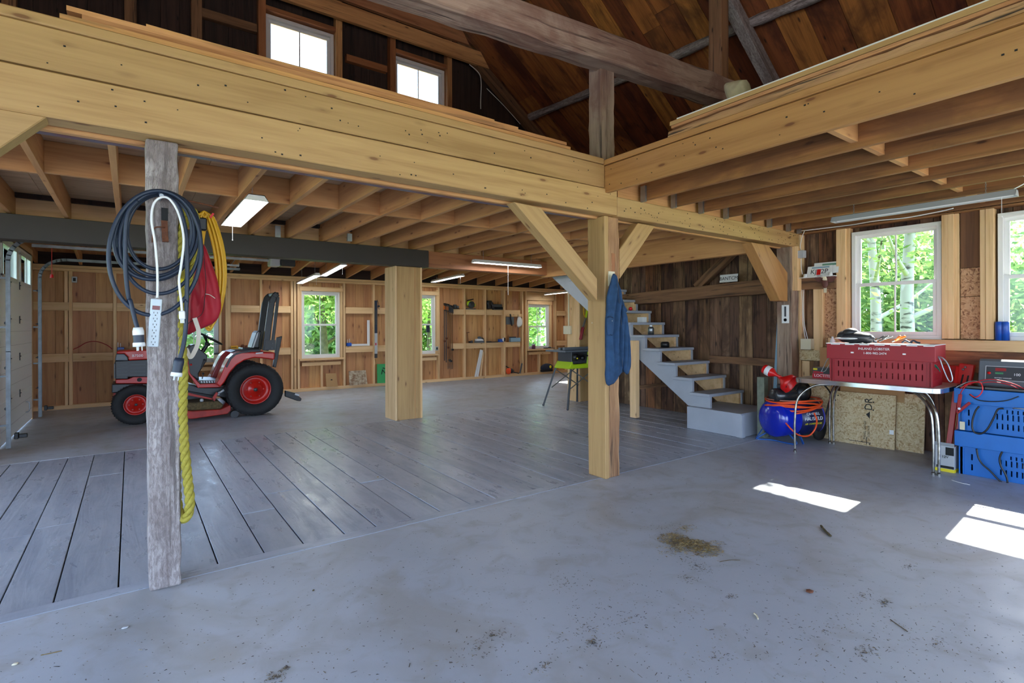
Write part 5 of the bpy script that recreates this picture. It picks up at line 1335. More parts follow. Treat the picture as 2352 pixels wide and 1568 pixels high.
# cardboard box and things on the low rail
a, c = XP(1887, 870, 7.3), XP(1925, 870, 7.3)
b = MB(); b.box(7.25, 7.44, c.y, a.y, ZTB + .0, XP(1900, 798, 7.25).z); tag(b.build('cardboard_box', M['card'], bevel=.002), 'plain brown cardboard box standing behind the glue box', 'box')
b = MB(); q = XP(1914, 800, 7.35); b.lathe([(0, 0), (.03, 0), (.03, .09), (.012, .12), (.012, .14), (0, .14)], (7.33, q.y, XP(1900, 798, 7.25).z + .001), (0, 0, 1), 16); tag(b.build('bottle', M['white']), 'small white bottle on the cardboard box by the window stud', 'bottle')
a, c = XP(1840, 802, 7.42), XP(1864, 778, 7.42)
b = MB(); b.box(7.40, 7.50, c.y, a.y, a.z, c.z); tag(b.build('junction_box', M['cream'], bevel=.003), 'square cream junction box on the wall rail, cables running up from it', 'box')
for k in range(2):
    b = MB(); b.tube(spline([XP(1850 + k * 5, 778, 7.45), XP(1844 + k * 3, 740, 7.46), XP(1843 + k * 3, 700, 7.46), XP(1842 + k * 4, 668, 7.46), XP(1846 + k * 3, 660, 7.46)], 5), .004, 6)
    tag(b.build('wall_cable', M['white']), ['left one of the two white cables rising from the junction box', 'right one of the two white cables rising from the junction box'][k], 'cable')
a = XP(1840, 584, 7.38); b = MB(); b.box(7.34, 7.42, a.y - .05, a.y + .05, a.z - .05, a.z + .05); o = b.build('switch_box', M['lgrey'], bevel=.003); tag(o, 'small grey metal switch box high beside the wall post', 'box')
b = MB(); b.tube(spline([a + V((0, .0, .05)), XP(1838, 565, 7.38), XP(1842, 545, 7.38), XP(1848, 530, 7.38)], 4), .004, 6); b.tube(spline([a - V((0, 0, .05)), XP(1840, 610, 7.38), XP(1843, 630, 7.38)], 4), .004, 6); b.build('cable', M['white'], o)
# painted sign / thermometer
a, c = XP(1798, 742, 7.272), XP(1811, 700, 7.272)
th = thing('thermometer', 'narrow white thermometer plate on the old wall post', 'thermometer', ((7.27, (a.y + c.y) / 2, a.z)))
b = MB(); b.box(7.262, 7.272, c.y - .01, a.y + .01, a.z, c.z); b.build('plate', M['white'], th, bevel=.002)
b = MB(); m_ = (a.y + c.y) / 2; b.box(7.259, 7.262, m_ - .012, m_ + .012, a.z + .09, c.z - .02); b.lathe([(0, 0), (.022, 0), (.022, .003), (.016, .003)], (7.262, m_, a.z + .045), (-1, 0, 0), 16); b.build('scale', M['dgrey'], th)
# number plates and the eagle
def plate(name, label, p, w, h, mat, txt, tm, tilt=0, size=None, lean=.2, extra=True):
    """rectangular plate leaning on the wall, its centre at p, facing -x"""
    t = thing(name, label, 'number plate', p); r_ = Matrix.Translation(V(p)) @ Matrix.Rotation(tilt, 4, 'X') @ Matrix.Rotation(lean, 4, 'Y')
    b = MB(); b.box(-.0015, .0015, -w / 2, w / 2, -h / 2, h / 2); b.xf(r_); b.build('plate', M[mat], t, bevel=.001)
    o = r_ @ V((-.003, 0, -.005 if extra else 0)); text(txt, size or h * .5, o, r_.to_3x3() @ V((0, -1, 0)), r_.to_3x3() @ V((0, 0, 1)), M[tm], t, 'lettering', .0004)
    return t, r_
zg = 2.125
a = XP(1672, 637, 7.42); plate('number_plate', 'white number plate leaning on the long girt above the stairs', (7.44, a.y, a.z - .01), .30, .12, 'white', 'BANTCM', 'ink', size=.075, lean=.15)
a, c = XP(1852, 620, 7.45), XP(1918, 612, 7.45); w_ = a.y - c.y
t_, r_ = plate('number_plate', 'front colourful number plate on the short girt by the window', (7.44, (a.y + c.y) / 2 + .01, zg + .08), .31, .155, 'white', 'KJ  2P', 'dgrey', size=.09, lean=.3)
b = MB(); b.box(-.003, -.001, -.02, .03, -.05, .03); b.xf(r_); b.build('red_figure', M['fred'], t_)
b = MB(); b.box(-.003, -.001, -.12, .1, .045, .065); b.xf(r_); b.build('blue_band', M['teal'], t_)
b = MB(); b.lathe([(0, 0), (.022, 0), (.022, .002)], (0, 0, 0), (-1, 0, 0), 16); b.xf(r_ @ Matrix.Translation((-.001, -.10, .045))); b.build('yellow_mark', M['ytext'], t_)
t_, r_ = plate('number_plate', 'rear number plate half hidden behind the colourful one', (7.50, (a.y + c.y) / 2 - .05, zg + .125), .31, .155, 'white', '*     *', 'dgrey', size=.05, lean=.2)
b = MB(); b.box(-.003, -.001, -.14, .05, .03, .06); b.xf(r_); b.build('green_band', paint('plate green', (110, 150, 130), .5), t_)
b = MB(); b.box(7.36, 7.44, XP(1919, 630, 7.4).y, XP(1838, 630, 7.4).y, zg, zg + .008); tag(b.build('white_tray', M['white']), 'thin white shelf strip under the number plates', 'tray')
for px, nm in ((1850, 'white upturned cup at the left end of the number plate shelf'), (1908, 'white upturned cup in front of the number plate')):
    a = XP(px, 625, 7.39); b = MB(); b.lathe([(.026, 0), (.022, .045), (0, .045)], (7.385, a.y, zg + .008), (0, 0, 1), 16); tag(b.build('plastic_cup', M['white']), nm, 'cup')
eg = thing('eagle_carving', 'brown wooden eagle with spread wings and white head on the short girt', 'ornament', XP(1893, 660, 7.38))
def Q(cx, cy, x=7.40): return XP(1780 + cx / 12.06, 570 + cy / 12.06, x)
ebr = paint('dark red brown wood', (96, 56, 48), .6)
b = MB(); b.prism([Q(x, y, 7.41) for x, y in ((1290, 760), (1180, 760), (1080, 830), (1150, 900), (1240, 950), (1310, 960), (1470, 950), (1600, 920), (1700, 800), (1620, 750), (1480, 800))], (.012, 0, 0)); b.build('wings', ebr, eg)
b = MB(); b.puff(spline([Q(x, y, 7.40) for x, y in ((1300, 870), (1440, 870), (1475, 980), (1430, 1090), (1340, 1095), (1290, 990))], 3, True), (1, 0, 0), .02, rings=4); b.build('body', ebr, eg)
b = MB(); b.puff(spline([Q(x, y, 7.395) for x, y in ((1260, 800), (1340, 770), (1410, 770), (1445, 890), (1320, 890), (1330, 820))], 3, True), (1, 0, 0), .016, rings=4); b.build('head', M['cream'], eg)
b = MB(); b.box(7.40, 7.41, Q(1425, 1200).y, Q(1350, 1200).y, Q(1400, 1230).z, Q(1400, 1095).z); b.build('tail', M['cream'], eg)
# blue canisters, board leaning
for k, px in enumerate((2296, 2309)):
    a = XP(px, 787, 7.50); b = MB(); b.lathe([(0, 0), (.036, 0), (.036, .19), (.03, .2), (0, .2)], (7.495, a.y, 1.322), (0, 0, 1), 20)
    tag(b.build('canister', M['canblue']), ['left blue canister on the window sill over the blue crates', 'right blue canister on the window sill over the blue crates'][k], 'canister')
a, c = XP(1776, 862, 7.30), XP(1783, 700, 7.45)
b = MB(); P = [XP(x, y, 7.42) for x, y in ((1787, 703), (1792, 703), (1793, 880), (1770, 880))]; P[2].z = P[3].z = .004; b.prism(P, (.02, 0, 0)); tag(b.build('leaning_board', M['teal']), 'narrow pale blue board leaning by the old wall post', 'board')
# ------------------------------------------------------------------ OSB sheets under the table
def sheet(label, pA, pB, z, th_=.018, lean=.06, marks=False, m='osb'):
    """leaning sheet between floor points pA (left) and pB (right)"""
    t = thing('osb_panel', label, 'panel', ((pA.x + pB.x) / 2, (pA.y + pB.y) / 2, 0))
    b = MB(); d = (pB - pA).normalized(); n_ = V((-d.y, d.x, 0)); n_ = n_ if n_.x > 0 else -n_
    P = [pA, pB, pB + n_ * lean + V((0, 0, z)), pA + n_ * lean + V((0, 0, z))]; b.prism(P, n_ * th_); b.build('sheet', M[m], t)
    if marks:
        up = (n_ * lean + V((0, 0, z))).normalized(); f = lambda u, v: pA + (pB - pA) * u + (n_ * lean + V((0, 0, z))) * v - n_ * .002
        text('DR', .115, f(.60, .80), up, -d, M['ink'], t, 'lettering', .0004)
        b = MB(); b.prism([f(.56, .60), f(.62, .52), f(.62, .66)], -n_ * .001); b.build('triangle_mark', M['ink'], t)
        text('PANEL GRADE', .035, f(.55, .3), up, -d, M['ink'], t, 'small_lettering', .0004); text('SIZED FOR', .03, f(.61, .28), up, -d, M['ink'], t, 'small_lettering', .0004)
        b = MB(); b.prism([f(.575, .03), f(.585, .03), f(.585, .17), f(.575, .17)], -n_ * .001); b.prism([f(.3, .06), f(.3, .07), f(.65, .07), f(.65, .06)], -n_ * .001); b.build('ink_line', M['ink'], t)
        b = MB(); 
        for u, v in ((.53, .86), (.53, .72), (.66, .83), (.66, .68), (.5, .06), (.62, .03), (.09, .9), (.05, .8)): b.prism([f(u, v), f(u + .02, v), f(u + .02, v + .025), f(u, v + .025)], -n_ * .001)
        b.build('ink_dot', M['ink'], t)
        b = MB(); b.prism([f(.92, .28), f(.985, .28), f(.985, .36), f(.92, .36)], -n_ * .0015); b.build('paper_label', M['white'], t)
    return t
pA, pB = ZP(1908, 1011), ZP(2053, 1034); pB.x = 7.36; pA.x = 7.33
sheet('wide OSB sheet with black stamped letters leaning under the table', pA, pB, .64, marks=True)
p1, p2 = ZP(2055, 1032), ZP(2119, 1043); p1.x = 7.42; p2.x = 7.42
sheet('narrow plain OSB sheet right of the stamped one', p1, V((7.42, p2.y, 0)), .67)
sheet('narrow OSB sheet behind the air compressor', V((7.41, 3.50, 0)), V((7.41, 3.16, 0)), .72)
b = MB(); b.box(7.47, 7.5, 2.35, 3.05, 0, .72); tag(b.build('brown_board', M['card']), 'brown board edge showing above the stamped OSB sheet', 'board')
# ------------------------------------------------------------------ blue crates, box, red stands, charger
bs = []
for yy in (.40, .43, .46): pass
def bslots(L):
    s_ = []
    for k in range(8): s_ += [(.28 + k * .038, .06 + .02, .012, .055), (.28 + k * .038, .17, .012, .055)]
    for k in range(4): s_.append((.36 + k * .038, .225, .012, .035))
    for y in (.10, L - .10): s_ += [(y, .08, .014, .06), (y, .18, .014, .06)]
    return s_
BL = .86
c1, m1, l1 = crate('blue_crate', 'lower blue slotted plastic crate standing on the floor', 'crate', 'blue', (6.74, .80, .001), 0, BL, .46, .43, .15, bslots(BL), over=.03)
c2, m2, l2 = crate('blue_crate', 'upper blue slotted plastic crate, stacked on the lower one', 'crate', 'blue', (6.75, .83, .434), math.radians(-1.5), BL - .02, .46, .42, .15, bslots(BL), over=.03)
def strapcord(pts, x, label):
    b = MB(); b.tube(spline([XP(px, py, x) for px, py in pts], 6), .008, 8); tag(b.build('rubber_strap', M['black']), label, 'strap')
strapcord(((2249, 933), (2240, 945), (2233, 970), (2236, 990), (2252, 996), (2268, 985), (2282, 960), (2292, 940), (2305, 938)), 6.70, 'black rubber strap looped on the upper blue crate')
strapcord(((2243, 1030), (2247, 1050), (2256, 1065), (2275, 1082), (2292, 1100), (2305, 1110), (2314, 1108), (2310, 1090), (2299, 1070), (2296, 1052), (2302, 1037)), 6.69, 'black rubber strap looped on the lower blue crate')
b = MB(); a = XP(2345, 940, 6.715); b.tube(spline([a + V((0, .05, 0)), a + V((-.03, .04, .01)), a + V((-.03, -.04, .01)), a + V((0, -.05, 0))], 4), .006, 6); b.build('handle', M['steel'], c2)
b = MB(); a = XP(2210, 975, 6.73); b.box(6.73, 6.738, a.y - .02, a.y + .02, a.z - .05, a.z + .03); b.build('paint_chip', M['cream'], c2)
a, c = ZP(2139, 1083), ZP(2191, 1089)
wb2 = thing('carton', 'white and black carton with a yellow bottom band on the floor by the table leg', 'box', (6.78, (a.y + c.y) / 2, 0))
b = MB(); b.box(6.70, 6.88, c.y + .01, a.y, .03, .26); b.build('box_body', M['lgrey'], wb2, bevel=.002)
b = MB(); b.box(6.699, 6.881, c.y + .009, a.y + .001, .0, .03); b.build('yellow_band', M['ytext'], wb2)
b = MB(); b.box(6.698, 6.7, c.y + .012, a.y - .01, .035, .06); b.build('black_band', M['ink'], wb2); b = MB(); b.box(6.698, 6.7, c.y + .012, c.y + .08, .17, .25); b.build('black_print', M['ink'], wb2)
b = MB(); b.prism([V((6.70, a.y, .26)), V((6.70, c.y + .01, .26)), V((6.66, c.y + .0, .30)), V((6.66, a.y, .30))], (.002, 0, 0)); b.build('flap', M['lgrey'], wb2)
text('12V', .035, (6.697, (a.y + c.y) / 2, .15), (0, -1, 0), (0, 0, 1), M['ink'], wb2)
rs = thing('folding_stand', 'bright red folded metal stand leaning between the table and the blue crates', 'stand', (7.3, 1.85, 0))
def bar(p, q, w_, mat='sred', nm='leg', th_=.03):
    b = MB(); b.beam(p, q, th_, w_, up=(0, 1, 0)); b.build(nm, M[mat], rs, bevel=.004)
pt = XP(2212, 842, 7.3); pb_ = XP(2180, 1015, 7.3)
top1, top2 = XP(2203, 842, 7.28), XP(2222, 838, 7.32)
f1 = V((7.15, XP(2180, 990, 7.15).y + .02, .0)); f2 = V((7.2, XP(2192, 990, 7.2).y, .0))
bar(top1, f1, .05); bar(top2, f2, .05); bar(top1 + V((.04, -.03, 0)), f2 + V((.05, -.03, 0)), .04)
b = MB(); b.prism([XP(x, y, 7.24) for x, y in ((2203, 834), (2238, 838), (2228, 892), (2196, 892))], (.06, 0, 0)); b.build('head_plate', M['sred'], rs, bevel=.006)
b = MB(); b.prism([XP(x, y, 7.236) for x, y in ((2210, 860), (2214, 860), (2208, 885), (2204, 885))], (.004, 0, 0)); b.prism([XP(x, y, 7.236) for x, y in ((2222, 862), (2226, 862), (2221, 885), (2217, 885))], (.004, 0, 0)); b.build('slot', M['ink'], rs)
b = MB()
for x, y in ((2217, 843), (2212, 848)): a = XP(x, y, 7.238); b.lathe([(.012, 0), (.012, .006), (0, .006)], a, (-1, 0, 0), 10)
b.build('bolt', M['steel'], rs)
b = MB(); b.box(7.36, 7.46, 1.72, 2.2, .83, 1.04); tag(b.build('red_tool_case', M['tdred'], bevel=.006), 'dull red flat case behind the folded red stand', 'case')
# battery charger
ZC = .434 + .42 + .001
ch = thing('battery_charger', 'grey battery charger with a slanted control panel on the blue crates', 'charger', (7.0, 1.25, ZC))
def CH(px, py, x=6.93): return XP(px, py, x)
b = MB(); y0_, y1_ = .85, XP(2246, 880, 6.95).y
prof = [(6.93, ZC), (7.24, ZC), (7.24, ZC + .27), (7.02, ZC + .29), (6.99, ZC + .27)]
b.prism([V((x, y0_, z)) for x, z in prof], (0, y1_ - y0_, 0)); b.build('housing', M['grey'], ch, bevel=.008)
sl_ = V((.06, 0, .27)).normalized(); fn = V((-sl_.z, 0, sl_.x))
def F_(u, v): return V((6.93, y1_ - u, ZC)) + sl_ * v + fn * .002
def fpoly(u0, u1, v0, v1, th_=.002, sk=0): return ([F_(u0, v0), F_(u1, v0), F_(u1 - sk, v1), F_(u0 + sk, v1)], fn * th_)
b = MB(); b.prism(*fpoly(.06, .36, .09, .225)); b.build('panel', M['dgrey'], ch)
for u0, u1, v0, v1 in ((.055, .36, .085, .091), (.055, .36, .222, .228), (.055, .061, .085, .228), (.355, .361, .085, .228)):
    b = MB(); b.prism(*fpoly(u0, u1, v0, v1, .004)); b.build('panel_trim', M['lgrey'], ch)
b = MB(); b.prism(*fpoly(.13, .21, .18, .21, .003)); b.build('red_display', paint('red display', (150, 40, 44), .3), ch)
b = MB(); b.prism(*fpoly(.13, .19, .15, .165, .003)); b.build('green_light', paint('green print', (60, 140, 90), .4), ch)
b = MB(); b.lathe([(.014, 0), (.014, .01), (0, .012)], F_(.085, .155), fn, 14); b.build('red_button', M['fred'], ch)
text('100', .035, F_(.29, .15) + fn * .003, (0, -1, 0), sl_, M['wtext'], ch, 'lettering'); text('BATTERY CHARGER', .014, F_(.19, .11) + fn * .003, (0, -1, 0), sl_, M['wtext'], ch, 'lettering')
# jumper cables and the glossy tray
b = MB(); b.prism(rrect(6.72, 6.90, .86, XP(2200, 890, 6.78).y, .03, ZC + .002), (0, 0, .035)); tag(b.build('glossy_tray', M['screen'], bevel=.008), 'glossy black plastic tray in front of the battery charger', 'tray')
jc = thing('jumper_cable', 'red and black jumper cable with a red clamp hanging over the upper blue crate', 'cable', XP(2220, 930, 6.7))
def cab(pts, r, mat, nm='cable', x=6.71):
    b = MB(); b.tube(spline([XP(p[0], p[1], p[2] if len(p) > 2 else x) for p in pts], 6), r, 7); b.build(nm, M[mat], jc)
cab(((2352, 893, 6.75), (2330, 882, 6.74), (2300, 874, 6.74), (2270, 871, 6.73), (2245, 876, 6.72), (2222, 884, 6.72), (2208, 900, 6.70), (2206, 915, 6.69)), .005, 'bagred')
cab(((2352, 900, 6.75), (2320, 884, 6.73), (2280, 877, 6.73), (2250, 880, 6.72)), .005, 'bagred')
cab(((2205, 893, 6.72), (2225, 880, 6.71), (2250, 878, 6.70), (2257, 892, 6.69), (2252, 905, 6.69), (2240, 912, 6.69), (2228, 905, 6.69)), .005, 'fred')
cab(((2195, 890, 6.72), (2220, 878, 6.73), (2240, 875, 6.72), (2255, 880, 6.72)), .005, 'steel')
cab(((2226, 905, 6.70), (2245, 918, 6.69), (2275, 922, 6.69), (2310, 920, 6.69), (2340, 910, 6.70)), .005, 'black')
b = MB(); b.beam(XP(2206, 905, 6.68), XP(2200, 945, 6.68), .014, .03, up=(0, 1, 0)); b.beam(XP(2198, 948, 6.68), XP(2228, 924, 6.68), .014, .026, up=(0, 1, 0)); b.build('clamp', M['cred'], jc, bevel=.004)
b = MB(); a = XP(2204, 938, 6.67); b.cyl(a - V((.012, 0, 0)), a + V((.012, 0, 0)), .012, 10); b.build('clamp_spring', M['chrome'], jc)
# ------------------------------------------------------------------ air compressor
ac = thing('air_compressor', 'blue tank air compressor with black motor and wheels beside the step box', 'compressor', (6.95, 3.4, 0))
A0, A1 = V((6.66, 3.50, .30)), V((7.22, 3.32, .30)); rT = .235
d = (A1 - A0).normalized()
prof = [(0, -.10)] + [(rT * math.sin(a), -.10 * math.cos(a)) for a in [math.pi / 2 * k / 8 for k in range(1, 9)]]
Lt = (A1 - A0).length
prof2 = [(rT, 0), (rT, Lt)] + [(rT * math.cos(a), Lt + .08 * math.sin(a)) for a in [math.pi / 2 * k / 6 for k in range(1, 7)]]
b = MB(); b.lathe(prof + prof2[1:], A0, d, 40); tk = b.build('tank', M['cblue'], ac)
b = MB(); b.lathe([(rT + .001, .22), (rT + .003, .22), (rT + .003, Lt - .02), (rT + .001, Lt - .02)], A0, d, 40); b.build('tank_wrap', paint('dark blue wrap', (16, 24, 70), .3), tk)
side = d.cross(V((0, 0, 1))).normalized()
side = -side if side.x * 0 + side.y > 0 else side
def TKp(l, an): return A0 + d * l + (side * math.cos(an) + V((0, 0, 1)) * math.sin(an)) * (rT + .005)
for s_, sz, an, m in (('CAMPBELL', .045, .30, 'wtext'), ('HAUSFELD', .062, .05, 'wtext'), ('AIR COMPRESSOR', .034, -.22, 'ytext')):
    nrm = (side * math.cos(an) + V((0, 0, 1)) * math.sin(an)); upv = (-side * math.sin(an) + V((0, 0, 1)) * math.cos(an))
    text(s_, sz, TKp(.40, an), d, upv, M[m], tk, 'lettering', .001)
b = MB(); mc = V((6.78, 3.42, .595)); m0, m1_ = mc - d * .19, mc + d * .17
b.lathe([(0, 0), (.075, 0), (.095, .02), (.095, .30), (.08, .33), (0, .34)], m0, d, 28); b.build('motor', paint('glossy black motor paint', (36, 37, 40), .25, coat=.3), ac)
b = MB(); b.box(mc.x - .12, mc.x + .06, mc.y - .05, mc.y + .05, mc.z + .09, mc.z + .15); b.build('capacitor', M['dgrey'], ac, bevel=.02, bseg=2)
b = MB(); q = mc + d * .26; b.ball(q + V((0, 0, .02)), .11, 1, .9, 1.1, 16, 10); b.lathe([(.0, 0), (.13, 0), (.13, .03), (0, .03)], q + d * .02 + V((0, 0, .03)), side, 24); b.beam(q, q + V((.1, 0, .18)), .07, .07); b.build('pump', M['black'], ac)
b = MB(); b.box(6.66, 7.1, 3.30, 3.52, .53, .55); b.build('mount_plate', M['dgrey'], ac)
for s_, y in ((1, 3.20), (-1, 3.58)):
    b = MB(); c = V((7.22, y, .16)); b.lathe([(0, -.03), (.10, -.03), (.15, -.025), (.16, 0), (.15, .025), (.10, .03), (0, .03)], c, (0, 1, 0), 28); b.build('wheel', M['rubber'], ac)
b = MB(); b.tube(spline([V((6.72, 3.34, .12)), V((6.66, 3.22, .02)), V((6.70, 3.55, .012)), V((6.62, 3.7, .012)), V((6.66, 3.6, .1))], 5), .010, 6); b.beam((6.86, 3.30, .15), (6.80, 3.2, 0.005), .01, .03); b.beam((6.68, 3.66, .14), (6.62, 3.72, .005), .04, .006); b.build('foot', paint('blue bracket', (40, 90, 160), .4), ac)
b = MB(); b.tube(spline([V((7.32, 3.2, .2)), V((7.34, 3.14, .45)), V((7.30, 3.10, .62)), V((7.1, 3.16, .78)), V((6.98, 3.28, .80))], 6), .010, 8); b.build('handle', M['black'], ac)
# orange hose
oh = thing('air_hose', 'orange air hose coiled over the blue compressor tank', 'hose', (6.95, 3.4, .5))
b = MB()
for k in range(6):
    z = .42 + .018 * (k % 3) + .014 * k; rx, ry = .36 + .012 * (k % 4), .25 + .008 * (k % 3); pts = []
    for j in range(28):
        a = 2 * math.pi * j / 28; p = V((6.96, 3.40, z)) + d * (rx * math.cos(a)) + side * (ry * math.sin(a)); p.z += .02 * math.sin(2 * a + k) + .03 * math.cos(a) * (1 if k < 3 else -.3); pts.append(p)
    b.tube(spline(pts, 2, True), .011, 7, closed=True)
b.build('coil', M['orange'], oh)
b = MB(); b.tube(spline([XP(1768, 932, 6.60), XP(1783, 940, 6.58), XP(1800, 965, 6.57), XP(1822, 990, 6.58), XP(1838, 1000, 6.66), XP(1858, 1000, 6.8), XP(1872, 985, 6.85), XP(1876, 965, 6.9), XP(1870, 948, 6.92)], 8), .0095, 8); b.build('loose_strand', M['orange'], oh)
b = MB(); pts = []
for j in range(24):
    a = 2 * math.pi * j / 24; pts.append(V((6.96, 3.40, .545)) + d * (.37 * math.cos(a)) + side * (.26 * math.sin(a)))
b.tube(spline(pts, 2, True), .008, 6, closed=True); tag(b.build('brown_cable', paint('pinkish brown cord', (170, 110, 90), .5)), 'pinkish brown cord lying on top of the orange hose', 'cable')
b = MB(); b.box(6.80, 6.90, 3.70, 3.80, 0.0, .80); o = b.build('wood_block', paint('weathered green grey block', (130, 136, 118), .8, var=.3, vs=12), bevel=.003); tag(o, 'grey green wooden block beside the compressor motor', 'block')
# red bottle with funnel on the motor
fu = thing('oil_bottle', 'red bottle with a white label stuck in a red funnel, lying on the compressor motor', 'bottle', (6.75, 3.5, .8))
def FP(px, py): return XP(px, py, 6.66)
a, c = FP(1768, 853), FP(1797, 868); dd = (c - a).normalized()
b = MB(); b.lathe([(0, -.09), (.055, -.085), (.062, -.07), (.062, .03), (.03, .075), (.018, .10), (.018, .19), (0, .19)], a, dd, 24); b.build('bottle_body', M['fred'], fu)
b = MB(); b.lathe([(.0625, -.045), (.064, -.04), (.064, .01), (.0625, .015)], a, dd, 24); b.build('bottle_label', M['white'], fu)
c0, c1_ = FP(1790, 866), FP(1818, 884); dd = (c1_ - c0).normalized()
b = MB(); b.lathe([(.02, 0), (.026, .03), (.115, .11), (.12, .17), (.113, .17), (.108, .112), (.02, .035)], c0, dd, 28); b.build('funnel', M['fred'], fu)

# ------------------------------------------------------------------ table saw and things by the far column
ts = thing('table_saw', 'lime green portable table saw on a folding black stand', 'table saw', (6.9, 7.0, 0))
def S(cx, cy, y): return YP(1270 + cx / 4.357, 600 + cy / 4.357, y)
ys0 = 7.05
b = MB(); a, c = S(105, 905, ys0), S(560, 905, ys0); zt1 = S(140, 893, ys0).z
b.box(a.x, a.x + .85, ys0 - .05, ys0 + .5, zt1 - .03, zt1); b.box(a.x + .08, a.x + .8, ys0 + .06, ys0 + .12, zt1 + .003, zt1 + .055); b.box(a.x + .1, a.x + .8, ys0 + .2, ys0 + .26, zt1 + .003, zt1 + .045); b.build('saw_table', M['grey'], ts, bevel=.004)
x0 = S(180, 1000, ys0).x; z1, z0 = zt1 - .031, S(200, 1078, ys0).z
b = MB(); b.prism([V((x0 - .03, ys0 + .02, z0)), V((x0 + .62, ys0 + .02, z0)), V((x0 + .58, ys0 + .02, z1)), V((x0 + .45, ys0 + .02, z1)), V((x0 + .42, ys0 + .02, z0 + .08)), V((x0 + .08, ys0 + .02, z0 + .08)), V((x0 + .06, ys0 + .02, z0 + .14))], (0, .42, 0)); b.build('saw_base', M['lime'], ts, bevel=.01)
b = MB(); b.box(x0 + .05, x0 + .45, ys0 + .04, ys0 + .42, z0 + .09, z1); b.build('motor_well', M['dgrey'], ts, bevel=.01)
b = MB(); c = V((x0 + .07, ys0 - .02, z1 - .09)); b.lathe([(0, 0), (.055, 0), (.065, .03), (.06, .06), (0, .06)], c, (0, -1, 0), 20); b.lathe([(0, 0), (.04, 0), (.045, .05), (0, .06)], c + V((.17, 0, -.02)), (0, -1, 0), 16); b.cyl(c + V((.05, -.05, .06)), c + V((.38, -.05, .0)), .015, 8); b.build('hand_wheel', M['black'], ts)
b = MB(); b.lathe([(0, 0), (.012, 0), (.015, .02), (0, .025)], c + V((.0, -.06, -.02)), (0, -1, 0), 10); b.build('gold_knob', M['ytext'], ts)
lz = z0
for (xa, ya, xb, yb_) in ((x0 + .0, ys0, x0 - .19, ys0 - .12), (x0 + .55, ys0, x0 + .66, ys0 - .12), (x0 + .0, ys0 + .42, x0 - .19, ys0 + .55), (x0 + .55, ys0 + .42, x0 + .66, ys0 + .55)):
    b = MB(); b.beam((xa, ya, lz), (xb, yb_, .02), .035, .03); b.ball((xb, yb_, .022), .022, n=8, m=6); b.build('leg', M['dgrey'], ts, bevel=.003)
for ya in (ys0 - .03, ys0 + .45):
    b = MB(); b.cyl((x0 + .02, ya, lz - .03), (x0 + .60, ya, lz - .36), .010, 8); b.cyl((x0 + .53, ya, lz - .03), (x0 - .07, ya, lz - .36), .010, 8); b.build('cross_brace', M['steel'], ts)
# on the far boxed column
yc0 = d1.y - .02
a, c = XP(1297, 767, d0.x + .01), XP(1313, 748, d0.x + .01)
cxp = d0.x + .02
ob = thing('outlet_box', 'square cream outlet box with a conduit on the pale far column', 'outlet', (cxp, (a.y + c.y) / 2, a.z))
b = MB(); b.box(cxp - .05, cxp - .001, min(a.y, c.y), max(a.y, c.y), a.z, c.z); b.build('box_body', M['cream'], ob, bevel=.004)
b = MB(); m_ = (a.y + c.y) / 2 - .03; b.cyl((cxp - .02, m_, c.z), (cxp - .02, m_, 2.45), .012, 8); b.build('conduit', M['cream'], ob)
ps_ = thing('pruning_saw', 'hand saw with a dark red grip and lime tip hanging on the pale far column', 'saw', YP(1340, 780, yc0 - .02))
def K(cx, cy, y=yc0 - .02): return YP(1280 + cx / 8.711, 680 + cy / 8.711, y)
b = MB(); b.beam(K(515, 620), K(465, 870), .03, .07, up=(0, 1, 0)); b.build('grip', paint('dark red grip', (124, 24, 40), .5), ps_, bevel=.006)
b = MB(); b.beam(K(570, 430), K(515, 615), .022, .035, up=(0, 1, 0)); b.build('tube', M['steel'], ps_)
b = MB(); b.beam(K(600, 250), K(570, 440), .024, .045, up=(0, 1, 0)); b.build('lime_head', M['lime'], ps_, bevel=.005)
b = MB()
for k in range(3): b.tube(spline([K(545, 180 + k * 8), K(520 + k * 6, 270), K(535 + k * 5, 380), K(565, 420), K(590, 300), K(570, 190)], 5, True), .006, 6, closed=True)
b.tube(spline([K(560, 420), K(600, 560), K(560, 660), K(545, 720), K(575, 780)], 5), .005, 6)
tag(b.build('orange_cord', M['yel']), 'small orange cord coil behind the hand saw', 'cord')
b = MB(); b.ball(YP(1330, 683, 7.35), .06, 1.9, .8, .6, 14, 8); tag(b.build('black_boot', M['black']), 'black rounded tool lying on an upper stair tread', 'tool')
# ------------------------------------------------------------------ things on the far wall
YW = WF - 0.13
def fw(px, py, y=YW): return YP(px, py, y)
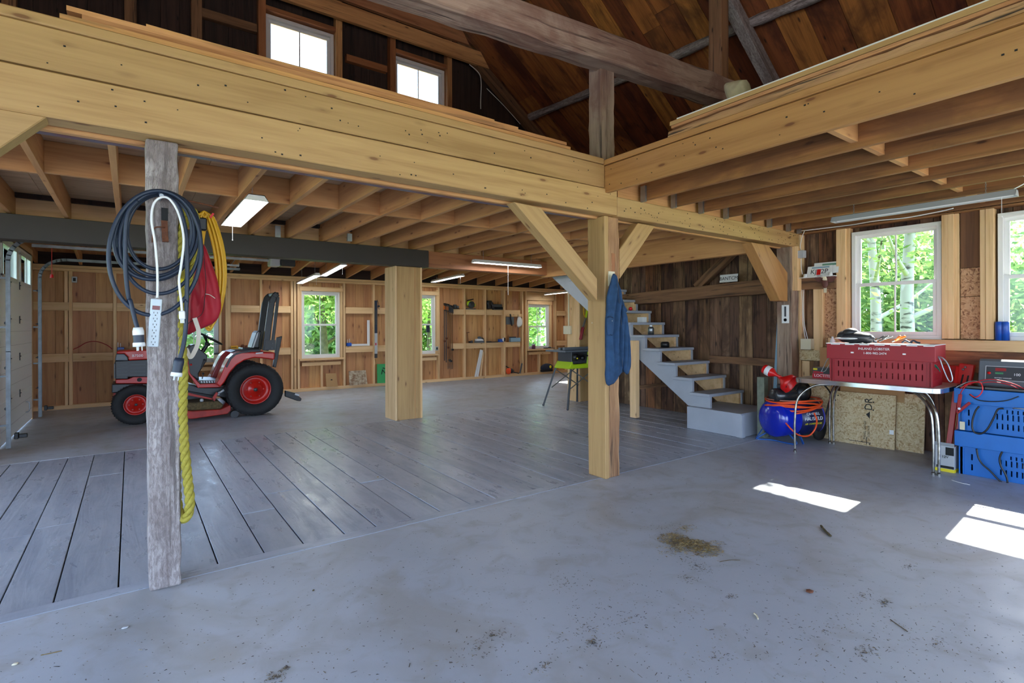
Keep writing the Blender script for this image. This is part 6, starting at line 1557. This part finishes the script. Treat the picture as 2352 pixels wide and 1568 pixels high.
# bar clamps
for k in range(6):
    px = [1020.5, 1024.5, 1028.5, 1032, 1035, 1038.5][k]; t0 = [697, 698, 699, 701, 702, 703][k]; b0 = [828, 832, 847, 846, 848, 847][k]
    a, c = fw(px, t0), fw(px, b0); x = a.x
    t = thing('bar_clamp', 'long bar clamp hanging on the bay wall, %s' % ['first of six from the window side', 'second of six from the window side', 'third of six from the window side', 'fourth of six from the window side', 'fifth of six from the window side', 'last of six from the window side'][k], 'clamp', c, 'bar clamps hanging beside the window')
    b = MB(); b.box(x - .011, x + .011, YW - .004, YW + .004, c.z, a.z); b.build('bar', M['chrome'] if k > 1 else M['dgrey'], t)
    b = MB(); b.box(x - .02, x + .02, YW - .06, YW + .006, a.z - .03, a.z + .01); b.cyl((x, YW - .05, a.z - .02), (x, YW - .05, a.z - .2), .012, 8); b.build('screw_head', M['black'], t)
    b = MB(); b.box(x - .016, x + .016, YW - .03, YW + .006, a.z - .16, a.z - .06); b.build('fixed_jaw', M['orangep'] if k in (0, 1, 2) else M['dgrey'], t)
    b = MB(); zz = c.z + [.5, .62, .55, .2, .2, .5][k]; b.box(x - .018, x + .018, YW - .05, YW + .008, zz, zz + .05); b.build('sliding_jaw', M['rust'] if k < 3 else M['black'], t)
ZL1, ZL0 = 1.952, 1.014
def lump(name, label, cat, parts, px0, px1, z, y=None, h=.15):
    """parts = [(kind, u0, u1, v0, v1, mat, part name)] in fractions of the px0..px1 span and the height h"""
    y = YW + .03 if y is None else y
    x0, x1 = fw(px0, 700, y).x, fw(px1, 700, y).x; w_ = x1 - x0
    t = thing(name, label, cat, ((x0 + x1) / 2, y, z))
    for kd, u0, u1, v0, v1, m, pn in parts:
        b = MB(); a0, a1, b0, b1 = x0 + u0 * w_, x0 + u1 * w_, z + v0 * h, z + v1 * h
        if kd == 'b': b.box(a0, a1, y - .05, y + .05, b0, b1)
        elif kd == 'y': b.ball(((a0 + a1) / 2, y, (b0 + b1) / 2), 1, (a1 - a0) / 2, .055, (b1 - b0) / 2, 14, 8)
        elif kd == 'c': b.lathe([(0, -.02), ((b1 - b0) / 2, -.02), ((b1 - b0) / 2, .02), (0, .02)], ((a0 + a1) / 2, y - .04, (b0 + b1) / 2), (0, 1, 0), 20)
        elif kd == 's': b.beam((a0, y, b0), (a1, y, b1), .03, .03)
        elif kd == 'v': b.cyl(((a0 + a1) / 2, y, b0), ((a0 + a1) / 2, y, b1), (a1 - a0) / 2, 14)
        b.build(pn, M[m], t, bevel=.006 if kd == 'b' else 0)
    return t
lump('router', 'small black router on the upper ledge right of the bar clamps', 'tool', [('v', .1, .6, 0, 1, 'black', 'motor'), ('y', .5, 1, .2, .8, 'grey', 'dust_port'), ('b', 0, 1, 0, .15, 'black', 'base_plate')], 1040, 1054, ZL1, h=.12)
lump('circular_saw', 'lime and black circular saw on the upper bay ledge', 'tool', [('b', 0, 1, 0, .08, 'grey', 'shoe'), ('c', .1, .9, .1, .75, 'dgrey', 'blade_guard'), ('y', .05, .75, .25, .8, 'lime', 'motor_cover'), ('s', .1, .8, .8, .95, 'black', 'handle'), ('b', .45, .95, .3, .5, 'lime', 'body')], 1071, 1091, ZL1, h=.3)
lump('nail_gun', 'black nail gun lying on the upper bay ledge', 'tool', [('b', .05, .28, .1, 1, 'black', 'head'), ('b', .2, .95, .12, .62, 'dgrey', 'magazine'), ('y', 0, .4, .3, 1, 'black', 'cap'), ('b', .4, 1, .0, .3, 'black', 'handle')], 1118, 1153, ZL1, h=.26)
lump('hand_plane', 'grey hand plane on the lower bay ledge', 'tool', [('b', 0, 1, 0, .3, 'grey', 'sole'), ('b', .1, .9, .3, .6, 'white', 'body'), ('y', .3, .75, .55, 1, 'grey', 'knob'), ('y', .7, 1, .3, .8, 'black', 'handle')], 1091, 1110, ZL0, h=.18)
lump('tape_measure', 'small dark tape measure left of the hand plane', 'tool', [('c', 0, 1, 0, 1, 'dgrey', 'case'), ('b', .2, .8, 0, .7, 'black', 'body')], 1076, 1086, ZL0, h=.07)
lump('pencil_tray', 'thin dark strip lying on the lower bay ledge', 'tray', [('b', 0, 1, 0, 1, 'black', 'body'), ('b', .0, .4, 1, 1.6, 'dgrey', 'lump')], 1117, 1142, ZL0, h=.02)
lump('blue_dispenser', 'blue tape dispenser by the proud wall stud on the lower ledge', 'dispenser', [('b', 0, .7, 0, .7, 'canblue', 'body'), ('c', .4, 1.0, .1, 1, 'white', 'roll')], 1145, 1159, ZL0, h=.13)
lump('storage_box', 'clear blue topped plastic box on the lower bay ledge', 'box', [('b', 0, 1, 0, .8, 'teal', 'box_body'), ('b', 0, .55, .8, 1, 'navy', 'contents')], 1171, 1193, ZL0, h=.15)
lump('marker_box', 'blue open box of white sticks left of the framing square', 'box', [('b', 0, 1, 0, .5, 'canblue', 'box_body'), ('v', .15, .25, .5, 1, 'white', 'stick'), ('v', .6, .7, .5, 1.1, 'white', 'stick')], 796, 806, ZL0, h=.16)
lump('marker_box', 'blue open box of white sticks on the ledge behind the tractor hood', 'box', [('b', 0, 1, 0, .55, 'canblue', 'box_body'), ('v', .05, .15, .5, 1.1, 'white', 'stick'), ('v', .4, .5, .5, 1, 'white', 'stick')], 269, 285, ZL0, h=.17)
lump('screw_tin', 'row of small silver tins on the ledge beside the blue box behind the hood', 'tin', [('c', 0, .3, 0, 1, 'steel', 'tin_body'), ('b', .3, .95, 0, .8, 'steel', 'tray')], 287, 307, ZL0, h=.06)
lump('tape_roll', 'yellow tape roll on the ledge behind the tractor seat', 'tape', [('b', 0, 1, 0, 1, 'yel', 'roll'), ('b', .1, .8, .3, .7, 'black', 'core')], 529, 546, ZL0, h=.07)
lump('gloves', 'brown work gloves heaped on the ledge behind the tractor seat', 'gloves', [('y', 0, .4, 0, 1, 'rust', 'glove'), ('y', .3, .8, 0, .8, 'rust', 'glove'), ('y', .6, 1, 0, .9, 'dgrey', 'glove')], 552, 578, ZL0, h=.10)
lump('chainsaw', 'small orange chainsaw on the floor plate of the bay wall', 'tool', [('y', 0, .4, 0, .8, 'orange', 'engine'), ('s', .3, 1, .35, .05, 'dgrey', 'guide_bar'), ('s', 0, .45, 1.0, .5, 'black', 'handle'), ('y', .2, .6, .1, .7, 'black', 'guard')], 1162, 1191, .071, YW - .05, h=.24)
lump('belt_sander', 'dark sander on the floor plate under the far window', 'tool', [('y', 0, 1, 0, 1, 'navy', 'body'), ('c', .55, .85, .4, .75, 'ytext', 'dial'), ('b', .05, .9, 0, .25, 'black', 'base_plate')], 1241, 1270, .071, YW, h=.25)
a, c = fw(1194, 862), fw(1199, 834); b = MB(); b.beam(V((a.x, YW, .072)), V((c.x, YW, c.z)), .05, .006, up=(0, 1, 0)); tag(b.build('saw_blade', M['grey']), 'dark hand saw blade standing at the foot of the bay wall', 'saw')
for k, (pa_, pb__) in enumerate((((1089, 870), (1105, 803)), ((1094, 870), (1108, 804)), ((1101, 870), (1110, 808)))):
    a, c = fw(*pa_), fw(*pb__); b = MB(); b.beam(V((a.x, YW - .06, .072)), V((c.x, YW + .01, c.z)), .02, .05, up=(1, 0, 0)); tag(b.build('white_trim_board', M['vinyl'] if k < 2 else M['stud']), ['leftmost white board leaning at the bay wall under the hand plane', 'middle white board leaning at the bay wall under the hand plane', 'rightmost pale board leaning at the bay wall under the hand plane'][k], 'board')
# dust brush and fly swatter on a peg rail
b = MB(); a, c = fw(1161, 720), fw(1199, 727); b.box(a.x, c.x, YW + .01, WF - .04, c.z, a.z); tag(b.build('peg_rail', M['stud']), 'orange toned peg rail holding a brush and a swatter', 'rail')
t = thing('hand_trowel', 'grey square trowel with a black handle on the peg rail', 'trowel', fw(1171, 748)); a, c = fw(1162, 745), fw(1180, 728)
b = MB(); b.box(a.x, c.x, YW - .01, YW - .004, a.z, c.z); b.build('blade', M['grey'], t); b = MB(); a, c = fw(1172, 722), fw(1176, 748); b.beam(fw(1172, 721, YW - .03), fw(1176, 748, YW - .03), .03, .05, up=(0, 1, 0)); b.build('handle', M['black'], t, bevel=.008)
t = thing('fly_swatter', 'white fly swatter hanging from the peg rail', 'swatter', fw(1190, 775)); b = MB(); b.puff(spline([fw(x, y, YW - .02) for x, y in ((1190, 727), (1196, 728), (1200, 738), (1198, 748), (1190, 752), (1187, 745), (1188, 735))], 3, True), (0, 1, 0), .012, rings=3); b.build('paddle', M['white'], t)
b = MB(); b.cyl(fw(1190, 722, YW - .02), fw(1189.5, 775, YW - .02), .007, 6); b.build('handle', M['dgrey'], t)
a = fw(1077, 787); b = MB(); b.cyl((a.x, YW + .03, ZL0), (fw(1075, 765).x, YW + .05, ZL0 + .28), .008, 6); b.beam(fw(1072, 764, YW + .05), fw(1078, 763, YW + .05), .02, .02); tag(b.build('wooden_mallet', M['rust']), 'slim brown hammer standing on the lower bay ledge', 'tool')
# window sill things
t = thing('jar_candle', 'purple jar candle on the far window sill', 'candle', (fw(1227, 800).x, WF - .08, .781)); b = MB(); xx = fw(1227, 800).x; b.lathe([(0, 0), (.055, 0), (.055, .12), (.05, .12), (.05, .1), (0, .1)], (xx, WF - .1, .781), (0, 0, 1), 20); b.build('jar', paint('purple wax', (96, 40, 70), .3), t); b = MB(); b.lathe([(.056, .12), (.056, .15), (0, .15)], (xx, WF - .1, .781), (0, 0, 1), 20); b.build('lid', M['lgrey'], t)
lump('putty_knife', 'dark tools lying at the right end of the far window sill', 'tool', [('b', 0, .3, 0, .6, 'black', 'handle'), ('b', .25, 1, 0, .3, 'grey', 'blade'), ('y', .4, .7, .2, 1, 'dgrey', 'knob')], 1250, 1272, .781, WF - .1, h=.05)
lump('jar', 'small glass jar on the window sill behind the tractor wheel', 'jar', [('b', 0, 1, 0, 1, 'cream', 'jar_body'), ('b', 0, 1, 1, 1.2, 'dgrey', 'lid')], 490, 502, .751, WF - .1, h=.16)
b = MB(); a = fw(980, 750); b.box(a.x - .02, a.x + .08, YW - .02, YW, fw(980, 763).z, fw(980, 747).z); tag(b.build('dark_card', M['navy']), 'small dark blue card hanging at the half hidden window', 'card')
# big square, level, boards low on the wall
t = thing('framing_square', 'white framing square standing on the ledge right of the tractor window', 'square', (fw(828, 795).x, YW, ZL0))
b = MB(); b.box(fw(843, 700).x, fw(849, 700).x, YW, YW + .006, ZL0 + .001, fw(846, 735).z); b.build('blade', M['vinyl'], t)
b = MB(); b.box(fw(806, 700).x, fw(842.9, 700).x, YW, YW + .006, ZL0 + .001, ZL0 + .05); b.build('tongue', M['vinyl'], t)
t = thing('spirit_level', 'long blue and white spirit level hanging left of the boxed column', 'level', fw(864, 822, YW - .03))
for k, (y0_, y1_, m) in enumerate(((690, 712, 'navy'), (712, 745, 'dgrey'), (745, 765, 'navy'), (765, 812, 'lgrey'), (812, 822, 'dgrey'))):
    b = MB(); a, c = fw(860.5, y1_, YW - .03), fw(866.5, y0_, YW - .03); b.box(a.x, c.x, YW - .04, YW - .02, a.z, c.z); b.build('section', M[m], t)
b = MB(); a = fw(863.5, 790, YW - .045); b.box(a.x - .015, a.x + .015, YW - .043, YW - .04, a.z - .03, a.z + .03); b.build('bubble_window', M['redtext'], t)
b = MB(); b.ball(fw(870, 703), .03, 1, .6, 1, 8, 6); b.tube(spline([fw(866, 688), fw(870, 698), fw(868, 706), fw(872, 710)], 4), .006, 5); tag(b.build('hook_tool', M['dgrey']), 'small dark tool on a nail beside the spirit level', 'tool')
def lean(label, pts, m, extra=None):
    P = [fw(x, y, YW - (.02 if i in (0, 3) else .10)) for i, (x, y) in enumerate(pts)]
    zb_ = min(P[1].z, P[2].z); t = thing('wall_sheet', label, 'sheet', ((P[1].x + P[2].x) / 2, YW - .1, .0)); dz = .075 - zb_
    P = [p + V((0, 0, dz if i in (1, 2) else 0)) for i, p in enumerate(P)]
    b = MB(); b.prism(P, (0, .012, 0)); b.build('sheet', m, t); return t, P
t, P = lean('small grey brown panel with a round hole under the tractor-side window', [(747.5, 858), (750, 889), (776, 888), (772, 857)], M['card'])
b = MB(); q = (P[0] + P[1] + P[2] + P[3]) / 4; b.lathe([(0, 0), (.022, 0), (.022, .003)], q + V((0, -.001, 0)), (0, -1, 0), 14); b.build('hole', M['ink'], t)
t, P = lean('rough pale panel with torn white paint low on the bay wall', [(801, 852), (803, 887), (844, 883), (840, 850)], paint('torn paint panel', (190, 176, 150), .8, col2=(130, 100, 74), vs=16))
t, P = lean('green panel with a black scrawl beside the boxed column', [(866, 836), (866.5, 882), (897, 881), (897, 835)], M['greenp'])
q = (P[0] + P[1] + P[2] + P[3]) / 4; text('ZI', .22, q + V((.03, -.003, .05)), (.25, 0, 1), (-1, 0, .25), M['ink'], t, 'scrawl')
# sockets and the red hose arc
for px, py, nm in ((171, 642, 'behind the tractor hood, with a cable up'), (1003, 800, 'beside the half hidden window sill')):
    a = fw(px, py, YW + .0); b = MB(); b.box(a.x - .04, a.x + .04, YW - .02, YW + .01, a.z - .055, a.z + .055); o = b.build('wall_socket', M['lgrey'], bevel=.004); tag(o, 'small metal socket box on a stud %s' % nm, 'socket')
    b = MB(); b.box(a.x - .02, a.x + .02, YW - .023, YW - .019, a.z - .03, a.z + .03); b.build('socket_face', M['ink'], o)
b = MB(); b.tube(spline([fw(168, 802), fw(180, 797), fw(200, 786), (fw(222, 784)), fw(245, 792), fw(258, 802)], 6), .007, 6); tag(b.build('red_hose', M['bagred']), 'thin dark red hose arching over the ledge left of the tractor', 'hose')
# box on the steel beam side
for px, py, nm in ((600, 440 + 44, 'near the lit shop light'),):
    pass
a = YP(803, 545, 7.0); b = MB(); b.box(a.x - .03, a.x + .03, a.y - .01, a.y + .03, a.z - .05, a.z + .05); tag(b.build('junction_box', M['steel']), 'small metal junction box on a joist above the painted beam', 'box')
a = YP(638, 535, 7.82); b = MB(); b.box(a.x - .035, a.x + .035, 7.81, 7.828, a.z - .14, a.z + .1); tag(b.build('joist_strap', M['steel']), 'galvanised strap standing behind the painted beam', 'bracket')

# ------------------------------------------------------------------ lumber on the loft edges
def loftboard(px0, px1, z, y, w_, h_, mat, label, dz=0.0):
    x0, x1 = YP(px0, 20, y).x, YP(px1, 250, y).x
    b = MB(); b.beam((x0, y, z), (x1, y, z + dz), w_, h_, segs=8, jit=.003); tag(b.build('loft_board', M[mat]), label, 'board', 'loose boards along the left loft edge')
loftboard(-100, 1300, 3.115, 3.74, .16, .032, 'lumber', 'lowest loose board of the stack on the left loft edge')
loftboard(140, 1298, 3.152, 3.75, .15, .030, 'lumber', 'second loose board up in the left loft stack')
loftboard(190, 1290, 3.190, 3.77, .14, .030, 'lumber', 'third loose board up in the left loft stack', .01)
loftboard(155, 1180, 3.228, 3.79, .13, .028, 'lumber', 'fourth loose board up, ending before the others')
loftboard(335, 1127, 3.262, 3.82, .12, .022, 'lumber', 'topmost pale loose board of the left loft stack')
loftboard(0, 700, 3.21, 4.10, .12, .03, 'oldbrown', 'dark loose board lying behind the left loft stack')
def rb_(px, z, x, w_, h_, mat, label, jit=.002, segs=10):
    y1 = XP(px, 300, x).y; b = MB(); b.beam((x, y1, z), (x, -4.5, z), w_, h_, segs=segs, jit=jit); tag(b.build('loft_board', M[mat]), label, 'board', 'loose boards along the right loft edge')
bark = wood('bark edged lumber', (196, 150, 104), (110, 72, 46), (60, 40, 26), 0, .3, .85, crack=.9, bmp=.8)
M['barklumber'] = bark
rb_(1549, 3.108, 3.775, .17, .058, 'barklumber', 'thick bark edged board at the bottom of the right loft stack', .006, 60)
rb_(1556, 3.158, 3.77, .17, .022, 'lumber', 'brown middle board of the right loft stack')
rb_(1553, 3.19, 3.765, .17, .034, 'pine', 'pale upper board of the right loft stack')
rb_(1568, 3.213, 3.765, .16, .010, 'vinyl', 'thin white strip on top of the right loft stack', 0, 1)
cv = thing('canvas_roll', 'folded grey green canvas roll on the right loft edge', 'cloth', YP(1695, 226, 3.3))
a, c = XP(1678, 215, 4.05), XP(1715, 200, 4.05)
def q3(px, py): return XP(px, py, 3.93)
b = MB(); b.puff(spline([q3(x, y) for x, y in ((1670, 193), (1690, 187), (1711, 183), (1718, 190), (1728, 240), (1722, 262), (1700, 262), (1680, 240), (1668, 210))], 3, True), (1, 0, 0), .10, rings=5, fold=.012, ff=60); b.build('fold', M['tan'], cv)
b = MB(); b.puff(spline([q3(x, y) for x, y in ((1668, 205), (1682, 208), (1698, 218), (1704, 236), (1700, 262), (1684, 262), (1676, 230))], 3, True), (1, 0, 0), .07, rings=4, fold=.008, ff=60); b.build('fold', M['tan'], cv)
b = MB(); b.puff(spline([q3(x, y) for x, y in ((1608, 312), (1612, 256), (1616, 242), (1630, 246), (1636, 256), (1636, 312))], 3, True), (1, 0, 0), .04, rings=4, fold=.01); tag(b.build('rag', M['greenp' if 0 else 'brick']), 'small greenish rag tucked on the right loft edge', 'rag')
b = MB(); b.tube(spline([YP(x, y, 7.80) for x, y in ((1078, 148), (1100, 168), (1105, 190), (1104, 230), (1104, 250))], 5), .008, 5); tag(b.build('white_wire', M['white']), 'white wire dangling on the loft gable wall', 'wire')
b = MB(); b.tube(spline([YP(x, y, 7.80) for x, y in ((1118, 203), (1150, 235), (1175, 262), (1195, 285))], 5), .006, 5); tag(b.build('white_wire', M['white']), 'white wire slanting down beside the loft rafter foot', 'wire')

# ------------------------------------------------------------------ straw, chips and crumbs on the floor
def bits(mb, cx, cy, sx, sy, n, l0, l1, w_, h=0.012, rot=0.0, power=.85):
    q = random.Random(int(cx * 100 + cy * 10 + n))
    for _ in range(n):
        a = q.uniform(0, 6.283); r_ = q.random() ** power; x = cx + math.cos(a) * r_ * sx; y = cy + math.sin(a) * r_ * sy
        t = q.uniform(0, 3.14); l = q.uniform(l0, l1); ww = w_ * q.uniform(.5, 1.3); z = .0015 + q.random() * h * (1 - r_); dx, dy = math.cos(t) * l / 2, math.sin(t) * l / 2; px_, py_ = -math.sin(t) * ww, math.cos(t) * ww
        vs = [(x - dx - px_, y - dy - py_, z), (x + dx - px_, y + dy - py_, z), (x + dx + px_, y + dy + py_, z), (x - dx + px_, y - dy + py_, z), (x + dx * .2, y + dy * .2, z + ww * 1.2)]
        mb.add(vs, [(0, 1, 4), (1, 2, 4), (2, 3, 4), (3, 0, 4), (0, 3, 2, 1)], 0, None, False, q.random())
g = ZP(1575, 1250); b = MB()
for px, py, sx, sy, n in ((1548, 1238, .12, .11, 380), (1575, 1252, .12, .10, 420), (1600, 1250, .10, .08, 260), (1628, 1266, .12, .08, 330), (1560, 1262, .16, .14, 160), (1575, 1215, .12, .05, 60), (1640, 1252, .1, .06, 60)):
    q = ZP(px, py); bits(b, q.x, q.y, sx, sy, n, .008, .034, .0014, .03)
tag(b.build('straw_pile', M['straw']), 'small pile of straw chaff on the concrete floor', 'straw', kind='stuff')
b = MB()
for px, py, sx, sy, n in ((1520, 1215, .2, .12, 60), (1600, 1300, .08, .16, 80), (1300, 1340, .22, .12, 60), (1345, 1450, .3, .12, 70), (1100, 1490, .2, .1, 60), (1130, 1460, .1, .04, 60), (1680, 1370, .05, .04, 30), (1360, 1475, .05, .04, 50), (2030, 1385, .07, .03, 60), (1980, 1370, .12, .05, 40), (2090, 1300, .1, .03, 30), (1990, 1500, .08, .05, 60), (1640, 1510, .3, .1, 70), (1250, 1530, .1, .03, 40), (630, 1555, .05, .05, 90), (655, 1535, .02, .02, 30), (1580, 1330, .06, .06, 40), (1450, 1420, .5, .3, 150), (1900, 1450, .6, .3, 190), (2150, 1480, .4, .25, 160)):
    q = ZP(px, py); bits(b, q.x, q.y, sx, sy, n, .004, .016, .0012, .004, power=1.1)
q_ = random.Random(5)
for _ in range(1100):
    px, py = q_.uniform(0, 2352), q_.uniform(1120, 1568); p = ZP(px, py)
    if p.y > 3.6 or p.x > 6.2: continue
    bits(b, p.x, p.y, .002, .002, 1, .004, .03 if q_.random() < .12 else .010, .0014, .001)
tag(b.build('floor_crumbs', M['debris']), 'crumbs, bark and straw bits scattered over the concrete floor', 'debris', kind='stuff')
def stick(pts, r, label, mat='rust'):
    b = MB(); pp_ = spline([ZP(x, y, r) for x, y in pts], 4); b.tube(pp_, [r * (1 + .15 * math.sin(i * 2.3)) for i in range(len(pp_))], 7); tag(b.build('stick', M[mat]), label, 'stick')
stick(((1886, 1207), (1895, 1218), (1908, 1230)), .008, 'short dark stick on the floor between the sun patches', 'brick')
stick(((2185, 1102), (2205, 1108), (2228, 1113)), .0025, 'thin white sliver on the floor before the blue crates', 'white')
stick(((1732, 1408), (1738, 1413), (1741, 1421)), .004, 'pale twig on the floor below the brown leaf', 'cream')
stick(((94, 1504), (115, 1500), (142, 1494)), .002, 'pale straw stalk in the lower left of the floor', 'straw')
stick(((1653, 1290), (1675, 1286), (1700, 1286)), .002, 'thin dark stalk right of the straw pile', 'debris')
stick(((2045, 1422), (2062, 1434), (2085, 1450)), .0018, 'long thin stalk near the lower right floor', 'debris')
a = ZP(1860, 1357, .006); b = MB(); b.puff([a + V((math.cos(k * .5) * (.018 + .004 * (k % 3)), math.sin(k * .5) * (.016 + .005 * (k % 2)), 0)) for k in range(12)], (0, 0, 1), .006, rings=3); tag(b.build('dry_leaf', M['rust']), 'crumpled reddish brown leaf on the concrete floor', 'leaf')
for px, py, r_, m, nm in ((288, 1440, .014, 'lgrey', 'grey chip of plaster on the lower left floor'), (35, 1524, .010, 'cream', 'pale chip at the left picture edge floor'), (720, 1355, .006, 'brick', 'small brown crumb in front of the plank edge'), (868, 1095, .008, 'straw', 'dry yellow leaf scrap on the floor planks')):
    a = ZP(px, py, .004); b = MB(); b.puff([a + V((math.cos(k * .7) * r_ * (1 + .4 * (k % 2)), math.sin(k * .7) * r_ * .8, 0)) for k in range(9)], (0, 0, 1), .004, rings=3); tag(b.build('chip', M[m]), nm, 'chip')
# ------------------------------------------------------------------ trees outside
def leafmesh(mb, c, rx, ry, rz_, n, s0, s1, clumps=14, seed=1):
    q = random.Random(seed); cs = []
    for _ in range(clumps):
        while True:
            v = Vector((q.uniform(-1, 1), q.uniform(-1, 1), q.uniform(-1, 1)))
            if v.length < 1: break
        cs.append((Vector((c[0] + v.x * rx * .7, c[1] + v.y * ry * .7, c[2] + v.z * rz_ * .75)), q.uniform(.3, .5)))
    for i in range(n):
        cc, cr = cs[q.randrange(clumps)]
        d = Vector((q.gauss(0, 1), q.gauss(0, 1), q.gauss(0, 1))).normalized() * (q.random() ** .4)
        p = cc + Vector((d.x * rx * cr, d.y * ry * cr, d.z * rz_ * cr))
        if p.z < -0.15: continue
        a = Vector((q.gauss(0, 1), q.gauss(0, 1), q.gauss(0, .6))).normalized(); b_ = a.orthogonal().normalized(); s = q.uniform(s0, s1)
        mb.add([p - a * s, p + b_ * s * .45, p + a * s, p - b_ * s * .45], [(0, 1, 2, 3)], 0, None, False, q.random())
def tree(name, label, x, y, h, cr, trunk, bark, leaf, n=2600, zc=None, seed=1, group=None, s=(.07, .13), kink=0.3):
    q = random.Random(seed); t = thing(name, label, 'tree', (x, y, -0.22), group)
    zc = h * .62 if zc is None else zc
    b = MB()
    pts = spline([(x, y, -.25), (x + q.uniform(-.1, .1), y + q.uniform(-.1, .1), h * .25), (x + q.uniform(-kink, kink), y + q.uniform(-kink, kink), h * .55), (x + q.uniform(-kink, kink), y + q.uniform(-kink, kink), h * .9)], 6)
    b.tube(pts, [trunk * (1 - .8 * i / (len(pts) - 1)) for i in range(len(pts))], 10)
    for k in range(7):
        i = 5 + k * 2; i = min(i, len(pts) - 2); p = pts[i]; a = q.uniform(0, 6.28); L = cr * q.uniform(.5, .9)
        e = p + Vector((math.cos(a) * L, math.sin(a) * L, L * .7))
        b.tube(spline([p, (p + e) / 2 + Vector((0, 0, -.1)), e], 4), [trunk * .4 * (1 - .8 * j / 8) for j in range(9)], 6)
    b.build('trunk', M[bark], t)
    b = MB(); leafmesh(b, (x, y, zc), cr, cr, h * .42, n, s[0], s[1], 16, seed); b.build('foliage', M[leaf], t)
    return t
def bush(label, x, y, rx, ry, h, n=1800, leaf='leaf2', seed=1, s=(.06, .12)):
    b = MB(); leafmesh(b, (x, y, h * .45), rx, ry, h * .55, n, s[0], s[1], 16, seed); tag(b.build('bush', M[leaf]), label, 'bush')
# behind the garage bay windows
a = YP(740, 800, 17); tree('leafy_tree', 'low forking leafy tree outside the window right of the tractor', a.x + .1, 17, 4.6, 2.9, .16, 'bark', 'leaf', 6500, 2.7, 3, s=(.08, .15))
a = YP(985, 700, 18); tree('leafy_tree', 'leafy tree outside the window half behind the boxed column', a.x + .5, 19, 5.0, 2.6, .09, 'bark', 'leaf', 5200, 2.8, 5, s=(.08, .15))
bush('green bush under the tree outside the half hidden window', a.x + .2, 16.5, 1.2, .8, 1.5, 1500, seed=4)
a = YP(1238, 760, 22); tree('leafy_tree', 'leafy tree outside the far window of the garage bay', a.x, 22, 6, 3.2, .12, 'birch', 'leaf', 5000, 3.2, 6, s=(.09, .17))
bush('green bush outside the far window of the garage bay', a.x, 19.5, 2.2, .8, 2.2, 2200, seed=8)
a = YP(470, 700, 30); bush('distant green hedge seen past the tractor', a.x, 34, 9, 1.2, 5.5, 4200, seed=9, s=(.16, .3))
for i, x in enumerate((7.5, 13.5, 20.5)): bush(['leafy thicket behind the forking tree', 'leafy thicket behind the half hidden window', 'leafy thicket behind the far window tree'][i], x, 28, 4.2, 1.6, 6.5, 5200, 'leaf2' if i != 1 else 'leaf', 70 + i, s=(.16, .3))
# behind the right wall windows
for i, (px, py, x, h) in enumerate(((2012, 700, 12.2, 8.0), (2092, 700, 11.6, 8.0))):
    a = XP(px, py, x); tree('birch_tree', ['thin white birch trunk in the left half of the window', 'forked white birch in the right half of the window'][i], a.x, a.y, h, 2.0, .12 + .02 * i, 'birch', 'leaf', 1500, 4.6, 20 + i, s=(.05, .1), kink=.22)
for i, (px, x, r_, h) in enumerate(((1985, 15.5, 2.6, 4.6), (2080, 17, 2.8, 5.2), (2150, 15, 2.4, 4.2), (2330, 19, 3.0, 3.6), (2440, 16, 2.6, 3.2))):
    a = XP(px, 700, x); bush(['leafy thicket behind the thin birch', 'leafy thicket behind both birches', 'leafy thicket right of the birches', 'leafy thicket outside the window at the picture edge', 'leafy thicket beyond the blue crates'][i], a.x, a.y, r_, r_, h, 4200, 'leaf' if i % 2 else 'leaf2', 30 + i, (.07, .14))
# beyond the garage door and the open doorway
for i, (x, y) in enumerate(((-14, 22), (-20, 14), (-24, 2), (-20, -14))):
    tree('yard_tree', 'big tree across the yard, %s' % ['beyond the garage door', 'opposite the garage bay', 'opposite the side doorway', 'past the side doorway'][i], x, y, 8, 3.5, .25, 'bark', 'leaf', 2200, 4.8, 50 + i, s=(.14, .26))
